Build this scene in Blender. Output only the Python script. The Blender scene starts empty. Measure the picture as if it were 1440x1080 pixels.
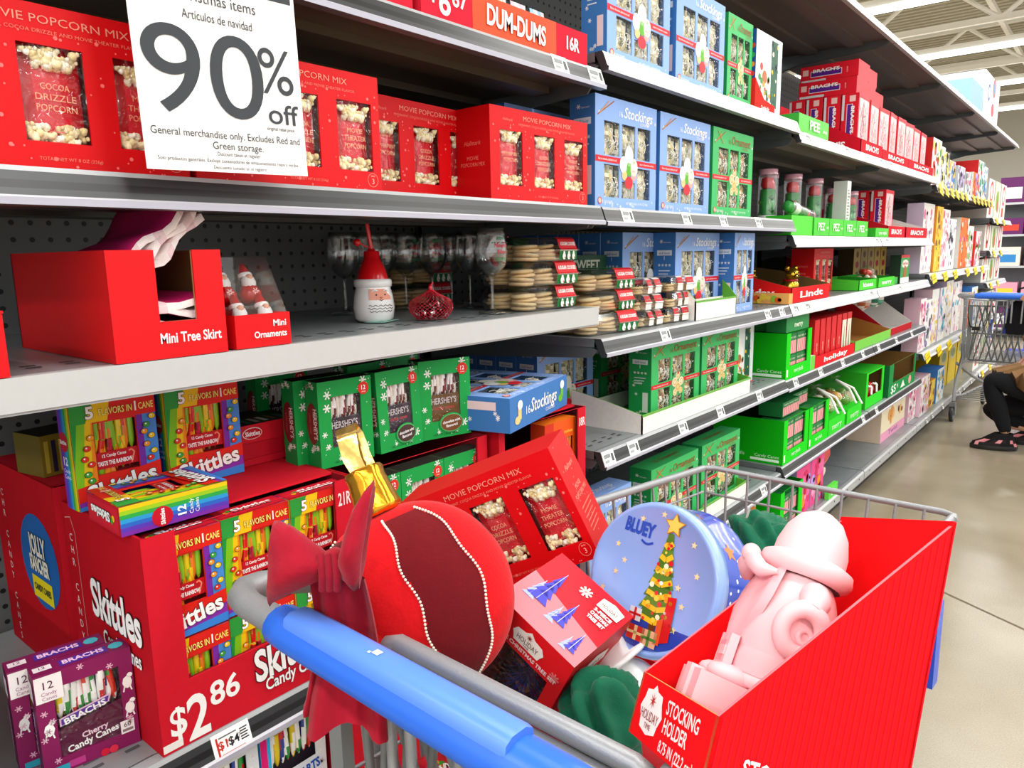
import bpy, bmesh, math, random
from mathutils import Vector, Matrix, Euler
R = math.radians
random.seed(7)
SC = bpy.context.scene
COL = SC.collection
# ------------------------------------------------------------------ camera
cam_d = bpy.data.cameras.new('camera'); cam = bpy.data.objects.new('camera', cam_d); COL.objects.link(cam)
cam_d.sensor_width = 36.0; cam_d.lens = 36.0*1040/1440; cam_d.clip_start = .02; cam_d.clip_end = 200
_y, _p, _r = R(39.5), R(10.0), R(-1.0)
CF = Vector((-math.sin(_y)*math.cos(_p), math.cos(_y)*math.cos(_p), -math.sin(_p)))
_R0 = Vector((math.cos(_y), math.sin(_y), 0)); _U0 = _R0.cross(CF)
CR = _R0*math.cos(_r)+_U0*math.sin(_r); CU = _U0*math.cos(_r)-_R0*math.sin(_r)
CAMH = 1.35
_m = Matrix((CR, CU, -CF)).transposed().to_4x4(); _m.translation = Vector((0, 0, CAMH))
cam.matrix_world = _m
SC.camera = cam
# ------------------------------------------------------------------ world, exposure
w = bpy.data.worlds.new('store_air'); SC.world = w; w.use_nodes = True
w.node_tree.nodes['Background'].inputs[0].default_value = (1.0, .99, .97, 1)
w.node_tree.nodes['Background'].inputs[1].default_value = .85
vs = SC.view_settings
vs.view_transform = 'Standard'; vs.look = 'None'; vs.gamma = 1.0; vs.use_curve_mapping = False; vs.exposure = 0.48
SC.cycles.max_bounces = 8; SC.cycles.transparent_max_bounces = 24; SC.cycles.caustics_reflective = False; SC.cycles.caustics_refractive = False
# large lamps: the store's own ceiling strip lamps carry the light (see strip_lamp below)
LAMP_Z = 5.0; LAMP_ROWS = [-6.15, -2.25, 1.65, 5.55, 9.45, 13.35, 17.2, 21.1, 25.0]; LAMP_POWER = 330.0

def pt(px, py, d):            # a point d metres deep along the view axis: used to read positions off the photograph
    r = CF*1040 + CR*(px-720) + CU*(540-py)
    return Vector((0, 0, CAMH)) + r*(d/1040)
def on_x(px, py, X):
    r = CF*1040 + CR*(px-720) + CU*(540-py); t = X/r.x
    return Vector((0, 0, CAMH)) + r*t
def on_z(px, py, Z):
    r = CF*1040 + CR*(px-720) + CU*(540-py); t = (Z-CAMH)/r.z
    return Vector((0, 0, CAMH)) + r*t

# ------------------------------------------------------------------ colours and materials
_cc = {}
def hexc(h):
    if not isinstance(h, str): return tuple(h)
    if h not in _cc:
        v = [int(h[i:i+2], 16)/255 for i in (0, 2, 4)]
        _cc[h] = tuple((c/12.92 if c <= .04045 else ((c+.055)/1.055)**2.4) for c in v)
    return _cc[h]
MATS = {}
def colmat(name, rough=.45, metal=0., spec=.5, noise=0., nscale=60., bump=0., bscale=200., sheen=0., coat=0., sub=0.):
    m = bpy.data.materials.new(name); m.use_nodes = True; nt = m.node_tree; b = nt.nodes['Principled BSDF']
    a = nt.nodes.new('ShaderNodeAttribute'); a.attribute_name = 'Col'
    src = a.outputs['Color']
    if noise:
        tc = nt.nodes.new('ShaderNodeTexCoord'); n = nt.nodes.new('ShaderNodeTexNoise'); n.inputs['Scale'].default_value = nscale
        nt.links.new(tc.outputs['Object'], n.inputs['Vector'])
        mp = nt.nodes.new('ShaderNodeMapRange'); mp.inputs[3].default_value = 1-noise; mp.inputs[4].default_value = 1+noise
        nt.links.new(n.outputs['Fac'], mp.inputs[0])
        mx = nt.nodes.new('ShaderNodeVectorMath'); mx.operation = 'SCALE'
        nt.links.new(src, mx.inputs[0]); nt.links.new(mp.outputs[0], mx.inputs['Scale']); src = mx.outputs[0]
    nt.links.new(src, b.inputs['Base Color'])
    if bump:
        tc2 = nt.nodes.new('ShaderNodeTexCoord'); n2 = nt.nodes.new('ShaderNodeTexNoise'); n2.inputs['Scale'].default_value = bscale
        bp = nt.nodes.new('ShaderNodeBump'); bp.inputs['Strength'].default_value = bump; bp.inputs['Distance'].default_value = .002
        nt.links.new(tc2.outputs['Object'], n2.inputs['Vector']); nt.links.new(n2.outputs['Fac'], bp.inputs['Height']); nt.links.new(bp.outputs[0], b.inputs['Normal'])
    b.inputs['Roughness'].default_value = rough; b.inputs['Metallic'].default_value = metal
    b.inputs['Specular IOR Level'].default_value = spec; b.inputs['Sheen Weight'].default_value = sheen; b.inputs['Coat Weight'].default_value = coat
    b.inputs['Coat Roughness'].default_value = .08
    if sub: b.inputs['Subsurface Weight'].default_value = sub; b.inputs['Subsurface Radius'].default_value = (.01, .005, .004)
    MATS[name] = m; return m
colmat('card', .5, spec=.28, noise=.04, nscale=30)
colmat('gloss', .2, coat=.5)
colmat('matte', .8, noise=.07, nscale=45)
colmat('corrugated', .75, spec=.15, noise=.07, nscale=80)
colmat('metal', .38, metal=.35, noise=.05, nscale=14)
colmat('chrome', .42, metal=.35, noise=.12, nscale=500, bump=.12, bscale=500)
colmat('plastic', .35, noise=.03)
colmat('food', .75, noise=.2, nscale=90, bump=.5, bscale=260)
colmat('velvet', .85, noise=.16, nscale=70, sheen=.12, bump=.3, bscale=300, spec=.2)
colmat('cloth', .9, noise=.12, nscale=60, bump=.3, bscale=500, spec=.2)
colmat('ceramic', .18, coat=.6, noise=.01)
colmat('soft', .55, noise=.02, sub=.15)
colmat('gold', .2, metal=.9, bump=.4, bscale=60)
def clearmat(name, tint=(1, 1, 1), base=.06, amount=1., rough=.05, wrinkle=0., power=4.):
    m = bpy.data.materials.new(name); m.use_nodes = True; nt = m.node_tree; nt.nodes.clear()
    o = nt.nodes.new('ShaderNodeOutputMaterial'); mx = nt.nodes.new('ShaderNodeMixShader')
    t = nt.nodes.new('ShaderNodeBsdfTransparent'); t.inputs[0].default_value = (*tint, 1)
    g = nt.nodes.new('ShaderNodeBsdfGlossy'); g.inputs['Roughness'].default_value = rough
    f = nt.nodes.new('ShaderNodeLayerWeight'); f.inputs[0].default_value = .5
    pw = nt.nodes.new('ShaderNodeMath'); pw.operation = 'POWER'; pw.inputs[1].default_value = power; nt.links.new(f.outputs['Facing'], pw.inputs[0])
    mp = nt.nodes.new('ShaderNodeMath'); mp.operation = 'MULTIPLY_ADD'; mp.inputs[1].default_value = amount; mp.inputs[2].default_value = base
    mp.use_clamp = True
    nt.links.new(pw.outputs[0], mp.inputs[0]); nt.links.new(mp.outputs[0], mx.inputs[0]); nt.links.new(t.outputs[0], mx.inputs[1]); nt.links.new(g.outputs[0], mx.inputs[2]); nt.links.new(mx.outputs[0], o.inputs[0])
    if wrinkle:
        tc = nt.nodes.new('ShaderNodeTexCoord'); n = nt.nodes.new('ShaderNodeTexNoise'); n.inputs['Scale'].default_value = 34; n.inputs['Distortion'].default_value = 1.5
        bp = nt.nodes.new('ShaderNodeBump'); bp.inputs['Strength'].default_value = wrinkle; bp.inputs['Distance'].default_value = .02
        nt.links.new(tc.outputs['Object'], n.inputs['Vector']); nt.links.new(n.outputs['Fac'], bp.inputs['Height'])
        nt.links.new(bp.outputs[0], g.inputs['Normal']); nt.links.new(bp.outputs[0], f.inputs['Normal'])
    MATS[name] = m; return m
clearmat('film', base=.05, amount=.5, rough=.1, wrinkle=.8)
clearmat('clear', (.985, .99, .99), base=.14, amount=.7, rough=.2, power=3.)
clearmat('glass', (.975, .985, .985), base=.12, amount=.95, rough=.10, power=2.2)
def mk(name):
    m = bpy.data.materials.new(name); m.use_nodes = True; MATS[name] = m
    return m, m.node_tree, m.node_tree.nodes['Principled BSDF']
# polished concrete floor with fine speckle, soft stains and saw-cut joints
m, nt, b = mk('concrete')
tc = nt.nodes.new('ShaderNodeTexCoord'); n1 = nt.nodes.new('ShaderNodeTexNoise'); n1.inputs['Scale'].default_value = 1.6; n1.inputs['Detail'].default_value = 5
n2 = nt.nodes.new('ShaderNodeTexNoise'); n2.inputs['Scale'].default_value = 240; n2.inputs['Detail'].default_value = 2
cr = nt.nodes.new('ShaderNodeValToRGB'); cr.color_ramp.elements[0].position = .3; cr.color_ramp.elements[0].color = (*hexc('8d826c'), 1); cr.color_ramp.elements[1].position = .75; cr.color_ramp.elements[1].color = (*hexc('aca28e'), 1)
cr2 = nt.nodes.new('ShaderNodeValToRGB'); cr2.color_ramp.elements[0].position = .38; cr2.color_ramp.elements[0].color = (.74, .73, .7, 1); cr2.color_ramp.elements[1].position = .6
mx = nt.nodes.new('ShaderNodeMixRGB'); mx.blend_type = 'MULTIPLY'; mx.inputs[0].default_value = .6
nt.links.new(tc.outputs['Object'], n1.inputs[0]); nt.links.new(tc.outputs['Object'], n2.inputs[0]); nt.links.new(n1.outputs[0], cr.inputs[0]); nt.links.new(n2.outputs[0], cr2.inputs[0])
nt.links.new(cr.outputs[0], mx.inputs[1]); nt.links.new(cr2.outputs[0], mx.inputs[2]); nt.links.new(mx.outputs[0], b.inputs['Base Color']); b.inputs['Roughness'].default_value = .22
# grey pegboard: rows of round holes on a 25 mm grid
m, nt, b = mk('pegboard')
tc = nt.nodes.new('ShaderNodeTexCoord'); sp = nt.nodes.new('ShaderNodeSeparateXYZ'); nt.links.new(tc.outputs['Object'], sp.inputs[0])
def cell(sock):
    f = nt.nodes.new('ShaderNodeMath'); f.operation = 'MULTIPLY'; f.inputs[1].default_value = 1/.032; nt.links.new(sock, f.inputs[0])
    g = nt.nodes.new('ShaderNodeMath'); g.operation = 'FRACT'; nt.links.new(f.outputs[0], g.inputs[0])
    h = nt.nodes.new('ShaderNodeMath'); h.operation = 'SUBTRACT'; h.inputs[1].default_value = .5; nt.links.new(g.outputs[0], h.inputs[0])
    k = nt.nodes.new('ShaderNodeMath'); k.operation = 'POWER'; k.inputs[1].default_value = 2; nt.links.new(h.outputs[0], k.inputs[0]); return k
ka, kb = cell(sp.outputs[1]), cell(sp.outputs[2])
ad = nt.nodes.new('ShaderNodeMath'); ad.operation = 'ADD'; nt.links.new(ka.outputs[0], ad.inputs[0]); nt.links.new(kb.outputs[0], ad.inputs[1])
lt = nt.nodes.new('ShaderNodeMath'); lt.operation = 'LESS_THAN'; lt.inputs[1].default_value = .024; nt.links.new(ad.outputs[0], lt.inputs[0])
mx = nt.nodes.new('ShaderNodeMixRGB'); mx.inputs[1].default_value = (*hexc('6f7071'), 1); mx.inputs[2].default_value = (.01, .01, .012, 1)
nt.links.new(lt.outputs[0], mx.inputs[0]); nt.links.new(mx.outputs[0], b.inputs['Base Color']); b.inputs['Roughness'].default_value = .5
# perforated shelf deck: grey-blue paint, two rows of small slots are geometry-free print near the front lip
m, nt, b = mk('deck_paint')
tc = nt.nodes.new('ShaderNodeTexCoord'); n1 = nt.nodes.new('ShaderNodeTexNoise'); n1.inputs['Scale'].default_value = 9
cr = nt.nodes.new('ShaderNodeValToRGB'); cr.color_ramp.elements[0].color = (*hexc('7e8588'), 1); cr.color_ramp.elements[1].color = (*hexc('a3aaad'), 1)
nt.links.new(tc.outputs['Object'], n1.inputs[0]); nt.links.new(n1.outputs[0], cr.inputs[0]); nt.links.new(cr.outputs[0], b.inputs['Base Color']); b.inputs['Roughness'].default_value = .35; b.inputs['Metallic'].default_value = .2
# lamp lens
m = bpy.data.materials.new('lamp_lens'); m.use_nodes = True; nt = m.node_tree; nt.nodes.clear()
o = nt.nodes.new('ShaderNodeOutputMaterial'); e = nt.nodes.new('ShaderNodeEmission'); e.inputs[0].default_value = (1, .99, .96, 1); e.inputs[1].default_value = 6; nt.links.new(e.outputs[0], o.inputs[0]); MATS['lamp_lens'] = m

# ------------------------------------------------------------------ lettering cache
_tx = {}
def text_geo(s, bold=0., shear=0., res=2):
    k = (s, bold, shear, res)
    if k not in _tx:
        cu = bpy.data.curves.new('t', 'FONT'); cu.body = s; cu.size = 1; cu.offset = bold; cu.shear = shear; cu.resolution_u = res; cu.fill_mode = 'FRONT'
        ob = bpy.data.objects.new('t', cu); me = ob.to_mesh()
        vv = [(v.co.x, v.co.y) for v in me.vertices]; ff = [tuple(p.vertices) for p in me.polygons]
        ob.to_mesh_clear(); bpy.data.objects.remove(ob); bpy.data.curves.remove(cu)
        if not vv: vv = [(0, 0), (.01, 0), (0, .01)]; ff = [(0, 1, 2)]
        x0 = min(v[0] for v in vv); x1 = max(v[0] for v in vv)
        _tx[k] = ([(v[0]-x0, v[1]) for v in vv], ff, x1-x0)
    return _tx[k]
CAP = .69
# ------------------------------------------------------------------ mesh builder with a colour per face
class MB:
    def __init__(s): s.v = []; s.f = []; s.c = []; s.sm = []; s.M = None; s.pl = None
    def face(s, pts, col, smooth=False):
        n = len(s.v)
        if s.M is not None: pts = [s.M @ Vector(p) for p in pts]
        s.v += [tuple(p) for p in pts]; s.f.append(tuple(range(n, n+len(pts)))); s.c.append(hexc(col)); s.sm.append(smooth)
    def grid(s, rows, col, closed=False, smooth=True, colf=None):
        n = len(s.v); nr = len(rows); nc = len(rows[0])
        for r in rows: s.v += [tuple(s.M @ Vector(p)) if s.M is not None else tuple(p) for p in r]
        for i in range(nr-1):
            for j in range(nc if closed else nc-1):
                j2 = (j+1) % nc
                s.f.append((n+i*nc+j, n+i*nc+j2, n+(i+1)*nc+j2, n+(i+1)*nc+j)); s.c.append(hexc(colf(i, j) if colf else col)); s.sm.append(smooth)
    def cap(s, ring, col, flip=False):
        s.face(list(reversed(ring)) if flip else ring, col)
    def box(s, x0, y0, z0, x1, y1, z1, col, skip='', cols=None):
        P = lambda a, b, c: ((x0, x1)[a], (y0, y1)[b], (z0, z1)[c])
        F = {'f': [(0,0,0),(1,0,0),(1,0,1),(0,0,1)], 'b': [(1,1,0),(0,1,0),(0,1,1),(1,1,1)], 'l': [(0,1,0),(0,0,0),(0,0,1),(0,1,1)],
             'r': [(1,0,0),(1,1,0),(1,1,1),(1,0,1)], 't': [(0,0,1),(1,0,1),(1,1,1),(0,1,1)], 'd': [(0,1,0),(1,1,0),(1,0,0),(0,0,0)]}
        for k, q in F.items():
            if k in skip: continue
            s.face([P(*t) for t in q], (cols or {}).get(k, col))
    def tube(s, path, r, col, n=8, caps=True, closed=False, colf=None):
        path = [Vector(p) for p in path]; rows = []; L = len(path)
        rad = r if isinstance(r, (list, tuple)) else [r]*L
        up = None
        for i, p in enumerate(path):
            if closed: t = path[(i+1) % L]-path[i-1]
            else: t = path[min(i+1, L-1)]-path[max(i-1, 0)]
            t.normalize()
            if up is None: up = Vector((0, 0, 1)) if abs(t.z) < .9 else Vector((1, 0, 0))
            a = t.cross(up)
            if a.length < 1e-5: a = t.orthogonal()
            a.normalize(); b2 = a.cross(t); up = b2
            rows.append([p+(a*math.cos(2*math.pi*k/n)+b2*math.sin(2*math.pi*k/n))*rad[i] for k in range(n)])
        if closed: rows.append(rows[0])
        s.grid(rows, col, closed=True, colf=colf)
        if caps and not closed: s.face(rows[0], col); s.face(rows[-1][::-1], col)
    def lathe(s, prof, col, n=20, colf=None, smooth=True, c=(0, 0)):
        rows = [[(c[0]+r*math.cos(2*math.pi*k/n), c[1]+r*math.sin(2*math.pi*k/n), z) for k in range(n)] for r, z in prof]
        s.grid(rows, col, closed=True, smooth=smooth, colf=(lambda i, j: colf(i)) if colf else None)
    def ball(s, c, r, col, n=10, m=6, sc=(1, 1, 1), colf=None):
        rows = []
        for i in range(m+1):
            th = math.pi*i/m
            rows.append([(c[0]+r*sc[0]*math.sin(th)*math.cos(2*math.pi*k/n), c[1]+r*sc[1]*math.sin(th)*math.sin(2*math.pi*k/n), c[2]-r*sc[2]*math.cos(th)) for k in range(n)])
        s.grid(rows, col, closed=True, colf=colf)
    # --- flat print on a plane: O origin, U right, V up, N outwards
    def plane(s, O, U, V, lay=.0005):
        s.pl = (Vector(O), Vector(U).normalized(), Vector(V).normalized(), lay); return s
    def _p(s, u, v, k):
        O, U, V, lay = s.pl; return O+U*u+V*v+U.cross(V)*(lay*k)
    def poly(s, pts, col, k=1): s.face([s._p(u, v, k) for u, v in pts], col)
    def rect(s, u0, v0, u1, v1, col, k=1): s.poly([(u0, v0), (u1, v0), (u1, v1), (u0, v1)], col, k)
    def disc(s, u, v, r, col, k=1, n=10, e=1., rot=0.):
        s.poly([(u+r*math.cos(2*math.pi*i/n)*math.cos(rot)-r*e*math.sin(2*math.pi*i/n)*math.sin(rot), v+r*math.cos(2*math.pi*i/n)*math.sin(rot)+r*e*math.sin(2*math.pi*i/n)*math.cos(rot)) for i in range(n)], col, k)
    def ring(s, u, v, r0, r1, col, k=1, n=16):
        for i in range(n):
            a, b = 2*math.pi*i/n, 2*math.pi*(i+1)/n
            s.poly([(u+r0*math.cos(a), v+r0*math.sin(a)), (u+r1*math.cos(a), v+r1*math.sin(a)), (u+r1*math.cos(b), v+r1*math.sin(b)), (u+r0*math.cos(b), v+r0*math.sin(b))], col, k)
    def star(s, u, v, r, col, k=1, n=5, q=.45, rot=math.pi/2):
        p = []
        for i in range(2*n):
            a = rot+math.pi*i/n; rr = r if i % 2 == 0 else r*q
            p.append((u+rr*math.cos(a), v+rr*math.sin(a)))
        for i in range(2*n): s.poly([(u, v), p[i], p[(i+1) % (2*n)]], col, k)
    def snow(s, u, v, r, col='ffffff', k=1, n=6):
        for i in range(n):
            a = math.pi*i/n*2; ca, sa = math.cos(a), math.sin(a); t = r*.13
            s.poly([(u-sa*t, v+ca*t), (u+sa*t, v-ca*t), (u+ca*r+sa*t*1.4, v+sa*r-ca*t*1.4), (u+ca*r-sa*t*1.4, v+sa*r+ca*t*1.4)], col, k)
    def line(s, pts, t, col, k=1):
        for (a, b), (c, d) in zip(pts, pts[1:]):
            dx, dy = c-a, d-b; L = math.hypot(dx, dy) or 1; nx, ny = -dy/L*t/2, dx/L*t/2
            s.poly([(a-nx, b-ny), (c-nx, d-ny), (c+nx, d+ny), (a+nx, b+ny)], col, k)
    def text(s, t, u, v, h, col, k=2, w=None, al='c', bold=.0, shear=0., rot=0., res=2, outline=None):
        vv, ff, W = text_geo(t, bold, shear, res)
        sy = h/CAP; sx = (w/W) if w else sy
        x0 = {'c': -W/2, 'l': 0, 'r': -W}[al]; cr, sr = math.cos(rot), math.sin(rot)
        def put(bv, bf, bW, col, k, ex=0):
            o = {'c': -bW/2, 'l': -ex, 'r': -bW+ex}[al]; n = len(s.v)
            for a, b in bv:
                x = (a+o)*sx; y = b*sy
                p = s._p(u+x*cr-y*sr, v+x*sr+y*cr, k); s.v.append(tuple(s.M @ p) if s.M is not None else tuple(p))
            for f in bf: s.f.append(tuple(n+i for i in f)); s.c.append(hexc(col)); s.sm.append(False)
        if outline:
            ov, of, oW = text_geo(t, bold+outline[1], shear, res); put(ov, of, oW, outline[0], k, (oW-W)/2)
            k += 1
        put(vv, ff, W, col, k)
        return W*sx
    def mesh(s, name):
        me = bpy.data.meshes.new(name); me.from_pydata(s.v, [], s.f)
        at = me.attributes.new('Col', 'FLOAT_COLOR', 'CORNER'); buf = []
        for f, c in zip(s.f, s.c): buf += (c[0], c[1], c[2], 1.0)*len(f)
        at.data.foreach_set('color', buf); me.polygons.foreach_set('use_smooth', s.sm); me.update(); return me
    def build(s, name, mat, parent=None, label=None):
        if not s.v: return None
        me = s.mesh(name); me.materials.append(MATS[mat] if isinstance(mat, str) else mat)
        return link(name, me, parent, label)
def link(name, me, parent=None, label=None):
    o = bpy.data.objects.new(name, me); COL.objects.link(o); o.parent = parent
    if label: o['label'] = label
    return o
def thing(name, label, cat, group=None, loc=(0, 0, 0), rot=(0, 0, 0)):
    o = bpy.data.objects.new(name, None); COL.objects.link(o); o.empty_display_size = .05
    o.location = loc; o.rotation_euler = rot; return tag(o, label, cat, group)
def tag(o, label, cat, group=None):
    o['label'] = label; o['category'] = cat
    if group: o['group'] = group
    return o
def struct(o): o['kind'] = 'structure'; return o
def dup(root, label=None, group=None):
    def cp(o, par):
        c = o.copy(); COL.objects.link(c); c.parent = par
        for ch in o.children: cp(ch, c)
        return c
    kids = list(root.children); r = root.copy(); COL.objects.link(r)
    for ch in kids: cp(ch, r)
    if label: r['label'] = label
    if group: r['group'] = group
    return r
class Proto:                     # first use returns the original, later uses copies with their own label
    def __init__(s, root): s.root = root; s.used = False
    def __call__(s, label, group=None):
        if not s.used:
            s.used = True; s.root['label'] = label
            if group: s.root['group'] = group
            return s.root
        return dup(s.root, label, group)
def on_shelf(o, y, z, xfront, d, yaw=0., tilt=0.):    # local -Y is the front; it faces the aisle (+X)
    a = R(90+yaw); o.rotation_euler = (R(tilt), 0, a)
    o.location = (xfront - d/2, y, z); return o
def holes_front(mb, w, h, y, holes, col, x0=None, z0=0.):       # a front sheet with rectangular cut-outs
    x0 = -w/2 if x0 is None else x0
    us = sorted({0., w, *[a for q in holes for a in (q[0], q[2])]}); vs_ = sorted({0., h, *[a for q in holes for a in (q[1], q[3])]})
    for a, b in zip(us, us[1:]):
        for c, d in zip(vs_, vs_[1:]):
            mu, mv = (a+b)/2, (c+d)/2
            if any(q[0] < mu < q[2] and q[1] < mv < q[3] for q in holes): continue
            cc = col(mu, mv) if callable(col) else col
            mb.face([(x0+a, y, z0+c), (x0+b, y, z0+c), (x0+b, y, z0+d), (x0+a, y, z0+d)], cc)
    t = .003                                                      # card thickness round each cut-out
    for q in holes:
        A = [(x0+q[0], z0+q[1]), (x0+q[2], z0+q[1]), (x0+q[2], z0+q[3]), (x0+q[0], z0+q[3])]
        for i in range(4):
            (a, c), (b, d) = A[i], A[(i+1) % 4]
            cc = col(0, 0) if callable(col) else col
            mb.face([(a, y, c), (b, y, d), (b, y+t, d), (a, y+t, c)], cc)
# ================================================================== SETTING
fl = MB(); fl.box(-12, -8, -.1, 10, 33, 0, 'c8bca6')
floor = struct(fl.build('floor', 'concrete'))
jt = MB()
jt.face([(-1.05, 3.53, .001), (2.5, 1.53, .001), (2.5, 1.542, .001), (-1.05, 3.542, .001)], '6b5f4c')
jt.face([(-1.05, 8.6, .001), (2.5, 7.7, .001), (2.5, 7.712, .001), (-1.05, 8.612, .001)], '6b5f4c')
jt.build('floor_joint', 'matte', floor)
cl = MB(); cl.box(-12, -8, 6.3, 10, 33, 6.4, 'aaa492')
ceiling = struct(cl.build('ceiling', 'matte'))
rb = MB()
for i in range(110):
    y = 6+i*.24; rb.box(-12, y, 6.2, 10, y+.1, 6.32, 'bcb6a4')
o = rb.build('deck_rib', 'matte', ceiling); o['kind'] = 'stuff'
wl = MB(); wl.box(-12, 32.8, 0, 10, 33, 6.4, 'dcd9d0'); struct(wl.build('wall_back', 'matte'))
wl = MB(); wl.box(-12.2, -8, 0, -12, 33, 6.4, 'd5d2ca'); struct(wl.build('wall_left', 'matte'))
# open-web steel trusses running across the store
def truss(y, label):
    t = thing('roof_truss', label, 'truss', 'white roof trusses', (0, y, 5.2))
    m = MB(); m.box(-11, -.05, 0, 9, .05, .1, 'f2efe6'); m.build('bottom_chord', 'plastic', t)
    m = MB(); m.box(-11, -.05, .85, 9, .05, .98, 'f2efe6'); m.build('top_chord', 'plastic', t)
    me = None
    n = 9
    for i in range(n):
        x = -11+i*20/n
        for (a, b) in (((x, .05), (x+10/n, .9)), ((x+10/n, .9), (x+20/n, .05))):
            m = MB(); m.tube([(a[0], 0, a[1]), (b[0], 0, b[1])], .042, 'f8f6ee', n=6); m.build('web_bar', 'plastic', t)
for i, y in enumerate((12.2, 16.1, 20.0, 23.9)):
    truss(y, ['white steel roof truss nearest above the far end of the aisle', 'second white steel roof truss beyond the aisle end', 'third white steel roof truss from the aisle', 'farthest white steel roof truss near the back wall'][i])
for i, x in enumerate((-6.4, -4.2, -2.3, -.4)):
    m = MB(); m.box(-.04, 0, 0, .04, 26, .09, 'f0ede4'); o = m.build('roof_purlin', 'plastic'); o.location = (x, 6.5, 5.55)
    tag(o, ['leftmost long white roof purlin under the ceiling', 'second white roof purlin from the left under the ceiling', 'third white roof purlin from the left under the ceiling', 'rightmost long white roof purlin under the ceiling'][i], 'beam', 'roof purlins')
# strip lamps: white channel with a glowing lens; the lamp's own light sits under the lens
ORD = ['first', 'second', 'third', 'fourth', 'fifth', 'sixth', 'seventh', 'eighth', 'ninth', 'tenth', 'eleventh', 'twelfth', 'thirteenth', 'fourteenth', 'fifteenth', 'sixteenth']
for i, y in enumerate(LAMP_ROWS):
    t = thing('strip_lamp', 'long white strip lamp across the store ceiling, %s row counted from behind the camera' % ORD[i], 'ceiling lamp', 'ceiling strip lamps', (-1.5, y, LAMP_Z))
    m = MB(); m.box(-9, -.09, .05, 9, .09, .16, 'f5f3ec'); m.build('channel', 'plastic', t)
    m = MB()
    rows = [[(x, .10*math.cos(math.pi*k/8), .05-.08*math.sin(math.pi*k/8)) for k in range(9)] for x in (-9, 9)]
    m.grid(rows, 'ffffff'); m.build('lens', 'lamp_lens', t)
    for x in (-6, 0, 6):
        m = MB(); m.tube([(x, 0, .16), (x, 0, 1.2)], .012, 'd8d5cc', n=5); m.build('hanger_rod', 'plastic', t)
    L = bpy.data.lights.new('strip_light', 'AREA'); L.shape = 'RECTANGLE'; L.size = 18; L.size_y = .3; L.energy = LAMP_POWER; L.color = (1, .985, .955)
    lo = bpy.data.objects.new('strip_light', L); COL.objects.link(lo); lo.parent = t; lo.location = (0, 0, -.08)

# ================================================================== GONDOLA
BAYS = {'z': (-1.16, .2), 'a': (.2, 1.56), 'b': (1.56, 2.905), 'c': (2.905, 4.215), 'd': (4.215, 5.53), 'e': (5.53, 6.88), 'f': (6.88, 8.23), 'g': (8.23, 9.6)}
BAYN = {'z': 'bay left of the frame', 'a': 'nearest bay', 'b': 'second bay', 'c': 'third bay', 'd': 'fourth bay', 'e': 'fifth bay', 'f': 'sixth bay', 'g': 'farthest bay'}
XB = -1.63
for k, (y0, y1) in BAYS.items():
    t = thing('back_panel', 'grey pegboard back panel of the %s of the shelf run' % BAYN[k], 'panel', 'pegboard back panels', (XB, y0, 0))
    m = MB(); m.box(-.03, .02, .12, 0, y1-y0-.02, 2.36, '6f7071'); m.build('pegboard', 'pegboard', t)
    for yy in (0, y1-y0):
        m = MB(); m.box(-.03, yy-.018, 0, .012, yy+.018, 2.42, '3d3f42')
        m.build('upright', 'metal', t)
def rail_mesh(L, style):
    # profile in (out, z) from the deck lip downwards
    light = style == 'light'
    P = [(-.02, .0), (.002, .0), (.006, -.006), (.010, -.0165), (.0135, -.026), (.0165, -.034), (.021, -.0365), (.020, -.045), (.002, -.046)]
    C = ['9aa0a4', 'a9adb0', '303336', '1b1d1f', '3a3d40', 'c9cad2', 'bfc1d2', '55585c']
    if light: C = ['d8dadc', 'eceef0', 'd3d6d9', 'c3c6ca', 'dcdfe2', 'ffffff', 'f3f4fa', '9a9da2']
    m = MB()
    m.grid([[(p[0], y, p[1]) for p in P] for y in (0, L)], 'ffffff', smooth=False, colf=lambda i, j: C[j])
    m.face([(p[0], 0, p[1]) for p in P][::-1], '35383b'); m.face([(p[0], L, p[1]) for p in P], '35383b')
    return m
_sh = {}
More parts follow.
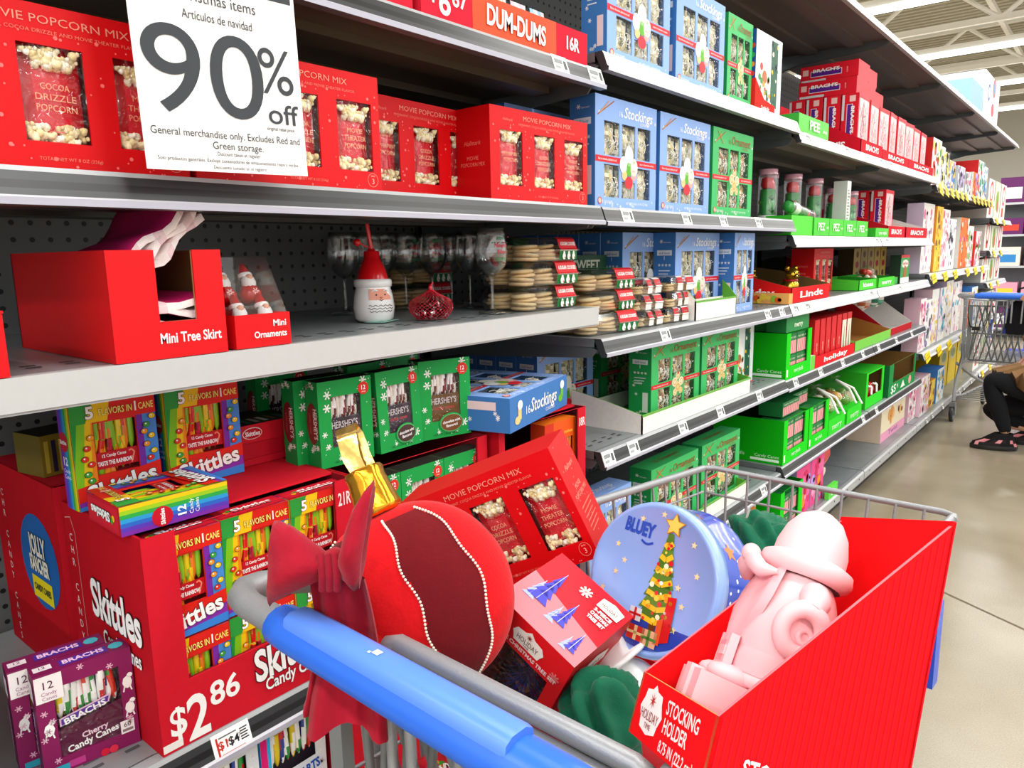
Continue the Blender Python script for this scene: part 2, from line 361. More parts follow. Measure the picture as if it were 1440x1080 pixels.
def shelf(k, zt, label, style='rail', xf=-1.0, depth=None, tags=(), tagcol='fbfbf8', under='5a524b', brk=True, tagtilt=0, top=None):
    y0, y1 = BAYS[k]; L = y1-y0-.008; d = depth or (xf-XB-.02)
    t = thing('shelf', label, 'shelf', 'gondola shelves', (xf, y0+.004, zt))
    m = MB(); a = -d; b = -.018
    m.face([(a, 0, 0), (b, 0, 0), (b, L, 0), (a, L, 0)], '9aa1a5')
    m.build('deck_top', 'deck_paint', t)
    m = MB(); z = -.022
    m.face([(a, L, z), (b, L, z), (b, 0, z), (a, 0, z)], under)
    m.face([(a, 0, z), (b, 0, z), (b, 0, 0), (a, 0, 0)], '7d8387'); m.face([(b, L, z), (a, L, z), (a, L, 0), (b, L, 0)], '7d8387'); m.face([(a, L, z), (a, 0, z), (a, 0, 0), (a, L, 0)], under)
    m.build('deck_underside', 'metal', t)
    for xx in (-.16, -.38):
        m = MB(); m.box(xx-.035, .03, z-.016, xx+.035, L-.03, z, under); m.build('stiffening_rib', 'metal', t)
    if style == 'white':
        m = MB(); m.box(-.02, 0, -.042, 0, L, 0, 'c3c6c6', cols={'t': 'b9bcbd'}); m.box(-.022, 0, -.046, -.004, L, -.042, 'b9bcbd'); m.build('front_lip', 'plastic', t)
        m = MB()
        for i in range(28):
            for j in range(2):
                yy = .03+i*(L-.06)/28; m.face([(-.075-.022*j, yy, .0008), (-.067-.022*j, yy, .0008), (-.067-.022*j, yy+.018, .0008), (-.075-.022*j, yy+.018, .0008)], '3c4043')
        m.build('deck_slots', 'matte', t)['kind'] = 'stuff'
    elif style == 'base':
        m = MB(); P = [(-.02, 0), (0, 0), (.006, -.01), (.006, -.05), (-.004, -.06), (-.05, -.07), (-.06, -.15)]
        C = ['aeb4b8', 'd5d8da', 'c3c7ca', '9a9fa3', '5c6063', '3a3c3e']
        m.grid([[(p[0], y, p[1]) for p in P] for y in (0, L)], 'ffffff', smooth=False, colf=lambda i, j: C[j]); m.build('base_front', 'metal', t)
        m = MB()
        for i in range(6): m.face([(.0065, .1+i*.22, -.028), (.0065, .115+i*.22, -.028), (.0065, .115+i*.22, -.02), (.0065, .1+i*.22, -.02)], '202224')
        m.build('bolt_slots', 'matte', t)['kind'] = 'stuff'
    else:
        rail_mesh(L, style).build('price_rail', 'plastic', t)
        m = MB()
        for i in range(26):
            yy = .03+i*(L-.06)/26
            for j in range(2): m.face([(-.06-.02*j, yy, .0008), (-.053-.02*j, yy, .0008), (-.053-.02*j, yy+.02, .0008), (-.06-.02*j, yy+.02, .0008)], '4a4f52')
        m.build('deck_slots', 'matte', t)['kind'] = 'stuff'
    if brk:
        for yy, s in ((.004, 1), (L-.004, -1)):
            m = MB(); P = [(a, -.11), (a, -.022), (-.03, -.022), (-.012, -.03), (-.03, -.05), (a+.15, -.075)]
            m.face([(p[0], yy, p[1]) for p in P][::s], '6d7579'); m.face([(p[0], yy+.004*s, p[1]) for p in P][::-s], '6d7579')
            for p, q in zip(P, P[1:]+P[:1]): m.face([(p[0], yy, p[1]), (q[0], yy, q[1]), (q[0], yy+.004*s, q[1]), (p[0], yy+.004*s, p[1])], '5d6468')
            m.build('bracket', 'metal', t)
    tm = {}
    for q in tags:
        yy, w2 = q if isinstance(q, tuple) else (q, .055)
        if w2 not in tm:
            m = MB(); n = Vector((.94, 0, .34)); u = Vector((0, 1, 0)); v = Vector((-.34, 0, .94)); O = Vector((.0165, -w2/2, -.038))
            m.plane(O, u, v, .0006); m.rect(0, 0, w2, .04, tagcol, 3); m.face([O+n*.0001, O+u*w2+n*.0001, O+u*w2+v*.04+n*.0001, O+v*.04+n*.0001], tagcol)
            if tagcol[:2] == 'fb' and tagcol[2] == 'f':
                m.rect(.006, .021, w2-.02, .031, '8e9396', 4); m.rect(.006, .009, w2-.03, .016, 'a9adaf', 4); m.rect(w2-.016, .01, w2-.006, .03, '555a5d', 4)
            else: m.rect(.008, .012, w2-.008, .02, 'c9a200', 4); m.rect(.008, .026, w2-.02, .03, 'c9a200', 4)
            tm[w2] = m.mesh('price_tag'); tm[w2].materials.append(MATS['card'])
        o = link('price_tag', tm[w2], t); o.location = (0, yy-y0, 0); o.rotation_euler = (R(tagtilt), 0, 0)
        if tagcol == 'fbe312': o.scale = (1, 1, 1.6); o.location.x = .012
    return t
Yr = lambda px, py: on_x(px, py, -1.0).y
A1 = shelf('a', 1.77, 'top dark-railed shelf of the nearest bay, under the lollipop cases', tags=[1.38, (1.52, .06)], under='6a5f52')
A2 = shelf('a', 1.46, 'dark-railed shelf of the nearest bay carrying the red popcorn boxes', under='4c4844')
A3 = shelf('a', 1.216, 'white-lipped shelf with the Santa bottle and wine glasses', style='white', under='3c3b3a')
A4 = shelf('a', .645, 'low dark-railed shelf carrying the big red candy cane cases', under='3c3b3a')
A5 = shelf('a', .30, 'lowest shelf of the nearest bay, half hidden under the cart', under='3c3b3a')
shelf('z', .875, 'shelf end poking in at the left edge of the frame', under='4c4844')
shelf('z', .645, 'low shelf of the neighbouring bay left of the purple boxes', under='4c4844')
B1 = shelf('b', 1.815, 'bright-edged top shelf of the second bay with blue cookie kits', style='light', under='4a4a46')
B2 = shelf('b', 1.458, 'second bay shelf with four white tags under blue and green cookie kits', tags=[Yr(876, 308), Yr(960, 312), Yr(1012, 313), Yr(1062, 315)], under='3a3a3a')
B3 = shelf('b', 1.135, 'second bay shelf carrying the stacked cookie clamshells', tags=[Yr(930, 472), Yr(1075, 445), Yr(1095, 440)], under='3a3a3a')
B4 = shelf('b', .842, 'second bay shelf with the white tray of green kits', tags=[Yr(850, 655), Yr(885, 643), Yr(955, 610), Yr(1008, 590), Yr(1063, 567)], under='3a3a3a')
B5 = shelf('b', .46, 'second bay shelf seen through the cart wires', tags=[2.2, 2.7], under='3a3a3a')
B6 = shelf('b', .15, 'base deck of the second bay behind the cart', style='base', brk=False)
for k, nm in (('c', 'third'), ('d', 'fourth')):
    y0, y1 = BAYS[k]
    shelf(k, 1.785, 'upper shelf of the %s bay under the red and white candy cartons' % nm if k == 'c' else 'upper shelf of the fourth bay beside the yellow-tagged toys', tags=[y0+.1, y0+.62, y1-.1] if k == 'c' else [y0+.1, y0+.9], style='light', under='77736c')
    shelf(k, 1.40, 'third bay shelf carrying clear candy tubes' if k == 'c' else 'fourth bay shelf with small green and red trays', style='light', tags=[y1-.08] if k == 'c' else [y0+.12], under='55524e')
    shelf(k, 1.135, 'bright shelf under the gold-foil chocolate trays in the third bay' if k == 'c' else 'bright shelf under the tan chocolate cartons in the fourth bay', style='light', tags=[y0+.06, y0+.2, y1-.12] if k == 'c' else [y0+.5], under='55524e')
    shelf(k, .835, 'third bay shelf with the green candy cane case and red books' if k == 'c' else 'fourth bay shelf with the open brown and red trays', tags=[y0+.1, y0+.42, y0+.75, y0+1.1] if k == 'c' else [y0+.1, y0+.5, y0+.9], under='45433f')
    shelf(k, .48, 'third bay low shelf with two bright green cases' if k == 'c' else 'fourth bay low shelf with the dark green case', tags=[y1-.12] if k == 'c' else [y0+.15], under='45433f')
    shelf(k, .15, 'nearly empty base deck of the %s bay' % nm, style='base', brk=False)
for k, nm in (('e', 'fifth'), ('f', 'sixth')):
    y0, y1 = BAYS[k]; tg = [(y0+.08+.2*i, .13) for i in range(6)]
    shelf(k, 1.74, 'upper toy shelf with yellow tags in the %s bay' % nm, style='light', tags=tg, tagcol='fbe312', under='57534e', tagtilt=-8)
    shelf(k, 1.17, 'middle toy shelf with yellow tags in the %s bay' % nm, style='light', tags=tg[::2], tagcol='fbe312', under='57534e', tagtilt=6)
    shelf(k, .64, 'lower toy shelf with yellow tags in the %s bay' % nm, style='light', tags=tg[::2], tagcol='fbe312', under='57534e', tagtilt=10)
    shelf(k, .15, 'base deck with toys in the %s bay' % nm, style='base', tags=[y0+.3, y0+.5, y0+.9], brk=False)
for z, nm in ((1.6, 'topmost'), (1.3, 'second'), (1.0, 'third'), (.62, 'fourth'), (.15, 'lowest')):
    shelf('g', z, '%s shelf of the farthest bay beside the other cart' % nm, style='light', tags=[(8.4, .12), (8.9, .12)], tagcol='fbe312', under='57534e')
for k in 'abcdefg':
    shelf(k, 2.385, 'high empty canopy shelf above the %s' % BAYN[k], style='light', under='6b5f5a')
# ================================================================== PACKAGED GOODS (local frame: front faces -Y, base at z = 0)
def faces(mb, w, h, d):
    """planes for print: front, left, right, top"""
    return {'f': lambda: mb.plane((-w/2, -d/2, 0), (1, 0, 0), (0, 0, 1)), 'l': lambda: mb.plane((-w/2, d/2, 0), (0, -1, 0), (0, 0, 1)),
            'r': lambda: mb.plane((w/2, -d/2, 0), (0, 1, 0), (0, 0, 1)), 't': lambda: mb.plane((-w/2, -d/2, h), (1, 0, 0), (0, 1, 0))}
def shell(t, w, h, d, holes, front, side, top, inner='2a1a14', rec=.014, mat='card', name='carton', bottom=None):
    m = MB(); holes_front(m, w, h, -d/2, holes, front)
    m.box(-w/2, -d/2, 0, w/2, d/2, h, side, skip='f', cols={'t': top, 'd': bottom or side, 'b': side})
    b = m.build(name, mat, t)
    if holes:
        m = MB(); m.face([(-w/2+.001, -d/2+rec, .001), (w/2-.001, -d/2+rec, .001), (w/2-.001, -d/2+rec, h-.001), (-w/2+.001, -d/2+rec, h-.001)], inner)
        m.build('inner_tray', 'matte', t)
    return b
def film(t, d, rects, w, off=.0015, name='window_film'):
    for q in rects:
        m = MB(); m.face([(-w/2+q[0], -d/2+off, q[1]), (-w/2+q[2], -d/2+off, q[1]), (-w/2+q[2], -d/2+off, q[3]), (-w/2+q[0], -d/2+off, q[3])], 'ffffff')
        m.build(name, 'film', t)
rnd = random.Random(3)
def popcorn_mesh(w, h, n, seed):
    r = random.Random(seed); m = MB()
    for i in range(n):
        x, z = r.uniform(-w/2, w/2), r.uniform(0, h); s = r.uniform(.0035, .0062)
        c = r.choice(['fff8dc', 'fbeec0', 'fffcee', 'f4e2ac', 'fdf2cc', 'e8d29a'])
        m.ball((x, r.uniform(-.004, .004), z), s, c, n=6, m=4, sc=(r.uniform(.8, 1.2), 1, r.uniform(.8, 1.2)))
        m.ball((x+s*.6, r.uniform(-.005, 0), z+s*.4), s*.6, c, n=5, m=3)
    me = m.mesh('popcorn'); me.materials.append(MATS['food']); return me
RED = 'e0000c'; RED2 = 'cc0009'
# ---- red popcorn gift carton with three windows
POPW, POPH, POPD = .342, .192, .10
def make_popcorn():
    w, h, d = POPW, POPH, POPD
    t = thing('popcorn_box', 'x', 'popcorn box')
    H = [(u, .034, u+.073, .146) for u in (.03, .143, .252)]
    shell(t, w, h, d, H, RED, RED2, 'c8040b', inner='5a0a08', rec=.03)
    m = MB(); F = faces(m, w, h, d); F['f']()
    r = random.Random(5)
    for i in range(110):
        u, v = r.uniform(.004, w-.004), r.uniform(.004, h-.03)
        if any(q[0]-.004 < u < q[2]+.004 and q[1]-.004 < v < q[3]+.004 for q in H): continue
        m.disc(u, v, r.choice([.0012, .0018, .0026, .0012]), 'ff7a76', 1, 7)
    m.text('MOVIE POPCORN MIX', .19, .170, .0095, 'f59a86', w=.17)
    m.text('PEPPERMINT, COCOA DRIZZLE AND MOVIE THEATER FLAVOR', .19, .159, .0042, 'f0806e', w=.2)
    m.text('Hallmark', .055, .165, .006, 'f0806e', shear=.35)
    m.text('TOTAL NET WT 8 OZ (226g)', .19, .012, .004, 'f0806e')
    m.ring(w-.02, .02, .011, .0118, 'f59a86'); m.text('3', w-.02, .0135, .009, 'ffc0b0'); m.text('BAGS', w-.02, .0255, .0025, 'ffc0b0')
    F['l'](); m.text('Hallmark', d/2, .115, .009, 'f0806e', shear=.35); m.text('MOVIE', d/2, .085, .008, 'f0806e'); m.text('POPCORN MIX', d/2, .072, .008, 'f0806e', w=.07)
    F['r'](); m.text('Hallmark', d/2, .14, .008, 'f59a86', shear=.35, w=.05); m.text('MOVIE', d/2, .105, .008, 'f59a86'); m.text('POPCORN MIX', d/2, .092, .008, 'f59a86', w=.07)
    for i in range(6): m.rect(.02+.003*(i % 2), .075-i*.008, .08-.004*(i % 3), .0775-i*.008, 'ee6a5a')
    for i in range(24): m.disc(r.uniform(.005, d-.005), r.uniform(.005, h-.005), .0016, 'ff7a76', 1, 7)
    m.build('print', 'card', t)
    names = [('PEPPERMINT', 'POPCORN', ''), ('COCOA', 'DRIZZLE', 'POPCORN'), ('MOVIE', 'THEATER', 'POPCORN')]
    pc = [popcorn_mesh(.064, .02, 46, 40), popcorn_mesh(.064, .018, 42, 41)]
    for i, q in enumerate(H):
        uc = (q[0]+q[2])/2-w/2
        m = MB(); rows = []
        for z, b in ((q[1]-.004, .0), (q[1]+.02, .009), (q[1]+.06, .011), (q[1]+.095, .008), (q[3]+.006, .002)):
            rows.append([(uc+x, -d/2+.0175-b*(1-(x/.037)**2), z) for x in (-.036, -.02, 0, .02, .036)])
        m.grid(rows, 'd8202c', colf=lambda a, b2: 'c8141f' if b2 in (0, 3) else 'e02a38')
        bag = m.build('bag_label', 'gloss', t)
        m = MB(); m.plane((uc-.036, -d/2+.0045, q[1]), (1, 0, 0), (0, 0, 1))
        for j, s in enumerate(names[i]):
            if s: m.text(s, .038, .062-j*.0125, .0075, 'f3b58e', w=min(.052, .0065*len(s)))
        m.text('Hallmark', .038, .083, .005, 'f3b58e', shear=.35)
        m.rect(.026, .012, .05, .014, 'e07a6a'); m.build('bag_lettering', 'card', bag)
        a = link('popcorn', pc[0], t); a.location = (uc, -d/2+.008, q[3]-.02-.004*i); a['kind'] = 'stuff'
        a = link('popcorn', pc[1], t); a.location = (uc, -d/2+.008, q[1]+.001); a['kind'] = 'stuff'; a.rotation_euler = (0, 0, 0)
    film(t, d, H, w)
    return t
POP = Proto(make_popcorn())
gp = 'red popcorn gift boxes'
on_shelf(POP('red popcorn gift box cut off by the left edge of the picture', gp), .375, 1.46, -1.03, POPD)
on_shelf(POP('red popcorn gift box right half showing beside the white sale sign', gp), .727, 1.46, -1.03, POPD)
on_shelf(POP('red popcorn gift box pushed back between two others on the shelf', gp), 1.10, 1.46, -1.13, POPD, yaw=2)
on_shelf(POP('red popcorn gift box beside the blue cookie kits, its left side showing', gp), 1.372, 1.46, -1.03, POPD, yaw=-2)

# ---- cookie decorating kits, blue (stockings) and green (ornaments)
KW, KH, KD = .302, .27, .075
def bag_mesh(w, h, cols, seed):
    r = random.Random(seed); m = MB(); rows = []; nu, nv = 7, 9
    for j in range(nv):
        z = h*j/(nv-1); rows.append([(-w/2+w*i/(nu-1), (-.012*math.sin(math.pi*i/(nu-1))*math.sin(math.pi*(j+.3)/nv))+r.uniform(-.003, .003), z) for i in range(nu)])
    m.grid(rows, cols[0], smooth=False, colf=lambda a, b: r.choice(cols))
    for q in range(17):                                # pale tubes standing in for highlights on the crumpled cellophane
        x, z = r.uniform(-w*.42, w*.42), r.uniform(.02, h-.03); x2, z2 = x+r.uniform(-.02, .02), z+r.uniform(-.03, .03); x2 = max(-w*.45, min(w*.45, x2)); z2 = max(.002, min(h-.002, z2))
        m.tube([(x, -.014, z), ((x+x2)/2+.003, -.0165, (z+z2)/2), (x2, -.014, z2)], .0011, 'fbfaf2', n=4)
    me = m.mesh('cookie_bag'); me.materials.append(MATS['card']); return me
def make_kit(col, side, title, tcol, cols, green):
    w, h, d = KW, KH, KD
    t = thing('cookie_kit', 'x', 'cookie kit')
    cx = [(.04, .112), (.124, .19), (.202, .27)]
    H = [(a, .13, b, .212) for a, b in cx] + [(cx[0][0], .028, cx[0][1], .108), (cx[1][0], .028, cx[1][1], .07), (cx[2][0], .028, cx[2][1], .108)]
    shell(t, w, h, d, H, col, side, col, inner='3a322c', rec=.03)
    m = MB(); F = faces(m, w, h, d); F['f']()
    m.rect(0, .112, w, .127, 'd8192c', 1); m.text("Easy to decorate, delicious to eat!", .055, .117, .0055, 'ffffff', w=.085); m.text('easy to decorate cookies', .25, .117, .005, 'ffffff', w=.075)
    m.text('16', .118, .228, .014, tcol); m.text(title, .205, .228, .026, tcol, w=.145, shear=.2, bold=.012); m.text('COOKIES', .235, .217, .0075, tcol)
    m.line([(.01, .222), (.085, .262)], .003, 'a5692e', 2); m.line([(.02, .228), (.06, .258)], .0028, 'd79a52', 3)
    if green: m.line([(.03, .262), (.07, .224)], .003, 'c78a2e', 3)
    # cluster of iced cookies in the middle
    if not green:
        for u, v, r, c, e in ((.157, .135, .02, 'fdfdf8', 1.3), (.13, .112, .018, 'ffffff', 1.2), (.182, .108, .019, 'fbe3dc', 1.2), (.157, .102, .015, '5fb52a', 1.2), (.135, .086, .013, 'ecc98a', 1.), (.18, .088, .014, 'f0a9a4', 1.), (.157, .068, .02, 'e32636', .8), (.13, .122, .004, 'd8192c', 1), (.182, .12, .004, '5fb52a', 1)):
            m.disc(u, v, r, c, 3, 12, e)
    else:
        m.disc(.157, .11, .04, '4fa86a', 2, 16, 1.15)
        for u, v, r, c in ((.157, .14, .014, 'f1dcae'), (.138, .118, .017, 'f4e2b8'), (.178, .116, .016, 'f6e7c4'), (.157, .098, .018, 'e9cf8e'), (.14, .08, .013, 'f3dfae'), (.176, .082, .012, 'efd596')):
            m.disc(u, v, r, c, 3, 12); m.ring(u, v, r*.5, r*.62, 'c98b3a', 4, 10)
        m.disc(.157, .15, .005, 'd8192c', 5)
    r = random.Random(11)
    for i in range(26):
        u, v = r.uniform(.006, w-.006), r.choice([r.uniform(.005, .024), r.uniform(.218, .264), r.uniform(.005, .264)])
        if any(q[0]-.008 < u < q[2]+.008 and q[1]-.008 < v < q[3]+.008 for q in H) or .1 < v < .14 or (.09 < u < .28 and v > .2): continue
        m.snow(u, v, r.choice([.003, .005, .004]), 'ffffff', 1)
    m.disc(.02, .018, .009, 'f1c6b0', 2); m.ring(.02, .018, .007, .009, 'd8192c', 3, 12); m.text('16 COOKIES', .052, .012, .007, 'ffffff'); m.text('NET WT 25.4 OZ (1 LB 9.4 OZ) 720g', .2, .012, .006, 'ffffff', w=.11)
    for f in 'lr':
        F[f](); m.rect(.012, h*.74, d-.012, h*.8, 'e9f0f8', 1); m.text('skill level', d/2, h*.753, .008, side, w=.036); m.text('1', d/2, h*.69, .012, 'ffffff'); m.snow(d*.35, h*.9, .006); m.text('TOWN CRAFTS', d*.62, h*.88, .004, 'ffffff', w=.026)
        for i in range(4): m.snow(.02+.012*i, h*.63, .0045)
        for i in range(3): m.rect(.018, h*.56-.01*i, d-.018-.006*i, h*.56-.01*i+.003, 'dfe9f5', 1)
        m.rect(d*.62, h*.12, d*.86, h*.38, 'f3d9de' if not green else 'e6efe4', 1)
        for i in range(5): m.snow(r.uniform(.01, d*.55), r.uniform(.02, h*.5), .005)
        if green: m.text('Cookies', d*.4, h*.5, .006, 'dff0df', w=.03)
    F['t'](); m.text('16 '+title, w/2, d*.36, .022, tcol, w=.15, shear=.2)
    m.text('COOKIES', w/2+.03, d*.12, .007, tcol)
    m.plane((-w/2, d/2, 0), (1, 0, 0), (0, -1, 0)); m.text('16', .085, d*.34, .018, tcol); m.text(title, .168, d*.34, .03, tcol, w=.14, shear=.2, bold=.012); m.text('COOKIES', .2, d*.15, .008, tcol)
    m.rect(.036, d*.28, .052, d*.62, 'e9d48c', 2); m.disc(.034, d*.28, .013, 'e9d48c', 2, 12, .7); m.disc(.045, d*.7, .012, 'ffffff', 3, 10, .9)
    m.rect(.262, d*.36, .278, d*.66, '6cc12c', 2); m.disc(.26, d*.34, .013, '6cc12c', 2, 12, .7); m.disc(.27, d*.76, .012, 'ffffff', 3, 10, .9)
    m.build('print', 'card', t)
    bm = [bag_mesh(.076, .082, cols, 1), bag_mesh(.076, .082, cols, 2), bag_mesh(.076, .08, cols, 3)]
    for i, q in enumerate(H):
        o = link('cookie_bag', bm[i % 3], t); o.location = ((q[0]+q[2])/2-w/2, -d/2+.0195, q[1]-.001)
    film(t, d, H, w); return t
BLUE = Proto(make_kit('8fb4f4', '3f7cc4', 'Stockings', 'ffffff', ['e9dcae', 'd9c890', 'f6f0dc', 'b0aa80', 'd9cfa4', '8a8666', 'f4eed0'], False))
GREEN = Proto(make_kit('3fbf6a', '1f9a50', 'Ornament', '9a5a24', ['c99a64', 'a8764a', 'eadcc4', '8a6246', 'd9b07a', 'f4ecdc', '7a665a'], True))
gb, gg = 'blue stocking cookie kits', 'green ornament cookie kits'
def kit(P, lab, g, px0, px1, py, z, X, yaw=0, sz=1, tilt=0):
    o = P(lab, g); a = on_x(px0, py, X).y; b = on_x(px1, py, X).y
    on_shelf(o, (a+b)/2, z, X, KD, yaw, tilt); o.scale = (min(1.06, abs(b-a)/KW*.985), 1, sz); return o
kit(BLUE, 'blue stocking cookie kit on the top shelf next to the candy case marked 16R', gb, 848, 945, 90, 1.816, -1.03)
kit(BLUE, 'blue stocking cookie kit on the top shelf next to a green kit', gb, 945, 1021, 110, 1.816, -1.03)
kit(GREEN, 'green ornament cookie kit on the top shelf beside a blue kit', gg, 1021, 1056, 135, 1.816, -1.04)
kit(BLUE, 'blue stocking cookie kit standing right of the last red popcorn box', gb, 836, 922, 292, 1.459, -1.03)
kit(BLUE, 'blue stocking cookie kit between a blue and a green one on the popcorn level', gb, 922.5, 999, 297, 1.459, -1.03)
kit(GREEN, 'green ornament cookie kit right of two blue ones on the popcorn level', gg, 999.5, 1056, 302, 1.459, -1.03)
kit(BLUE, 'blue stocking cookie kit lying half hidden behind the last red popcorn box', gb, 700, 822, 200, 1.459, -1.2, sz=.93)
kit(BLUE, 'front-facing blue stocking kit leading the row behind the cookie clamshells', gb, 948, 1010, 410, 1.136, -1.08)
kit(BLUE, 'blue stocking kit at the right end of the clamshell shelf', gb, 1030, 1058, 432, 1.136, -1.03)
for i in range(5):
    o = BLUE('blue stocking kit on the clamshell shelf, %s of the row seen by its spine' % ['last', 'fourth', 'third', 'second', 'first'][4-i] if i else 'blue stocking kit on the clamshell shelf, first of the row seen by its spine', gb)
    o['label'] = 'blue stocking kit on the clamshell shelf, %s behind the front-facing one' % ORD[i]
    on_shelf(o, 2.09-.002*i, 1.136, -1.08-.0775*(i+1), KD)
for i in range(4):
    o = BLUE(('blue stocking kit facing front behind the case marked 18R' if i == 0 else 'blue stocking kit behind the case marked 18R, %s spine back' % ORD[i-1]), gb)
    on_shelf(o, 1.785, .843, -1.26-.0775*i, KD); o.scale = (.95, 1, .9)
kit(GREEN, 'green ornament kit facing front over the left part of the white tray', gg, 912, 985, 560, .849, -1.045, sz=.86)
kit(GREEN, 'green ornament kit facing front over the right part of the white tray', gg, 985.5, 1037, 545, .849, -1.045, sz=.86)
o = GREEN('shadowed green ornament kit set back at the left of the white tray', gg); on_shelf(o, 2.19, .849, -1.30, KD); o.scale = (1, 1, .86)
kit(BLUE, 'blue stocking kit on the low shelf seen over the popcorn box in the cart', gb, 828, 888, 690, .461, -1.03, sz=.9)
kit(GREEN, 'green ornament kit behind the cart wires, left one in the low tray', gg, 910, 986, 660, .467, -1.045, sz=.86)
kit(GREEN, 'green ornament kit behind the cart wires, right one in the low tray', gg, 986.5, 1040, 640, .467, -1.045, sz=.86)
# the kit lying flat on the case marked 18R, its long edge to the aisle
o = BLUE('blue stocking cookie kit lying flat on the red case marked 18R', gb)
o.rotation_euler = (R(-90), 0, R(90+14)); o.location = (-1.0, 1.315, .978+KD/2+.001); o.scale = (1.08, 1, 1)
# white corrugated trays with green edge
def tray(label, y0, y1, z, xf, d, h, cut=0.):
    t = thing('shelf_tray', label, 'tray', 'white shelf trays', (xf-d/2, (y0+y1)/2, z), (0, 0, R(90))); w = y1-y0
    for nm, a in (('front_wall', (-w/2, -d/2, 0, w/2, -d/2+.004, h)), ('back_wall', (-w/2, d/2-.004, 0, w/2, d/2, h)), ('floor_sheet', (-w/2+.004, -d/2+.004, 0, w/2-.004, d/2-.004, .003))):
        m = MB(); m.box(*a, 'f3f1ea', cols={'t': '5fa83a'}); m.build(nm, 'corrugated', t)
    for s in (-1, 1):
        m = MB(); a = s*w/2; b = a-s*.004
        P = [(-d/2, 0), (d/2, 0), (d/2, h*1.9), (0, h*1.5), (-d/2, h)]
        m.face([(a, p[0], p[1]) for p in P][::-s], 'f3f1ea'); m.face([(b, p[0], p[1]) for p in P][::s], '5fa83a')
        for p, q in zip(P, P[1:]+P[:1]): m.face([(a, p[0], p[1]), (q and a, q[0], q[1]), (b, q[0], q[1]), (b, p[0], p[1])], '5fa83a')
        m.build('side_wall', 'corrugated', t)
    m = MB(); m.plane((-w/2, -d/2, 0), (1, 0, 0), (0, 0, 1)); m.rect(0, h-.006, w, h, '6ab043'); m.build('green_edge', 'card', t)
    return t
tray('white tray with green edge around the green kits, torn at the middle', 1.79, 2.57, .8425, -1.005, .24, .055)
tray('white tray with green edge on the low shelf behind the cart wires', 1.83, 2.57, .4605, -1.005, .3, .05)
tray('small white tray with green edge right of the cookie clamshells', 2.13, 2.44, 1.1355, -1.015, .05, .06)
# ================================================================== NEAREST BAY
# ---- sale sign clipped to the top rail
def sale_sign():
    a, b, c_ = on_x(207, 237, -.955), on_x(433, 248, -.955), on_x(404, 0, -.955)
    U = (b-a).normalized(); V = (c_-b); V = (V-U*V.dot(U)).normalized(); w_ = (b-a).length; h_ = .30
    t = thing('sale_sign', 'white paper sale sign reading 90% off, clipped to the top shelf rail', 'sign', None, a)
    m = MB(); N = U.cross(V)
    q = [Vector((0, 0, 0)), U*w_, U*w_+V*h_, V*h_]
    m.face(q, 'fbfbfb'); m.face([p-N*.0008 for p in q][::-1], 'e6e6e6'); m.build('paper', 'card', t)
    m = MB(); m.plane((0, 0, 0), U, V, .0004)
    k = w_/.24; D = '3d4248'
    def T(s, u, v, h, **kw): m.text(s, u*k, v*k, h*k, D, **{**kw, 'w': kw['w']*k if kw.get('w') else None})
    T('90', .094, .073, .106, w=.168, res=8); m.ring(0, 0, 0, .0001, D)
    T('%', .2, .112, .06, w=.055, res=6); T('off', .207, .071, .027, w=.05, res=6, bold=.006)
    T('original retail price', .2, .0615, .0047, w=.045, bold=.008)
    T('General merchandise only. Excludes Red and', .12, .044, .0095, w=.22, res=3); T('Green storage.', .13, .030, .0095, w=.076, res=3)
    T('Discount taken at register', .13, .0215, .005, w=.065); T('Solo productos generales. Excluye contenedores de almacenamiento rojos y verdes.', .12, .0125, .0048, w=.21); T('Descuento tomado en el registro', .13, .004, .0046, w=.08)
    T('Art\u00edculos de navidad', .118, .19, .011, w=.1, res=4); T('Christmas items', .118, .212, .0135, w=.115, res=4)
    m.rect(.1*k, .236*k, w_-.006, h_-.006, D)
    m.build('lettering', 'matte', t)
    m = MB(); m.box(-.004, -.02, -.01, .012, .02, .03, 'd9dbde'); o = m.build('sign_clip', 'plastic', t); o.location = U*(w_*.6)+V*(h_-.006)+Vector((-.014, 0, .0))
sale_sign()
# ---- cases with cut-out front
def case(name, label, cat, y0, y1, z, h, xf, d, col, cut, side=None, top=True, inner='7a1620', group=None, shelf_z=None):
    w_ = y1-y0; t = thing(name, label, cat, group, (xf-d/2, (y0+y1)/2, z), (0, 0, R(90))); T = .004
    m = MB(); holes_front(m, w_, h, -d/2, [cut], col); f = m.build('front_panel', 'corrugated', t)
    m = MB(); holes_front(m, w_-.01, h-.002, -d/2+.0035, [(cut[0]-.005, cut[1]-.001, cut[2]-.005, min(cut[3], h-.002))], inner, z0=.001); m.build('front_lining', 'corrugated', t)
    for s, nm in ((-1, 'side_panel'), (1, 'side_panel')):
        m = MB(); a, b = (-w_/2, -w_/2+T) if s < 0 else (w_/2-T, w_/2)
        m.box(a, -d/2+.0006, 0, b, d/2, h, side or col, skip='f', cols={'r' if s < 0 else 'l': inner}); m.build(nm, 'corrugated', t)
    m = MB(); m.box(-w_/2+T, d/2-T, 0, w_/2-T, d/2, h, col, cols={'f': inner}); m.build('back_wall', 'corrugated', t)
    m = MB(); m.box(-w_/2+T, -d/2+T, 0, w_/2-T, d/2-T, T, col); m.build('floor_sheet', 'corrugated', t)
    if top: m = MB(); m.box(-w_/2+T, -d/2+top, h-T, w_/2-T, d/2-T, h, col); m.build('top_flap', 'corrugated', t)
    if shelf_z: m = MB(); m.box(-w_/2+T, -d/2+.01, shelf_z-T, w_/2-T, d/2-T, shelf_z, inner); m.build('inner_divider', 'corrugated', t)
    return t
CR_ = 'd3182c'
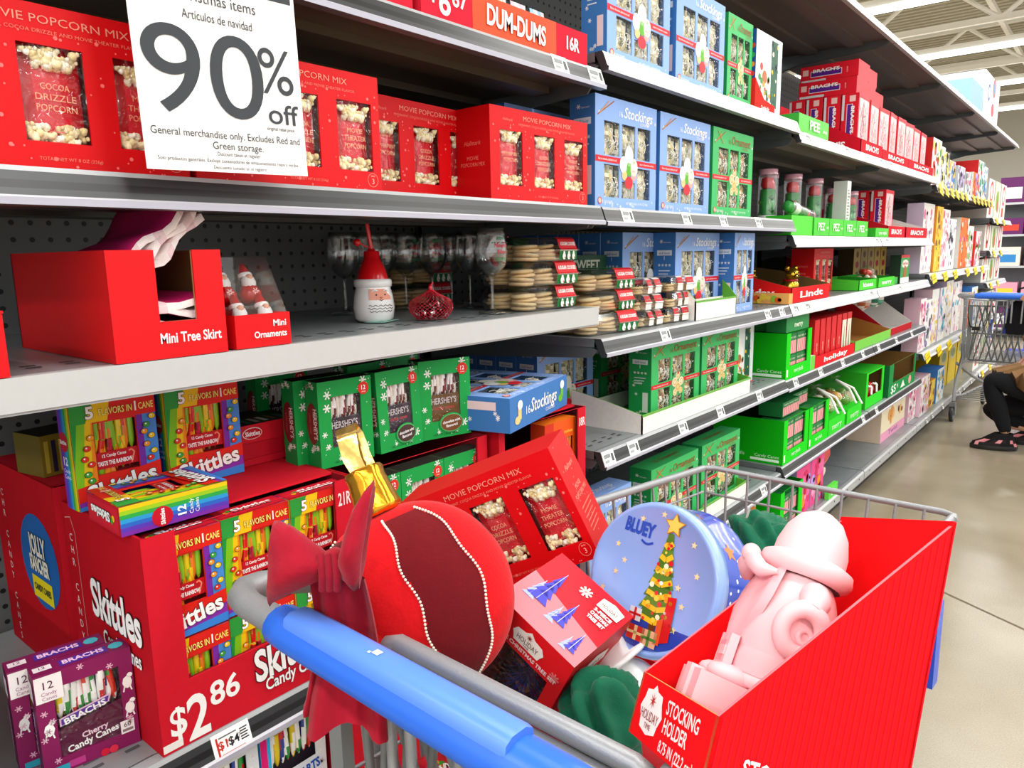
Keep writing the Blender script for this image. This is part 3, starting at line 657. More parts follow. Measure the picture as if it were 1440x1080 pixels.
# candy cane meshes shared by the candy boxes
def cane_mesh(cols, L=.055, r=.0052, n=7):
    m = MB(); m.tube([(0, 0, L), (0, 0, L*.75), (0, 0, L*.45), (0, 0, L*.2), (0, 0, .004), (0, 0, 0)], [r*.95, r, r, r*.85, r*.5, r*.2], cols[0], n=n, colf=lambda i, j: cols[((j+i)*len(cols)//n) % len(cols)])
    me = m.mesh('candy_cane'); me.materials.append(MATS['gloss']); return me
CANES = {'sk': [cane_mesh(c) for c in (['f58220', 'e0201b', 'f58220'], ['8ac926', 'f8d61c', '8ac926'], ['a3122a', '6d0f22', 'c2183a'], ['f8d61c', '8ac926', 'f58220'], ['f58220', 'f8a01c', 'a3122a'])],
         'he': [cane_mesh(c, .058, .0052) for c in (['f4ece2', 'ffffff', '6a3a2c', 'f4ece2'], ['f4ece2', 'ffffff', '8a2a30', 'f4ece2'])],
         'br': [cane_mesh(c, .062, .0058) for c in (['ffffff', '2b9a3e', 'ffffff'], ['ffffff', 'e02a2a', '2540a0'], ['f3d51e', 'ffffff', 'f3d51e'], ['e0301e', 'ffffff', '2b9a3e'])]}
def canes(t, kind, u0, u1, ztop, n, y, w_, L=1., slant=6, seed=1):
    r = random.Random(seed)
    for i in range(n):
        o = link('candy_cane', r.choice(CANES[kind]), t); u = u0+(u1-u0)*(i+.5)/n
        o.location = (-w_/2+u, y, ztop-.056*L); o.rotation_euler = (0, R(r.uniform(-slant, slant)), R(r.uniform(0, 360))); o.scale = (1, 1, L)
# ---- rainbow candy cane box
SW, SH, SD = .12, .157, .042
def make_rainbow():
    w_, h, d = SW, SH, SD; t = thing('rainbow_candy_box', 'x', 'candy box')
    H = [(.03, .047, .09, .124)]
    def fc(u, v): return 'e2231a'
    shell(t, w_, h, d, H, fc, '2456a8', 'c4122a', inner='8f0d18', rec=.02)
    m = MB(); F = faces(m, w_, h, d); F['f']()
    def strip(a, b, c, k=1):       # slanted rainbow bands left of the window
        m.poly([(max(0, a-.012), 0), (max(0, b-.012), 0), (min(b, .029), .157), (min(a, .029), .157)], c, k)
    m.rect(0, 0, .029, h, 'f6c915', 1); m.poly([(0, .06), (.012, .157), (0, .157)], '1f9b3a', 2); m.poly([(.0, .0), (.006, 0), (.022, .157), (.012, .157), (0, .06)], '7fc31c', 2)
    m.poly([(.02, 0), (.029, 0), (.029, .157)], 'f58a1c', 2)
    m.rect(.0905, .0, .1, h, '7a2ea8', 1); m.rect(.1, 0, .12, h, '4b8fe0', 1); m.rect(0, .1265, w_, h, 'e2231a', 3)
    m.poly([(0, .1265), (.02, .1265), (.032, .157), (0, .157)], '2f9e3f', 4); m.poly([(.02, .1265), (.05, .1265), (.055, .157), (.032, .157)], 'f6c915', 4)
    m.text('5', .026, .133, .017, 'ffffff', k=5, bold=.03, outline=('5a1020', .03)); m.text('FLAVORS IN', .062, .135, .0098, 'ffef7a', k=5, w=.047, bold=.015, outline=('8a2410', .025)); m.text('1', .0905, .134, .014, 'ffffff', k=5, bold=.01); m.text('CANE', .106, .135, .0098, 'ffef7a', k=5, w=.022, bold=.015)
    m.poly([(0, .012), (w_, .03), (w_, .052), (0, .034)], 'e2231a', 5); m.poly([(0, 0), (w_, 0), (w_, .03), (0, .012)], '8c2fb0', 4); m.poly([(0, 0), (w_, 0), (w_, .014), (0, .006)], '3a86e0', 5)
    m.text('Skittles', .064, .0165, .025, 'ffffff', k=7, w=.1, bold=.03, rot=.15, outline=('1a0608', .02), res=3)
    r = random.Random(2)
    for u, v in [(.018, .09), (.014, .075), (.022, .066), (.016, .052), (.024, .105), (.02, .042), (.104, .11), (.11, .092), (.102, .08), (.112, .068), (.106, .058), (.113, .122), (.1, .1)]:
        c = r.choice(['e0301e', 'f59a1c', '3aa83a', '7a2ea8', 'f6d21c']); m.disc(u, v, .0055, '40141e', 6, 10, .85); m.disc(u, v, .0048, c, 7, 10, .85); m.disc(u-.0012, v+.0012, .0014, 'ffffff', 8, 6)
    F['l']()
    for i, c in enumerate(['7a2ea8', '5a3ab8', '2f66c8', '2f9ad8', '2fa84a', '9acb22', 'f6c915']): m.rect(d*i/7, 0, d*(i+1)/7, h, c, 1)
    m.disc(d*.35, .1, .015, 'c4122a', 2, 14); m.text('Skittles', d*.35, .097, .006, 'ffffff', 3, w=.024, bold=.03); m.text('12', d*.4, .066, .012, 'ffffff', 3, bold=.03); m.text('Candy', d*.45, .055, .006, 'ffffff', 3); m.text('Canes', d*.45, .046, .006, 'ffffff', 3)
    F['t'](); m.rect(.004, .004, w_-.004, d-.004, 'd01a30', 1); m.text('Skittles', .066, .014, .013, 'ffffff', 3, w=.07, bold=.04, outline=('3a0a10', .03)); [m.disc(.022+.006*i, .02+.004*(i % 2), .005, c, 2, 8) for i, c in enumerate(['f6c915', '3aa83a', 'f58a1c'])]
    m.plane((-w_/2, d/2, 0), (1, 0, 0), (0, -1, 0)); m.rect(0, 0, w_, d, 'c4122a')
    m.build('print', 'card', t)
    m = MB(); m.plane((-w_/2+.03, -d/2+.004, .047), (1, 0, 0), (0, 0, 1)); m.rect(0, .007, .06, .032, 'c21220', 1); m.text('12 Candy Canes', .026, .024, .0045, 'ffffff', w=.034, bold=.02); m.text('TASTE THE RAINBOW.', .027, .012, .0062, 'ffffff', w=.05, bold=.03)
    m.line([(.05, .009), (.055, .024), (.051, .029), (.047, .027)], .0022, 'f58a6c', 2); m.build('inner_card', 'card', t)
    canes(t, 'sk', .031, .089, .125, 7, -d/2+.0105, w_, .85, 5, 1); canes(t, 'sk', .031, .084, .099, 6, -d/2+.013, w_, .9, 14, 2); canes(t, 'sk', .033, .06, .055, 3, -d/2+.011, w_, .35, 8, 3)
    return t
RB = Proto(make_rainbow()); gr = 'rainbow candy cane boxes'
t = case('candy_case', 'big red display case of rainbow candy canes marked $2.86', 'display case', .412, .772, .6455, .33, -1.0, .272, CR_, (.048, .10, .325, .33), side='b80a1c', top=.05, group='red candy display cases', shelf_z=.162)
m = MB(); m.plane((-.18, -.136, 0), (1, 0, 0), (0, 0, 1))
m.text('$', .026, .024, .042, 'ffffff', w=.024, bold=.02, res=4); m.text('2', .056, .006, .066, 'ffffff', w=.034, bold=.02, res=4); m.text('86', .1, .042, .036, 'ffffff', w=.048, bold=.02, res=4)
m.text('Skittles', .222, .046, .05, 'ffffff', k=3, w=.14, bold=.03, outline=('241014', .022), res=4, rot=.03); m.text('Candy Canes', .225, .022, .02, 'ffffff', k=3, w=.115, bold=.02, outline=('241014', .02), res=3); m.rect(.001, .004, .03, .016, 'f4f2ee', 1)
m.text('21R', .3425, .285, .022, 'f8e4e4', w=.027, bold=.02)
m.plane((-.18, .136, 0), (0, -1, 0), (0, 0, 1)); m.text('Skittles', .165, .165, .058, 'ffffff', k=3, w=.165, bold=.03, rot=-.02, outline=('241014', .022), res=4); m.text('Candy Canes', .175, .125, .024, 'ffffff', k=3, w=.125, bold=.02, outline=('241014', .02), res=3)
for i, ch in enumerate('CHR CANDY CANES'): m.text(ch, .026, .27-i*.021, .0125, 'f5d8d8', k=2)
m.line([(.008, .305), (.03, .31), (.042, .285), (.045, .0)], .0012, 'e8b0b0')
m.build('print', 'card', t)
LB = ['left', 'middle', 'right']
for j, z in enumerate((.6495, .8085)):
    for i in range(3):
        o = RB('%s rainbow candy cane box in the %s row of the red case' % (LB[i], ['lower', 'upper'][j]), gr); on_shelf(o, .4735+.1185*i, z, -1.0085-.003*(i % 2), SD); o.scale = (.97, 1, .99)
on_shelf(RB('left of the two rainbow candy cane boxes standing on the red case', gr), .470, .977, -1.185, SD, yaw=1).scale = (1.06, 1, 1.05); 
on_shelf(RB('right of the two rainbow candy cane boxes standing on the red case', gr), .612, .977, -1.18, SD, yaw=-2).scale = (1.06, 1, 1.05)
o = RB('rainbow candy cane box lying flat on the front of the red case', gr); o.rotation_euler = (R(-90), 0, R(90-2)); o.rotation_euler = (Matrix.Rotation(R(88), 4, 'Z') @ Matrix.Rotation(R(-90), 4, 'X') @ Matrix.Rotation(R(-90), 4, 'Y')).to_euler(); o.location = (-1.065, .515, .977+SD/2); 
# move the flat box so that its long printed side faces the aisle
o.location = (-1.078, .557, .977+SD/2)
# red carton lying behind, dark box and the second case at the back
m_ = thing('candy_carton', 'red candy carton lying on the case behind the standing rainbow boxes', 'carton', None, (-1.26, .735, .977), (0, 0, R(90)))
m = MB(); m.box(-.075, -.06, 0, .075, .06, .012, 'c4122a'); m.box(-.07, -.055, .012, .07, .055, .042, 'c4122a', skip=''); m.box(-.075, -.06, .042, .075, .06, .075, 'd0182c', cols={'t': '2a1a1c'}); m.build('carton', 'card', m_)
m = MB(); m.plane((-.075, -.06, .042), (1, 0, 0), (0, 0, 1)); m.disc(.05, .017, .02, 'f4e6e6', 1, 16, .55); m.disc(.05, .017, .0185, 'c4122a', 2, 16, .52); m.text('Skittles', .05, .013, .008, 'ffffff', 3, w=.03, bold=.03)
m.plane((-.075, -.06, .075), (1, 0, 0), (0, 1, 0)); [m.rect(.012+.018*i, .012, .022+.018*i, .05, ['e8e2d8', '8a6a2a', '3a7a4a', 'b8b0a8'][i % 4], 1) for i in range(7)]; m.build('print', 'card', m_)
t = case('candy_case', 'dark red candy case with a blue round logo behind the priced case', 'display case', .405, .775, .6455, .35, -1.285, .30, CR_, (.05, .1, .32, .35), side='b80a1c', top=.02, group='red candy display cases')
m = MB(); m.plane((-.185, .15, 0), (0, -1, 0), (0, 0, 1)); m.disc(.2, .2, .085, '1d63b0', 1, 24)
m.text('JOLLY', .2, .212, .034, 'f2efe2', k=3, w=.075, bold=.04, outline=('2a3a22', .02)); m.text('RANCHER', .2, .18, .026, 'f2efe2', k=3, w=.085, bold=.04, outline=('2a3a22', .02)); m.rect(.155, .128, .245, .168, 'e8d61c', 2); m.text('CANDY CANES', .2, .143, .012, '1d3a2a', 3, w=.075, bold=.03)
for i, ch in enumerate('CHR CANDY CANES'): m.text(ch, .05, .29-i*.02, .0125, 'f5d8d8', k=2)
m.build('print', 'card', t)
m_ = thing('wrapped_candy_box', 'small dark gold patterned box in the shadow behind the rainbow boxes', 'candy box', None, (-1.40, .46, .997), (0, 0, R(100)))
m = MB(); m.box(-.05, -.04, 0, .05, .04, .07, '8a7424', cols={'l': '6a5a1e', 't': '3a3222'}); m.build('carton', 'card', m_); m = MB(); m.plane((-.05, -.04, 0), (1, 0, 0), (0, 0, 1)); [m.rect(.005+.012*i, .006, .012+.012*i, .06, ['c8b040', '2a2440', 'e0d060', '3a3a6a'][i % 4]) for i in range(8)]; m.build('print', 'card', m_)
# ---- purple cherry candy cane boxes
def make_purple():
    w_, h, d = .122, .152, .036; t = thing('cherry_candy_box', 'x', 'candy box'); P = '8a1a5a'
    H = [(.022, .022, .104, .128)]
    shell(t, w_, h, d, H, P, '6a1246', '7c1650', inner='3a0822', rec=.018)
    m = MB(); F = faces(m, w_, h, d); F['f'](); r = random.Random(4)
    m.rect(.001, .112, .034, .15, 'fbf6f8', 2); m.text('12', .017, .131, .011, '5a1a40', 3); m.text('Candy', .017, .122, .005, 'a86a90', 3); m.text('Canes', .017, .115, .005, 'a86a90', 3)
    for u, v in ((.012, .07), (.113, .1), (.113, .06)): m.disc(u, v, .0065, 'ffffff', 2, 8, 1.5); m.disc(u+.004, v+.01, .004, 'ffffff', 2, 7); m.line([(u-.004, v-.006), (u-.006, v-.014)], .002, 'ffffff', 2); m.line([(u+.003, v-.006), (u+.005, v-.014)], .002, 'ffffff', 2)
    for i in range(9):
        u, v = r.choice([(r.uniform(.004, .02), r.uniform(.02, .1)), (r.uniform(.106, .119), r.uniform(.02, .14)), (r.uniform(.04, .1), r.uniform(.132, .148))]); m.snow(u, v, .0045, 'f0b8d4', 2)
    m.rect(.098, .022, .116, .042, 'fbf6f8', 2); m.text('60', .107, .032, .007, '3a1a2a', 3); m.rect(.1, .025, .114, .029, '8a7a80', 3)
    m.disc(.075, .006, .006, 'd81a3a', 3); m.disc(.086, .006, .006, 'e0304a', 3)
    m.rect(.006, .002, .03, .012, '2fa8c0', 2); m.rect(.03, .004, .05, .014, 'c03a8a', 2)
    F['l'](); m.text('BRACHS', d/2, .06, .012, 'd8a0e0', 2, w=.06, bold=.03, rot=math.pi/2); m.rect(.006, .112, .03, .14, 'efe2ec', 2); m.text('12', .018, .12, .009, '7a2a5a', 3)
    F['t'](); m.rect(.035, .008, .095, .026, '4a2a9a', 1); m.text('BRACHS', .065, .012, .011, 'f4c8e8', 2, w=.052, bold=.03); m.rect(.004, .012, .026, .026, 'efe6ec', 1); m.text('12', .015, .016, .007, '5a1a40', 2); m.disc(.107, .018, .01, '4ab8c8', 1, 8)
    m.build('print', 'card', t)
    m = MB(); m.plane((-w_/2+.022, -d/2+.0035, .022), (1, 0, 0), (0, 0, 1)); m.poly([(0, .04), (.082, .055), (.082, .0), (0, 0)], '5a0e38', 1); m.poly([(.003, .045), (.066, .057), (.068, .069), (.003, .057)], 'f4c8e8', 2); m.poly([(.005, .0465), (.064, .058), (.066, .0665), (.005, .0555)], '5a2aa0', 3); m.text('BRACHS', .036, .0508, .009, 'ffffff', 4, w=.054, bold=.03, rot=.18)
    m.text('Cherry', .045, .018, .008, 'f6d6e6', 2, bold=.03, rot=.1); m.text('Candy Canes', .042, .006, .0095, 'ffffff', 2, w=.066, bold=.03, rot=.12); m.build('inner_card', 'card', t)
    canes(t, 'br', .024, .102, .126, 9, -d/2+.011, w_, .9, 9, 5)
    film(t, d, H, w_, .001); return t
PU = Proto(make_purple()); gq = 'purple cherry candy cane boxes'
o = on_shelf(PU('front one of the two purple cherry candy cane boxes', gq), .352, .6455, -1.075, .036, yaw=-9); 
o = on_shelf(PU('purple cherry candy cane box standing behind the front one', gq), .335, .6455, -1.118, .036, yaw=-9)
# ---- green chocolate mint candy cane boxes
HW, HH, HD = .124, .165, .042
def make_mint(brown):
    w_, h, d = HW, HH, HD; t = thing('mint_candy_box', 'x', 'candy box'); G = '17a34a'
    H = [(.028, .036, .098, .134)]
    shell(t, w_, h, d, H, G, '128a3e', '3a2f2c', inner='3a2430' if not brown else '6a4a22', rec=.02)
    m = MB(); F = faces(m, w_, h, d); F['f'](); r = random.Random(9)
    for i in range(46):
        u, v = r.uniform(.005, w_-.005), r.uniform(.006, h-.006)
        if H[0][0]-.007 < u < H[0][2]+.007 and H[0][1]-.007 < v < H[0][3]+.007: continue
        (m.snow(u, v, r.choice([.0085, .006, .0045]), 'f2fbf2', 1) if i % 2 else m.disc(u, v, .0013, 'bfe8c8', 1, 6))
    m.disc(.104, .142, .013, 'e03020', 3, 9); m.text('12', .104, .1395, .0085, 'ffffff', 4, bold=.02); m.text('canes', .104, .134, .0032, 'ffffff', 4)
    m.disc(.074, .03, .03, G, 3, 18, .72); m.disc(.074, .03, .0275, '6cc07a', 4, 18, .7); m.disc(.074, .03, .026, '4a3530' if not brown else '7a4e2c', 5, 18, .68); m.text('chocolate mint', .074, .031, .006, 'ffffff', 6, w=.043, bold=.02, rot=.1); m.text('flavored', .074, .022, .006, 'ffffff', 6, bold=.02, rot=.1)
    m.text('NET WT 5.28 OZ (149g)', .06, .006, .004, '0a4a20', 3)
    for f in 'lr':
        F[f](); m.disc(d/2, .085, .04, '7a1a22', 2, 20, .46, math.pi/2); m.text("HERSHEY'S", d/2+.005, .085, .011, 'e8d8d0', 3, w=.058, bold=.02, rot=math.pi/2 if f == 'r' else -math.pi/2); m.text('candy canes', d/2-.008, .085, .006, 'd84a4a', 3, w=.04, rot=-math.pi/2)
        for i in range(10): m.snow(r.uniform(.006, d-.006), r.choice([r.uniform(.006, .04), r.uniform(.13, .16)]), .0055, 'f2fbf2')
    F['t'](); m.rect(.006, .004, w_-.006, d-.004, '2c2422', 1)
    m.build('print', 'card', t)
    m = MB(); m.plane((-w_/2+.028, -d/2+.004, .036), (1, 0, 0), (0, 0, 1)); m.rect(0, 0, .07, .056, '3c2c3a' if not brown else '6b4a20', 1); m.text("HERSHEY'S", .032, .036, .0125, 'd8d4d8', 2, w=.06, bold=.01); m.text('candy canes', .032, .024, .0075, 'e04a4a', 2, w=.048)
    m.build('inner_card', 'card', t)
    canes(t, 'he', .03, .096, .135, 8, -d/2+.0115, w_, .85, 8, 6); canes(t, 'he', .032, .07, .058, 5, -d/2+.0115, w_, .4, 6, 7)
    film(t, d, H, w_, .001); return t
MI = Proto(make_mint(False)); MI2 = Proto(make_mint(True)); gm = 'green mint candy cane boxes'
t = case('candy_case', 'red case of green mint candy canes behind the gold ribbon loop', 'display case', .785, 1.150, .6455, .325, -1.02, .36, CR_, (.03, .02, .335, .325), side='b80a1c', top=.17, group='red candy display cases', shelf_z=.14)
for i in range(3):
    on_shelf(MI('%s green mint candy cane box inside the red case' % LB[i], gm), .853+.1165*i, .786, -1.03, HD).scale = (.93, 1, .96)
ztop = .786+HH*.96+.001
on_shelf(MI('second green mint box from the left standing on the case, facing the aisle', gm), .832, .9725, -1.08, HD, yaw=-4)
on_shelf(MI('third green mint box from the left standing on the case, tilted back', gm), .96, .9725, -1.075, HD, yaw=2, tilt=-3)
on_shelf(MI2('rightmost green mint box on the case, brown inside, turned to the left', gm), 1.085, .9725, -1.07, HD, yaw=-14)
on_shelf(MI('leftmost green mint box on the case, just behind its neighbour', gm), .815, .9725, -1.128, HD, yaw=-4)
on_shelf(MI('green mint box in the back row, top edge showing over the middle boxes', gm), .985, .9725, -1.2, HD, yaw=4)
on_shelf(MI('green mint box in the back row, top edge showing over the right box', gm), 1.10, .9725, -1.23, HD, yaw=4)
on_shelf(MI('green mint box low at the left, half hidden behind the red carton', gm), .84, .9725, -1.29, HD, yaw=-4)
# ---- case 18R with the mango candy box
t = case('candy_case', 'red case marked 18R under the flat blue kit', 'display case', 1.165, 1.497, .6455, .33, -1.0, .30, CR_, (.02, .02, .30, .33), side='b80a1c', top=.03, inner='4a1418', group='red candy display cases', shelf_z=.15)
m = MB(); m.plane((-.166, -.15, 0), (1, 0, 0), (0, 0, 1)); m.text('18R', .316, .285, .02, 'f8e4e4', w=.026, bold=.02); m.build('print', 'card', t)
t = thing('mango_candy_box', 'orange mango candy cane box inside the case marked 18R', 'candy box', None, (-1.035, 1.412, .797), (0, 0, R(90)))
shell(t, .13, .155, .042, [(.045, .03, .118, .11)], 'ef5a12', 'd8401a', 'f07a1a', inner='2a2a8a', rec=.02)
m = MB(); F = faces(m, .13, .155, .042); F['f'](); m.rect(0, .0, .035, .155, 'd8301a'); m.disc(.02, .09, .016, 'f2a01c', 2, 12, 1.3); m.disc(.02, .085, .02, 'e8e6f0', 3, 12, .35); m.text('Snapple', .02, .082, .006, '1a2a6a', 4, w=.032, bold=.03); m.poly([(.012, .112), (.022, .125), (.03, .108)], '2f8a2a', 3); m.text('mango madness', .08, .122, .008, 'ffc04a', 2, w=.066, bold=.02); m.build('print', 'card', t)
m = MB(); m.plane((-.02, -.0165, .03), (1, 0, 0), (0, 0, 1)); m.rect(0, 0, .073, .03, '2038a8'); m.build('inner_card', 'card', t)
oc = cane_mesh(['f58a1c', 'f0661a', 'ffb05a'], .06, .0046)
for i in range(8): o = link('candy_cane', oc, t); o.location = (-.016+.0093*i, -.009, .055); o.rotation_euler = (0, R(4), 0)
# ---- low shelf under the cases: tart candy boxes and plain red cartons
def tart(label, y, z, x, yaw=0):
    t = thing('tart_candy_box', label, 'candy box', 'tart candy cane boxes', (x-.02, y, z), (0, 0, R(90+yaw)))
    shell(t, .125, .16, .04, [(.02, .06, .105, .14)], 'e8ecf2', '3fb0e0', '3fb0e0', inner='2a2030', rec=.02)
    m = MB(); m.plane((-.0625, -.02, 0), (1, 0, 0), (0, 0, 1)); m.rect(0, 0, .012, .16, 'e81a7a'); m.rect(.012, 0, .018, .16, '30b0e8'); m.disc(.065, .04, .055, 'dfe6f0', 2, 18, .42); m.text('SWEETARTS', .066, .034, .017, '1c4fb0', 3, w=.09, bold=.04, rot=.1); m.text('Candy Canes', .07, .014, .011, '23252c', 3, w=.066, bold=.03, rot=.1)
    for i in range(6): m.snow(.11+.004*(i % 2), .02+.022*i, .005, 'ffffff', 2)
    m.build('print', 'card', t); r = random.Random(6)
    for i in range(8): o = link('candy_cane', r.choice(CANES['br']), t); o.location = (-.038+.0105*i, -.009, .074); o.rotation_euler = (0, R(r.uniform(-4, 4)), i)
tart('white and pink tart candy cane box under the priced shelf, left one', .50, .431, -1.01)
tart('white and pink tart candy cane box under the priced shelf, right one', .632, .431, -1.015)
def plain(name, label, cat, x0, x1, y0, y1, z0, z1, col, mat='corrugated', group=None, flap=None):
    t = thing(name, label, cat, group, ((x0+x1)/2, (y0+y1)/2, z0)); m = MB(); a, b = (x1-x0)/2, (y1-y0)/2
    m.box(-a, -b, 0, a, b, z1-z0, col); m.build('carton', mat, t)
    m = MB(); m.box(-a-.001, -b-.001, z1-z0, a+.001, 0-.001, z1-z0+.003, flap or col); m.build('top_flap', mat, t); m = MB(); m.box(-a-.001, .001, z1-z0, a+.001, b+.001, z1-z0+.003, flap or col); m.build('top_flap', mat, t)
    return t
plain('shipping_carton', 'plain red carton with brown side below the hanging bow', 'carton', -1.25, -1.0, .71, .86, .301, .54, 'd3182c', group='plain red cartons')
plain('shipping_carton', 'plain red carton right of the other one below the bow', 'carton', -1.25, -1.01, .875, 1.10, .301, .53, 'd3182c', group='plain red cartons')
plain('shipping_carton', 'low brown carton carrying the two tart candy boxes', 'carton', -1.3, -1.005, .42, .70, .301, .427, 'a8814e', group='plain cartons')
m = MB(); m.box(-.075, -.06, 0, .075, .06, .0006, 'f2f2ee'); m.plane((-.06, -.075, .0006), (0, 1, 0), (-1, 0, 0)); o = m.build('loose_label', 'card'); o.location = (-1.06, .66, .595); o.rotation_euler = (R(8), R(20), R(20)); bpy.data.objects.remove(o)
# big electronic price tag on the rail
m = MB(); U = Vector((0, 1, 0)); V = Vector((-.34, 0, .94)); m.plane((.018, .275, -.043), U, V, .0006)
O = Vector((.018, .275, -.043)); m.face([O, O+U*.062, O+U*.062+V*.042, O+V*.042], 'ffffff'); m.rect(0, 0, .062, .042, 'ffffff', 3); m.rect(.006, .004, .009, .036, 'c8322a', 4); m.text('$1', .016, .017, .012, 'c8322a', 4, bold=.02); m.text('24', .025, .023, .005, 'c8322a', 4, bold=.02); m.text('$4', .034, .017, .012, '22252a', 4, bold=.02); m.text('97', .042, .023, .005, '22252a', 4)
m.rect(.011, .033, .04, .035, '6a6d70', 4)
for i in range(5): m.rect(.045, .016+.004*i, .058-.002*(i % 2), .018+.004*i, '3a3d40', 4)
m.rect(.012, .008, .05, .0095, 'c88a84', 4); m.build('price_tag', 'card', A4, 'white price tag with red print')
# ---- top shelf cases
t = thing('candy_case', 'pink red candy cane case at the top edge of the picture', 'display case', 'top shelf candy cases', (-1.13, .72, 1.771), (0, 0, R(90)))
m = MB(); m.box(-.25, -.12, 0, .25, .12, .12, 'd8223a'); m.build('carton', 'corrugated', t); m = MB(); m.plane((-.25, -.12, 0), (1, 0, 0), (0, 0, 1)); m.text('Candy Canes', .40, .02, .03, 'ffffff', w=.17, bold=.02); m.build('print', 'card', t)
t = case('candy_case', 'orange and red lollipop case marked 16R on the top shelf', 'display case', .985, 1.512, 1.771, .07, -1.005, .25, 'd8223a', (.2, .062, .3, .07), top=False, inner='a8814e', group='top shelf candy cases')
m = MB(); m.plane((-.2635, -.125, 0), (1, 0, 0), (0, 0, 1)); m.rect(.135, 0, .405, .07, 'ee4a16', 1)
m.text('$', .03, .03, .03, 'ffffff', bold=.02); m.text('6', .06, .01, .045, 'ffffff', w=.03, bold=.02, res=4); m.text('67', .10, .03, .028, 'ffffff', w=.04, bold=.02, res=4)
m.text('DUM-DUMS', .27, .017, .036, 'ffffff', k=3, w=.19, bold=.03, outline=('c8320e', .025), res=4, rot=-.03); m.text('16R', .468, .024, .026, 'ffffff', 3, w=.05, bold=.03, res=4); m.build('print', 'card', t)
r = random.Random(8)
for i in range(5):
    t = thing('candy_bag', ['pink striped candy bag at the left in the lollipop case', 'yellow candy bag standing in the lollipop case', 'green candy bag between yellow ones in the lollipop case', 'white and pink candy bag at the right in the lollipop case', 'pale blue candy bag at the right end of the lollipop case'][i], 'candy bag', 'bags in the lollipop case', (-1.1, 1.19+.07*i, 1.777), (R(-8), 0, R(90)))
    m = MB(); c = ['f0a0b8', 'f0e020', '9ad040', 'f6d0dc', 'a8d4ee'][i]; rows = [[(x*(1-.1*(z > .09)), -.018*math.sin(math.pi*(x+.03)/.06)*math.sin(math.pi*min(1, (z+.02)/.14)), z) for x in (-.03, -.015, 0, .015, .03)] for z in (0, .03, .07, .1, .13)]
    m.grid(rows, c, colf=lambda a, b: c if (a+b) % 2 else 'f8f4f0'); m.grid([[(x, -y, z) for x, y, z in q] for q in rows][::-1], c); m.build('wrapper', 'gloss', t)
    m = MB(); m.plane((-.03, -.019, .04), (1, 0, 0), (0, 0, 1)); m.text(['canes', 'DUM', 'lolly', 'canes', 'pops'][i], .03, .02, .012, '7a2ea8', 2, w=.04, bold=.03); m.build('lettering', 'card', t)
# ================================================================== WHITE SHELF: novelties and glassware
ZA = 1.217
# ---- open red carton with folded tree skirts
t = thing('tree_skirt_carton', 'open red carton labelled Mini Tree Skirt on the white shelf', 'carton', None, (-1.17, .486, ZA), (0, 0, R(90)))
w_, h_, d_ = .157, .146, .34
m = MB(); holes_front(m, w_, h_, -d_/2, [(.062, .05, .115, h_)], 'e00a14'); holes_front(m, w_-.008, h_-.002, -d_/2+.003, [(.058, .049, .111, h_-.002)], 'a88a5a', z0=.001); m.build('front_panel', 'card', t)
for a, b, ic in ((-w_/2, -w_/2+.003, 'r'), (w_/2-.003, w_/2, 'l')):
    m = MB(); m.box(a, -d_/2+.0006, 0, b, d_/2, h_, 'c8080f', skip='f', cols={ic: '8a6a40'}); m.build('side_panel', 'card', t)
m = MB(); m.box(-w_/2, d_/2-.003, 0, w_/2, d_/2, h_, 'c8080f', cols={'f': '6a5030'}); m.build('back_wall', 'card', t)
m = MB(); m.box(-w_/2+.003, -d_/2+.003, 0, w_/2-.003, d_/2-.003, .003, '8a6a40'); m.build('floor_sheet', 'card', t)
m = MB(); m.plane((-w_/2, -d_/2, 0), (1, 0, 0), (0, 0, 1)); m.text('Mini Tree Skirt', .148, .021, .0135, 'ffffff', al='r', w=.088, bold=.02, res=4); m.build('lettering', 'card', t)
def skirt(label, loc, rot, wdt, dep, n, seed, curl=0.):
    t = thing('tree_skirt', label, 'tree skirt', 'folded tree skirts', loc, rot); r = random.Random(seed)
    for i in range(n):
        m = MB(); z = i*.0125; top, bot = [], []; nu = 9
        rows = []
        for sgn in (0, 1):
            for j in range(5):
                y = -dep/2+dep*j/4 if sgn == 0 else dep/2-dep*j/4
                rows.append([(-wdt/2+wdt*k/(nu-1), y-.006*math.sin(k*.9+i), z+.010*sgn+.005*math.sin(k*1.1+i*2+seed)+curl*(k/(nu-1))**2*.03+(.003 if sgn and 0 < j < 4 else 0)) for k in range(nu)])
        rows.append(rows[0])
        m.grid(rows, 'f3e2e2', colf=lambda a, b: 'b0155a' if (i in (0, n-1) and (a in (0, 1, 2, 3) and i == 0 or a in (5, 6, 7, 8) and i == n-1)) else ('f6e6e4' if (a+b) % 3 else 'e8c8cc'))
        m.build('fold', 'cloth', t)
    return t
skirt('pink-edged folded tree skirt lying lowest in the red carton', (-1.13, .492, ZA+.012), (0, 0, R(90)), .135, .24, 3, 1)
skirt('pink-edged folded tree skirt in the middle of the red carton', (-1.13, .492, ZA+.056), (0, 0, R(88)), .135, .24, 2, 4)
skirt('pink folded tree skirt sticking up out of the red carton', (-1.138, .517, ZA+.132), (R(-4), R(-26), R(90)), .115, .24, 3, 2, 1.)
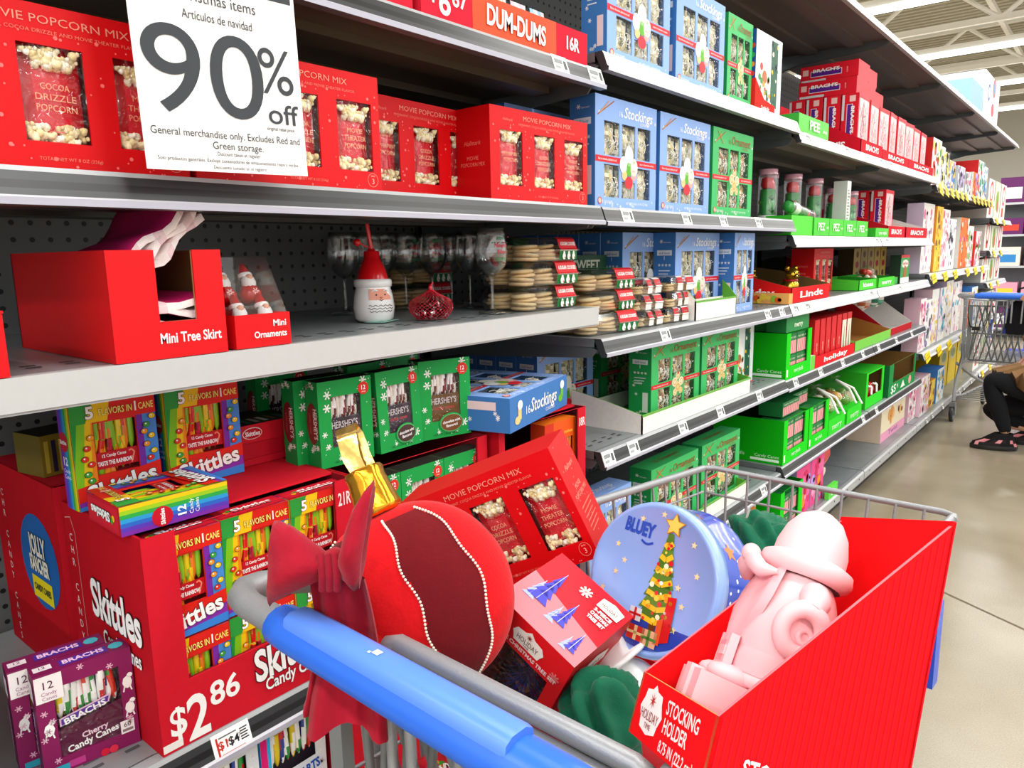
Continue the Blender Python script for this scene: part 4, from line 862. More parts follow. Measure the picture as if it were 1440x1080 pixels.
# ---- red tray of mini ornaments under a clear slanted cover
t = thing('ornament_pack', 'red tray labelled Mini Ornaments with slanted clear cover', 'ornament pack', None, (-1.08, .628, ZA), (0, 0, R(90)))
w_, d_ = .094, .15
m = MB(); m.box(-w_/2, -d_/2, 0, w_/2, d_/2, .05, 'dd0a14', skip='t'); m.face([(-w_/2, -d_/2, .003), (w_/2, -d_/2, .003), (w_/2, d_/2, .003), (-w_/2, d_/2, .003)], '8a0810'); m.face([(-w_/2+.002, -d_/2+.002, .05), (-w_/2+.002, d_/2-.002, .05), (-w_/2+.002, d_/2-.002, .003), (-w_/2+.002, -d_/2+.002, .003)], '900a12'); m.build('tray', 'card', t)
m = MB(); m.plane((-w_/2, -d_/2, 0), (1, 0, 0), (0, 0, 1)); m.text('Mini', .086, .030, .0095, 'ffffff', al='r', bold=.02, res=3); m.text('Ornaments', .086, .014, .0095, 'ffffff', al='r', w=.056, bold=.02, res=3); m.build('lettering', 'card', t)
m = MB(); P = [(-d_/2+.003, .05), (-d_/2+.05, .135), (d_/2-.003, .135), (d_/2-.003, .05)]
for s in (-1, 1): m.face([(s*(w_/2-.003), p[0], p[1]) for p in P][::s], 'ffffff')
for p, q in zip(P, P[1:]): m.face([(-w_/2+.003, p[0], p[1]), (w_/2-.003, p[0], p[1]), (w_/2-.003, q[0], q[1]), (-w_/2+.003, q[0], q[1])], 'ffffff')
m.build('clear_cover', 'clear', t)
def santa_orn():
    root = thing('santa_ornament', 'x', 'ornament')
    m = MB(); m.lathe([(0, 0), (.013, .001), (.0165, .012), (.012, .022), (.008, .027)], 'c80c18', n=12); m.build('coat', 'gloss', root)
    m = MB(); m.ball((0, -.004, .028), .0105, 'fafafa', 10, 6, (1, .9, 1.25)); m.ball((0, -.0085, .0345), .0055, 'f0b090', 8, 5); m.build('face_and_beard', 'soft', root)
    m = MB(); m.lathe([(.0098, .037), (.0105, .04), (.0095, .043)], 'fafafa', n=10); m.lathe([(.0085, .042), (.006, .05), (.002, .058), (0, .059)], 'c80c18', n=10); m.build('hat', 'gloss', root)
    m = MB(); m.plane((0, -.0155, .006), (1, 0, 0), (0, 0, 1)); m.snow(0, .006, .005, 'f6c8c8'); m.build('snow_print', 'card', root); return root
SO = Proto(santa_orn()); k = 0
for (dx, dz, dy) in ((-.022, .062, -.004), (.022, .062, -.004), (-.02, .016, -.042), (.024, .016, -.042)):
    o = SO('%s Santa ornament in the clear-covered red tray' % ['upper left', 'upper right', 'lower left', 'lower right'][k], 'mini Santa ornaments'); k += 1
    o.location = (-1.08-dy, .634+dx, ZA+dz); o.rotation_euler = (R(-22), 0, R(90)); o.scale = (1.15,)*3
for dx in (-.022, .022):
    m = MB(); m.box(-.018, -.014, 0, .018, .014, .055, 'b8b0ac'); o = m.build('card_step', 'clear', t); o.location = (dx, .0, .004)
plain('red_carton', 'red carton corner cut off by the left edge on the white shelf', 'carton', -1.2, -1.0, .12, .288, ZA, ZA+.075, 'dd0a14', 'card')
# ---- wine glasses
def wine_glass():
    root = thing('wine_glass', 'x', 'wine glass')
    m = MB(); m.lathe([(0, .0015), (.034, .0015), (.0345, .003), (.012, .006), (.004, .011)], 'ffffff', n=28); m.build('foot', 'glass', root)
    m = MB(); m.lathe([(.004, .011), (.0033, .04), (.0035, .075), (.006, .086)], 'ffffff', n=14); m.build('stem', 'glass', root)
    m = MB(); m.lathe([(.006, .086), (.02, .096), (.033, .113), (.0385, .135), (.0385, .155), (.035, .18), (.0325, .198), (.0318, .198), (.0343, .18), (.0376, .155), (.0376, .135), (.032, .114), (.019, .098), (0, .0905)], 'ffffff', n=28); m.build('bowl', 'glass', root)
    m = MB(); r = random.Random(3)
    def arc(s, zc, h, col, wd):      # lettering bent round the bowl
        vv, ff, W = text_geo(s, .02, .25, 1); n = len(m.v); R0 = .0392
        for a, b in vv:
            th = (a/W-.5)*wd/R0; z = zc+b*h/CAP; rr = R0 if z < .16 else R0-(z-.16)*.14
            m.v.append((rr*math.sin(th), -rr*math.cos(th), z))
        for f in ff: m.f.append(tuple(n+i for i in f)); m.c.append(hexc(col)); m.sm.append(False)
    arc('MERRY', .172, .007, '1f8a4a', .026); arc('Naughty', .155, .009, 'e0203a', .04); arc('Nice', .14, .009, 'e0203a', .026); arc('Spirits', .125, .007, '1f8a4a', .03)
    for i in range(10):
        th = r.uniform(-.9, .9); z = r.choice([.118, .178, .165]); m.ball((.0392*math.sin(th), -.0392*math.cos(th), z), .0022, r.choice(['1f8a4a', 'e0203a']), 5, 4, (1, 1, .7))
    m.build('printed_greeting', 'gloss', root); return root
WG = Proto(wine_glass())
for i, (px, py, lab, rz) in enumerate([(693, 441, 'rightmost wine glass in front of the cookie clamshells', 20), (610, 433, 'tall wine glass standing behind the red mesh bag', 5), (662, 433, 'wine glass between the two front ones, slightly behind', 60), (572, 430, 'wine glass just right of the Santa bottle', 40), (486, 424, 'leftmost wine glass, behind the Santa bottle hat', 90), (540, 425, 'wine glass half hidden behind the Santa bottle', 120), (636, 424, 'wine glass in the back row behind the front pair', 160), (520, 421, 'rearmost wine glass in the shadow against the pegboard', 200)]):
    p = on_z(px, py, ZA); f = min(1, -1.40/p.x); p.x *= f; p.y *= f
    o = WG(lab, 'printed wine glasses'); o.scale = (.95,)*3; o.location = (p.x, p.y, ZA+.0005); o.rotation_euler = (0, 0, R(90+rz-30))
# ---- Santa bottle
p = on_z(527, 452, ZA)
t = thing('santa_bottle', 'white ceramic Santa sipper bottle with red hat lid and straw', 'bottle', None, (p.x, p.y, ZA), (0, 0, R(72))); t.scale = (.96,)*3
m = MB(); m.lathe([(0, .001), (.033, .001), (.041, .008), (.044, .03), (.041, .055), (.037, .07), (.036, .075)], 'fbfbfa', n=32); m.build('body', 'ceramic', t)
m = MB(); m.lathe([(.036, .073), (.0395, .075), (.0405, .082), (.0395, .089), (.034, .091)], 'ffffff', n=32); m.build('hat_brim', 'ceramic', t)
m = MB(); m.lathe([(.0335, .09), (.028, .11), (.0175, .133), (.0165, .134), (.0165, .147), (.015, .149), (0, .149)], 'e0101a', n=28); m.build('hat_lid', 'gloss', t)
m = MB(); m.tube([(0, 0, .148), (-.001, 0, .16), (-.006, .002, .205)], [.0045, .0045, .0045], 'e81a1a', n=10); m.tube([(0, 0, .149), (0, 0, .154)], [.009, .007], 'e0101a', n=12); m.build('straw', 'gloss', t)
m = MB(); m.tube([(.006, 0, .16), (-.008, -.006, .156), (-.022, -.008, .162), (-.03, -.008, .166)], [.0016, .0016, .0016, .0016], 'e0101a', n=6); m.ball((-.034, -.008, .167), .008, 'e0101a', 10, 6, (1, 1, 1)); m.build('straw_cap', 'gloss', t)
m = MB()
def onb(th, z, e=.0008):
    rr = .044 if z < .035 else .044-(z-.035)*.17
    return ((rr+e)*math.sin(th), -(rr+e)*math.cos(th), z)
rows = [[onb(-.62+1.24*i/8*(1 if z < .06 else .8), z) for i in range(9)] for z in (.048, .055, .063, .0705)]
m.grid(rows, 'f09a7c'); m.build('face_patch', 'ceramic', t)
m = MB()
for s in (-1, 1): m.ball(onb(.24*s, .0585, .0005), .0021, '241c1c', 8, 5)
for s in (-1, 1): m.tube([onb(.15*s, .0665, .001), onb(.3*s, .0685, .001), onb(.48*s, .0655, .001)], [.0012, .0022, .001], 'ffffff', n=5)
m.tube([onb(-.1, .0485, .001), onb(0, .0465, .001), onb(.1, .0485, .001)], .0008, '241c1c', n=4)
m.tube([onb(-.06, .054, .001), onb(0, .0515, .003), onb(.06, .054, .001)], .0012, 'd86a50', n=5); m.build('eyes_and_brows', 'gloss', t)
m = MB()
for j, (z, a) in enumerate(((.036, .62), (.030, .66), (.024, .6))):
    m.tube([onb(-a+2*a*i/24, z+.0016*math.sin(i*1.3+j), .0006) for i in range(25)], .0006, '2a2626', n=4)
m.build('beard_lines', 'gloss', t)
# ---- red mesh bag of chocolates
p = on_z(607, 450, ZA)
t = thing('mesh_bag', 'red mesh bag of foil chocolates beside the Santa bottle', 'mesh bag', None, (p.x, p.y, ZA), (0, 0, R(60)))
def bagpt(th, u):
    r0 = (.0455*math.sin(math.pi*min(1, .18+u*.62))**.7)*(1 if u < .8 else max(.08, (1-u)*5)); r0 *= 1+.07*math.sin(3*th+.5)
    return Vector((r0*math.cos(th), r0*.72*math.sin(th), .002+.05*u+(.012*max(0, u-.8)/.2)))
m = MB(); ns, nu = 26, 11
for k in range(ns):
    for s in (1, -1):
        m.tube([bagpt(2*math.pi*k/ns+s*u/nu*1.6, u/nu) for u in range(nu+1)], .0005, 'c8142a', n=3, caps=False)
m.build('net', 'gloss', t)['kind'] = 'stuff'
m = MB(); m.ball((0, 0, .066), .006, 'd0142a', 8, 6, (.8, .8, 1.2)); m.tube([(0, 0, .07), (.006, .003, .077)], .002, 'd0142a', n=6); m.build('knot', 'gloss', t)
r = random.Random(12); cm = MB(); cm.ball((0, 0, 0), .0125, 'b8323a', 9, 6, (1, 1, .9), colf=lambda i, j: ['5a1a20', 'c8c0c4', '8a1220', '301418'][(i*3+j*5) % 4]); cme = cm.mesh('chocolate'); cme.materials.append(MATS['gold'])
for i in range(9):
    a = i*.75; rr = .024 if i < 7 else .008
    o = link('chocolate', cme, t); o.location = (rr*math.cos(a), rr*.62*math.sin(a), .014 if i < 7 else .032); o.rotation_euler = (i, i*2, i)
m = MB(); m.box(-.02, -.035, 0, .02, .035, .001, '9fd0c4'); m.plane((-.02, -.035, .001), (1, 0, 0), (0, 1, 0)); m.rect(.005, .01, .035, .014, '5a9a8a'); m.rect(.005, .03, .035, .034, '5a9a8a'); o = m.build('paper_card', 'card'); o.location = (-1.17, 1.005, ZA+.001); o.rotation_euler = (0, 0, .4); tag(o, 'pale teal card lying between Santa bottle and mesh bag', 'card')
# ---- cookie clamshells
CW, CH, CD = .236, .056, .155
def make_clam(kind):
    t = thing('cookie_clamshell', 'x', 'cookie pack'); r = random.Random(3)
    def ring(w_, d_, z, rr=.018):
        q = []
        for cx, cy, a0 in ((w_/2-rr, d_/2-rr, 0), (-w_/2+rr, d_/2-rr, 90), (-w_/2+rr, -d_/2+rr, 180), (w_/2-rr, -d_/2+rr, 270)):
            for i in range(4): a = R(a0+30*i); q.append((cx+rr*math.cos(a), cy+rr*math.sin(a), z))
        return q
    m = MB(); m.grid([ring(CW*.88, CD*.86, .001), ring(CW*.95, CD*.95, .024), ring(CW, CD, .026), ring(CW, CD, .0275)], 'ffffff', closed=True); m.face(ring(CW*.88, CD*.86, .001)[::-1], 'ffffff'); m.build('base_shell', 'clear', t)
    m = MB(); m.grid([ring(CW, CD, .0285), ring(CW*.95, CD*.95, .03), ring(CW*.86, CD*.84, .051), ring(CW*.8, CD*.76, .055)], 'ffffff', closed=True); m.face(ring(CW*.8, CD*.76, .055), 'ffffff'); m.build('lid_shell', 'clear', t)
    m = MB(); m.box(CW/2-.006, -.022, .026, CW/2+.018, .022, .029, 'ffffff'); m.build('tab', 'clear', t)
    ck = MB(); nn = 14; R_ = .031
    ck.lathe([(0, -.0035), (R_*.9, -.0035), (R_, 0), (R_*.92, .004), (0, .0055)], 'f2d49c' if kind == 'sugar' else 'ecc488', n=nn, colf=lambda i: ['e0b87a', 'e0b87a', 'f4d8a2', 'f8e2b4'][i])
    if kind != 'sugar':
        for q in range(7): a = r.uniform(0, 6.3); b = r.uniform(0, .024); ck.ball((b*math.cos(a), b*math.sin(a), .005), .0035, '4a2a18', 5, 3)
    cme = ck.mesh('cookie'); cme.materials.append(MATS['food'])
    for cx in (-.073, .0, .073):
        for cy in (-.034, .034):
            for q in range(4 if kind == 'sugar' else 3):
                o = link('cookie', cme, t); o.location = (cx+r.uniform(-.004, .004), cy+r.uniform(-.003, .003), .0065+.0092*q+.0); o.rotation_euler = (R(r.uniform(-5, 5)), R(r.uniform(-5, 5)), r.uniform(0, 6))
    # wrap-round label
    m = MB(); a, b = (.0, .085) if kind == 'sugar' else (-.06, -.005)
    for (a, b, cols) in ([(.012, .092, None)] if kind == 'sugar' else [(-.045, .0, 1), (.03, .092, 2)]):
        prof = [(-CD*.475, .004), (-CD*.485, .0245), (-CD*.505, .0275), (-CD*.48, .031), (-CD*.43, .0525), (-CD*.38, .0568), (CD*.38, .0568), (CD*.43, .0525), (CD*.5, .0275)]
        C = ['1f7a3a', 'd8d0c4', 'd8202a', 'd8202a', 'd8202a', '2f8a3f', '1f7a3a', '1f7a3a'] if kind == 'sugar' else (['f4f2ee']*3+['c8202a']+['f4f2ee']*4)
        m.grid([[(x, p[0], p[1]) for p in prof] for x in (a, b)], 'ffffff', smooth=False, colf=lambda i, j: C[j])
        m.plane((a, -CD*.482, .0315), (1, 0, 0), (0, .27, .96), .0005)
        if kind == 'sugar':
            m.text('6 SUGAR COOKIES', (b-a)/2, .006, .0085, 'ffffff', 2, w=.068, bold=.03); m.plane((a, -CD*.488, .003), (1, 0, 0), (0, -.03, 1), .0008)
            for i in range(3): m.disc(.016+.022*i, .009, .0075, 'fdfdfb', 2, 10, 1.1); m.disc(.016+.022*i, .017, .0045, 'fdfdfb', 2, 8); m.disc(.019+.022*i, .006, .002, 'd8202a', 3, 6)
        else: m.text('COOKIES', (b-a)/2, .006, .005, '9a9a98', 2, w=.034, bold=.02)
    m.build('wrap_label', 'card', t); return t
CL = Proto(make_clam('sugar')); CC = Proto(make_clam('chip')); gs, gc = 'sugar cookie clamshells', 'chip cookie clamshells'
LV = ['bottom', 'middle', 'top']
for i in range(3): on_shelf(CL('%s sugar cookie clamshell of the stack at the right end of the white shelf' % LV[i], gs), 1.435+.004*i, ZA+.0565*i, -1.045, CD, yaw=[3, -2, 4][i]).scale = (1.0, 1, 1)
for i in range(3): on_shelf(CL('%s sugar cookie clamshell of the stack behind the wine glasses' % LV[i], gs), 1.42+.004*i, ZA+.0565*i, -1.455, CD, yaw=[0, 5, -4][i])
for i in range(3): on_shelf(CL('%s sugar cookie clamshell of the stack right below the white shelf end' % LV[i], gs), 1.70+.008*i, 1.1365+.0565*i, -1.03-.01*i, CD, yaw=[-4, 3, -2][i]).scale = (1.1, 1, 1)
for i in range(3): on_shelf(CC('%s white-labelled chip cookie clamshell of the left stack' % LV[i], gc), 1.905-.006*i, 1.1365+.046*i, -1.035, CD, yaw=[2, -5, 3][i]).scale = (.64, 1, .8)
for i in range(3): on_shelf(CC('%s white-labelled chip cookie clamshell of the right stack' % LV[i], gc), 2.065+.012*i, 1.1365+.046*i, -1.045, CD*.6, yaw=[-3, 4, -6][i]).scale = (.64, .6, .8)
for o in bpy.data.objects:
    if o.get('label', '').endswith('right stack') and 'chip' in o['label']: o.location.x = -1.035-CD*.3
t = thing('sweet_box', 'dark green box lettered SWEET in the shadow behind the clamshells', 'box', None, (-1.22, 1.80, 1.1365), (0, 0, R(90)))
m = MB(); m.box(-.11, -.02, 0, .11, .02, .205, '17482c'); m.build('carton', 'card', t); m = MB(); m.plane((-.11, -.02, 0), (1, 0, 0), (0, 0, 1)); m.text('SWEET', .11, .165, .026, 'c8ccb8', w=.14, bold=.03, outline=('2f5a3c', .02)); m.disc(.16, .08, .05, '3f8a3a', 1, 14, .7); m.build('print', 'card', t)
# ---- gingerbread kit with red tray at the end of the top shelf
def house_kit(label, y, z, x, sc=1.):
    t = thing('gingerbread_kit', label, 'cookie kit', 'gingerbread house kits', (x-.05, y, z), (0, 0, R(90)))
    w_, h_, d_ = .24, .262, .1
    m = MB(); m.box(-w_/2, -d_/2, .003, w_/2, d_/2, h_, 'e4ecf0', cols={'l': '1f4f9a', 't': 'b8ccd8'}); m.build('carton', 'card', t)
    m = MB(); m.box(-w_/2-.003, -d_/2-.003, 0, w_/2+.003, d_/2+.003, .003, 'e0281e'); m.face([(-w_/2-.003, -d_/2-.003, 0), (w_/2-.06, -d_/2-.003, 0), (w_/2-.06, -d_/2-.003, .035), (-.04, -d_/2-.003, .045), (-w_/2-.003, -d_/2-.003, .105)], 'e0281e'); m.face([(-w_/2-.003, d_/2, 0), (-w_/2-.003, -d_/2-.003, 0), (-w_/2-.003, -d_/2-.003, .105), (-w_/2-.003, d_/2, .105)], 'e0281e'); m.build('display_tray', 'corrugated', t)
    m = MB(); m.plane((-w_/2, -d_/2, 0), (1, 0, 0), (0, 0, 1)); r = random.Random(4)
    m.poly([(.03, .05), (.12, .05), (.12, .16), (.075, .23), (.03, .16)], 'f6f4ee', 1); m.disc(.08, .12, .022, 'b86a3a', 2); m.disc(.05, .15, .013, 'd83a2a', 2)
    for i in range(22): m.disc(r.uniform(.01, .13), r.uniform(.05, .12), r.uniform(.006, .012), r.choice(['e0602a', 'f0a02a', '3a9a4a', 'd83a2a', 'f6f0e0']), 3, 8)
    m.rect(.14, .03, .2, .25, '12583c', 1)
    for i in range(22): m.disc(r.uniform(.142, .198), r.uniform(.03, .25), r.uniform(.004, .01), r.choice(['0c3a2a', '2a8a4a', 'f6f0e0', 'e0c02a', '1a2a4a']), 2, 8)
    m.line([(.205, .02), (.235, .25)], .003, 'cfd8dc', 1); m.text('Cookie Kit', .09, .012, .012, 'ffffff', 7, w=.075, bold=.02)
    m.plane((-w_/2, d_/2, 0), (0, -1, 0), (0, 0, 1)); [m.rect(.02, .1+.045*i, .08, .13+.045*i, 'dfe8f4') for i in range(3)]
    for i in range(6): m.disc(.088, .06+.03*i, .009, ['f59a2a', '3aa85a', 'e0442a'][i % 3], 2, 8)
    m.build('print', 'card', t); return t
house_kit('gingerbread house kit in a red tray at the end of the top shelf', 2.69, 1.816, -1.03)
house_kit('gingerbread house kit peeking out at the right end of the white tray level', 2.70, .8425, -1.09).scale = (.85, 1, .85)
# ================================================================== THIRD TO LAST BAYS
def pk(name, label, cat, y0, y1, z, h, x, d, front, side=None, top=None, art=None, group=None, yaw=0, mat='card', sart=None):
    t = thing(name, label, cat, group, (x-d/2, (y0+y1)/2, z), (0, 0, R(90+yaw))); w_ = y1-y0
    m = MB(); m.box(-w_/2, -d/2, 0, w_/2, d/2, h, front, cols={'l': side or front, 'r': side or front, 't': top or side or front}); m.build('carton', mat, t)
    if art or sart:
        m = MB()
        if art: m.plane((-w_/2, -d/2, 0), (1, 0, 0), (0, 0, 1)); art(m, w_, h)
        if sart: m.plane((-w_/2, d/2, 0), (0, -1, 0), (0, 0, 1)); sart(m, d, h)
        m.build('print', 'card', t)
    return t
def blobs(cols, n, seed, rmin=.008, rmax=.03, box=(.05, .95, .05, .95)):
    def f(m, w_, h):
        r = random.Random(seed)
        for i in range(n): e = r.uniform(.6, 1.2); q = min(r.uniform(rmin, rmax), w_*.45, h*.35); m.disc(max(q, min(w_-q, w_*r.uniform(box[0], box[1]))), max(q*e, min(h-q*e, h*r.uniform(box[2], box[3]))), q, r.choice(cols), 1+i % 4, 9, e)
    return f
def both(*fs):
    def f(m, w_, h):
        for g in fs: g(m, w_, h)
    return f
def label_at(s, u, v, h_, col, wd=None, rot=0., outline=None, bold=.03): return lambda m, w_, h: m.text(s, w_*u, h*v, h_, col, 6, w=wd, bold=bold, rot=rot, outline=outline)
# ---- red and white peppermint cartons (upper shelf and the level below)
PW, PH, PD = .185, .265, .075
def make_pep():
    t = thing('peppermint_carton', 'x', 'candy carton'); w_, h, d = PW, PH, PD
    m = MB(); m.box(-w_/2, -d/2, 0, w_/2, d/2, h, 'e0122a', cols={'f': 'f2d6da'}); m.build('carton', 'card', t)
    m = MB(); F = faces(m, w_, h, d); F['f'](); r = random.Random(2); m.rect(0, .0, .014, h, 'e0122a', 1); m.rect(w_-.012, 0, w_, h, 'e0122a', 1)
    for i in range(30): m.line([(r.uniform(.02, w_-.02), r.uniform(.03, h-.02)) for q in range(2)], .004, r.choice(['e05a6a', 'ffffff', 'f4b8c0', 'd8a0a8']), 2)
    m.rect(0, 0, w_, .03, 'e0122a', 3); m.rect(0, h-.02, w_, h, 'e0122a', 3); m.text("BRACH'S", w_/2, .008, .013, 'ffffff', 4, w=.1)
    for f in 'lr':
        F[f](); m.rect(d*.3, h*.28, d*.66, h*.82, 'f3dcea', 1); m.rect(d*.34, h*.29, d*.62, h*.81, '5a1f8a', 2); m.text("BRACH'S", d*.57, h*.55, .014, 'ffffff', 3, w=h*.46, rot=-math.pi/2 if f == 'l' else math.pi/2, bold=.03); m.rect(d*.45, h*.86, d*.8, h*.96, 'f6c8c4', 1); m.rect(d*.02, h*.55, d*.16, h*.98, 'd8dce0', 1); m.text('canes', d*.5, h*.18, .008, 'f6c8c4', 2)
    F['t'](); m.rect(.01, .01, w_-.01, d-.01, 'f0e0e0'); m.build('print', 'card', t); return t
PE = Proto(make_pep()); gpe = 'red and white peppermint cartons'
z1 = 1.787
for i in range(8):
    on_shelf(PE('peppermint carton on the upper shelf, %s from the left in the front row' % ORD[i], gpe), 3.905+.192*i, z1+.006, -1.03, PD, yaw=[0, 2, -1, 3, 0, -2, 1, 2][i]).scale = (1, 1, [1, .97, .95, .95, .95, .93, .9, .88][i])
for i in range(3): on_shelf(PE('peppermint carton on the upper shelf, %s one behind the first' % ORD[i], gpe), 3.905, z1+.006, -1.03-.082*(i+1), PD)
def lay(label, y, z, x, yaw=0):
    o = PE(label, gpe); o.rotation_euler = (Matrix.Rotation(R(90+yaw), 4, 'Z') @ Matrix.Rotation(R(90), 4, 'X') @ Matrix.Rotation(R(90), 4, 'Z')).to_euler(); o.location = (x, y, z); return o
for i in range(2):
    for j in range(2):
        o = PE('%s peppermint carton of the %s lying pair on top of the row' % (['lower', 'upper'][i], ['left', 'right'][j]), gpe)
        o.rotation_euler = (R(-90), 0, R(90)); o.location = (-1.045, 3.91+.2*j+.015*i, z1+.006+PH+.002+PD*(i+.5)); o.scale = (1, 1, 1 if j == 0 else .8)
        if j == 1: o.location.x = -1.06
o = PE('single peppermint carton lying farther along on top of the row', gpe); o.rotation_euler = (R(-90), 0, R(90)); o.location = (-1.07, 4.31, z1+.006+PH*.97+.004+PD*.5); o.scale = (1, 1, .8)
def slant_tray(name, label, y0, y1, z, x, d, hf, hb, col, inner, txt=None, stxt=None, group=None, tcol='ffffff'):
    t = thing(name, label, 'display tray', group, (x-d/2, (y0+y1)/2, z), (0, 0, R(90))); w_ = y1-y0; T = .004
    m = MB(); m.box(-w_/2, -d/2, 0, w_/2, -d/2+T, hf, col, cols={'b': inner, 't': inner}); m.build('front_wall', 'corrugated', t)
    m = MB(); m.box(-w_/2, d/2-T, 0, w_/2, d/2, hb, col, cols={'f': inner}); m.build('back_wall', 'corrugated', t)
    m = MB(); m.box(-w_/2+T, -d/2+T, 0, w_/2-T, d/2-T, T, inner); m.build('floor_sheet', 'corrugated', t)
    for s in (-1, 1):
        m = MB(); a, b = s*w_/2, s*(w_/2-T); P = [(-d/2, 0), (d/2, 0), (d/2, hb), (d*.15, hb*.8+hf*.2), (-d/2, hf)]
        m.face([(a, p[0], p[1]) for p in P][::s], col); m.face([(b, p[0], p[1]) for p in P][::-s], inner)
        for p, q in zip(P, P[1:]): m.face([(a, p[0], p[1]), (a, q[0], q[1]), (b, q[0], q[1]), (b, p[0], p[1])], inner)
        m.build('side_wall', 'corrugated', t)
    if txt or stxt:
        m = MB()
        if txt: m.plane((-w_/2, -d/2, 0), (1, 0, 0), (0, 0, 1)); m.text(txt, w_/2, hf*.3, hf*.42, tcol, 2, w=w_*.6, bold=.03)
        if stxt: m.plane((-w_/2, d/2, 0), (0, -1, 0), (0, 0, 1)); m.text(stxt, d*.55, hf*.45, hf*.45, tcol, 2, w=d*.5, bold=.03)
        m.build('print', 'card', t)
    return t
slant_tray('candy_tray', 'red slanted tray holding the first peppermint cartons on the upper shelf', 3.80, 4.19, z1, -1.005, .36, .06, .2, 'd01228', 'b08a5a', "BRACH'S", "BRACH'S", 'red candy trays')
slant_tray('candy_tray', 'red tray under the middle peppermint cartons on the upper shelf', 4.195, 4.77, z1, -1.005, .2, .05, .12, 'd01228', 'b08a5a', "BRACH'S", None, 'red candy trays')
slant_tray('candy_tray', 'red tray under the last peppermint cartons on the upper shelf', 4.775, 5.46, z1, -1.005, .2, .05, .12, 'd01228', 'b08a5a', "BRACH'S", None, 'red candy trays')
pk('brown_carton', 'plain brown cardboard sheet box at the start of the upper shelf', 'carton', 3.0, 3.34, z1, .13, -1.26, .3, 'b8926a', 'a8845c', mat='corrugated')
pk('peeps_tray', 'bright green tray lettered PEE in front of the brown box', 'display tray', 2.93, 3.29, z1, .065, -1.0, .24, '5fd04a', '3aa838', art=both(label_at('PEE', .5, .25, .034, 'f4fff0', .12), label_at('shop', .85, .3, .014, 'e4ffe0', .05)), group='green candy trays')
pk('candy_carton', 'red carton with pink end lying at the back of the upper shelf', 'candy carton', 3.36, 3.62, z1, .2, -1.28, .2, 'd8182c', art=label_at('canes', .5, .4, .03, 'f6c8c4', .12))
# ---- level below: clear tubes with red caps
def make_tube(cap, fill):
    t = thing('candy_tube', 'x', 'candy tube')
    m = MB(); m.lathe([(.032, .0), (.032, .27)], 'ffffff', n=18); m.build('clear_wall', 'clear', t)
    m = MB(); m.lathe([(0, .002), (.026, .002), (.026, .19), (0, .195)], fill, n=10, colf=lambda i: fill); [m.ball((.016*math.cos(i*2.1), .016*math.sin(i*2.1), .02+.017*i), .015, ['2f9a3a', '58b848', '1f7a30'][i % 3], 6, 4) for i in range(10)]; m.build('sweets', 'gloss', t)
    m = MB(); m.lathe([(.0325, .25), (.0325, .272), (0, .274)], 'd8a0b0', n=18); m.lathe([(.02, .196), (.024, .21), (.02, .236), (0, .245)], cap, n=12); m.build('cap', 'gloss', t)
    m = MB(); m.lathe([(.0323, .03), (.0323, .085)], 'e8ece4', n=18, colf=lambda i: 'e8ece4'); m.plane((-.03, -.033, .03), (1, 0, 0), (0, 0, 1)); m.disc(.03, .03, .018, 'f0a080', 1); m.disc(.034, .026, .008, 'e02a2a', 2); m.rect(.012, .045, .05, .05, '2a7a3a', 1); m.build('band', 'card', t); return t
TU = Proto(make_tube('e8242c', '3aa048')); gt = 'clear candy tubes'
for i in range(9):
    on_shelf(TU('clear tube of green candies with red cap, %s from the left' % ORD[i], gt), 3.02+.145*i+.02*(i % 2), 1.402, -1.11-.055*(i % 2), .064).scale = (1.15, 1.15, .96 if i < 6 else .86)
o = TU('white capped candy tube lying across the green tray', gt); o.rotation_euler = (R(-97), 0, R(0)); o.location = (-1.045, 2.98, 1.515); o.scale = (.8, .8, 1)
pk('white_tube_pack', 'white cylinder-like candy pack turned label-back among the tubes', 'candy pack', 3.675, 3.735, 1.402, .25, -1.02, .06, 'e8ebe8', 'c8ccc8', art=lambda m, w_, h: [m.rect(.012, .05+.014*i, w_-.012-.008*(i % 3), .057+.014*i, '8a8f8c', 1) for i in range(12)])
gz = 'green candy trays'
pk('green_tray_side', 'long bright green tray side at the joint of the second and third bays', 'display tray', 2.915, 3.165, 1.402, .075, -1.005, .1, '55d838', '35b82a', group=gz)
for i in range(4): pk('pez_tray', 'bright green candy tray lettered PEZ, %s from the left' % ORD[i], 'display tray', 3.17+.205*i, 3.37+.205*i, 1.402, .072, -1.0, .08, '4fd23a', '2fae26', art=both(label_at('PEZ', .45, .3, .03, 'f0ffec', .09), label_at('candy', .85, .4, .01, 'e0ffdc', .03)), group=gz)
pk('green_tray_side', 'low bright green tray before the red carton tray', 'display tray', 4.14, 4.4, 1.402, .045, -1.0, .1, '4fd23a', '2fae26', art=label_at('your style', .5, .3, .016, 'f0ffec', .16), group=gz)
for i in range(4): on_shelf(PE('peppermint carton on the tube level, %s one counted from the aisle' % ORD[i], gpe), 4.60, 1.408, -1.05-.088*i, PD).scale = (.95, 1, .95)
slant_tray('candy_tray', 'red slanted tray holding the cartons on the tube level', 4.41, 4.80, 1.402, -1.005, .38, .06, .17, 'd01228', 'e8d8d0', "BRACH'S", None, 'red candy trays')
slant_tray('candy_tray', 'empty red slanted tray at the end of the tube level', 4.84, 5.42, 1.402, -1.005, .34, .06, .15, 'd01228', 'ece4e0', "BRACH'S", None, 'red candy trays')
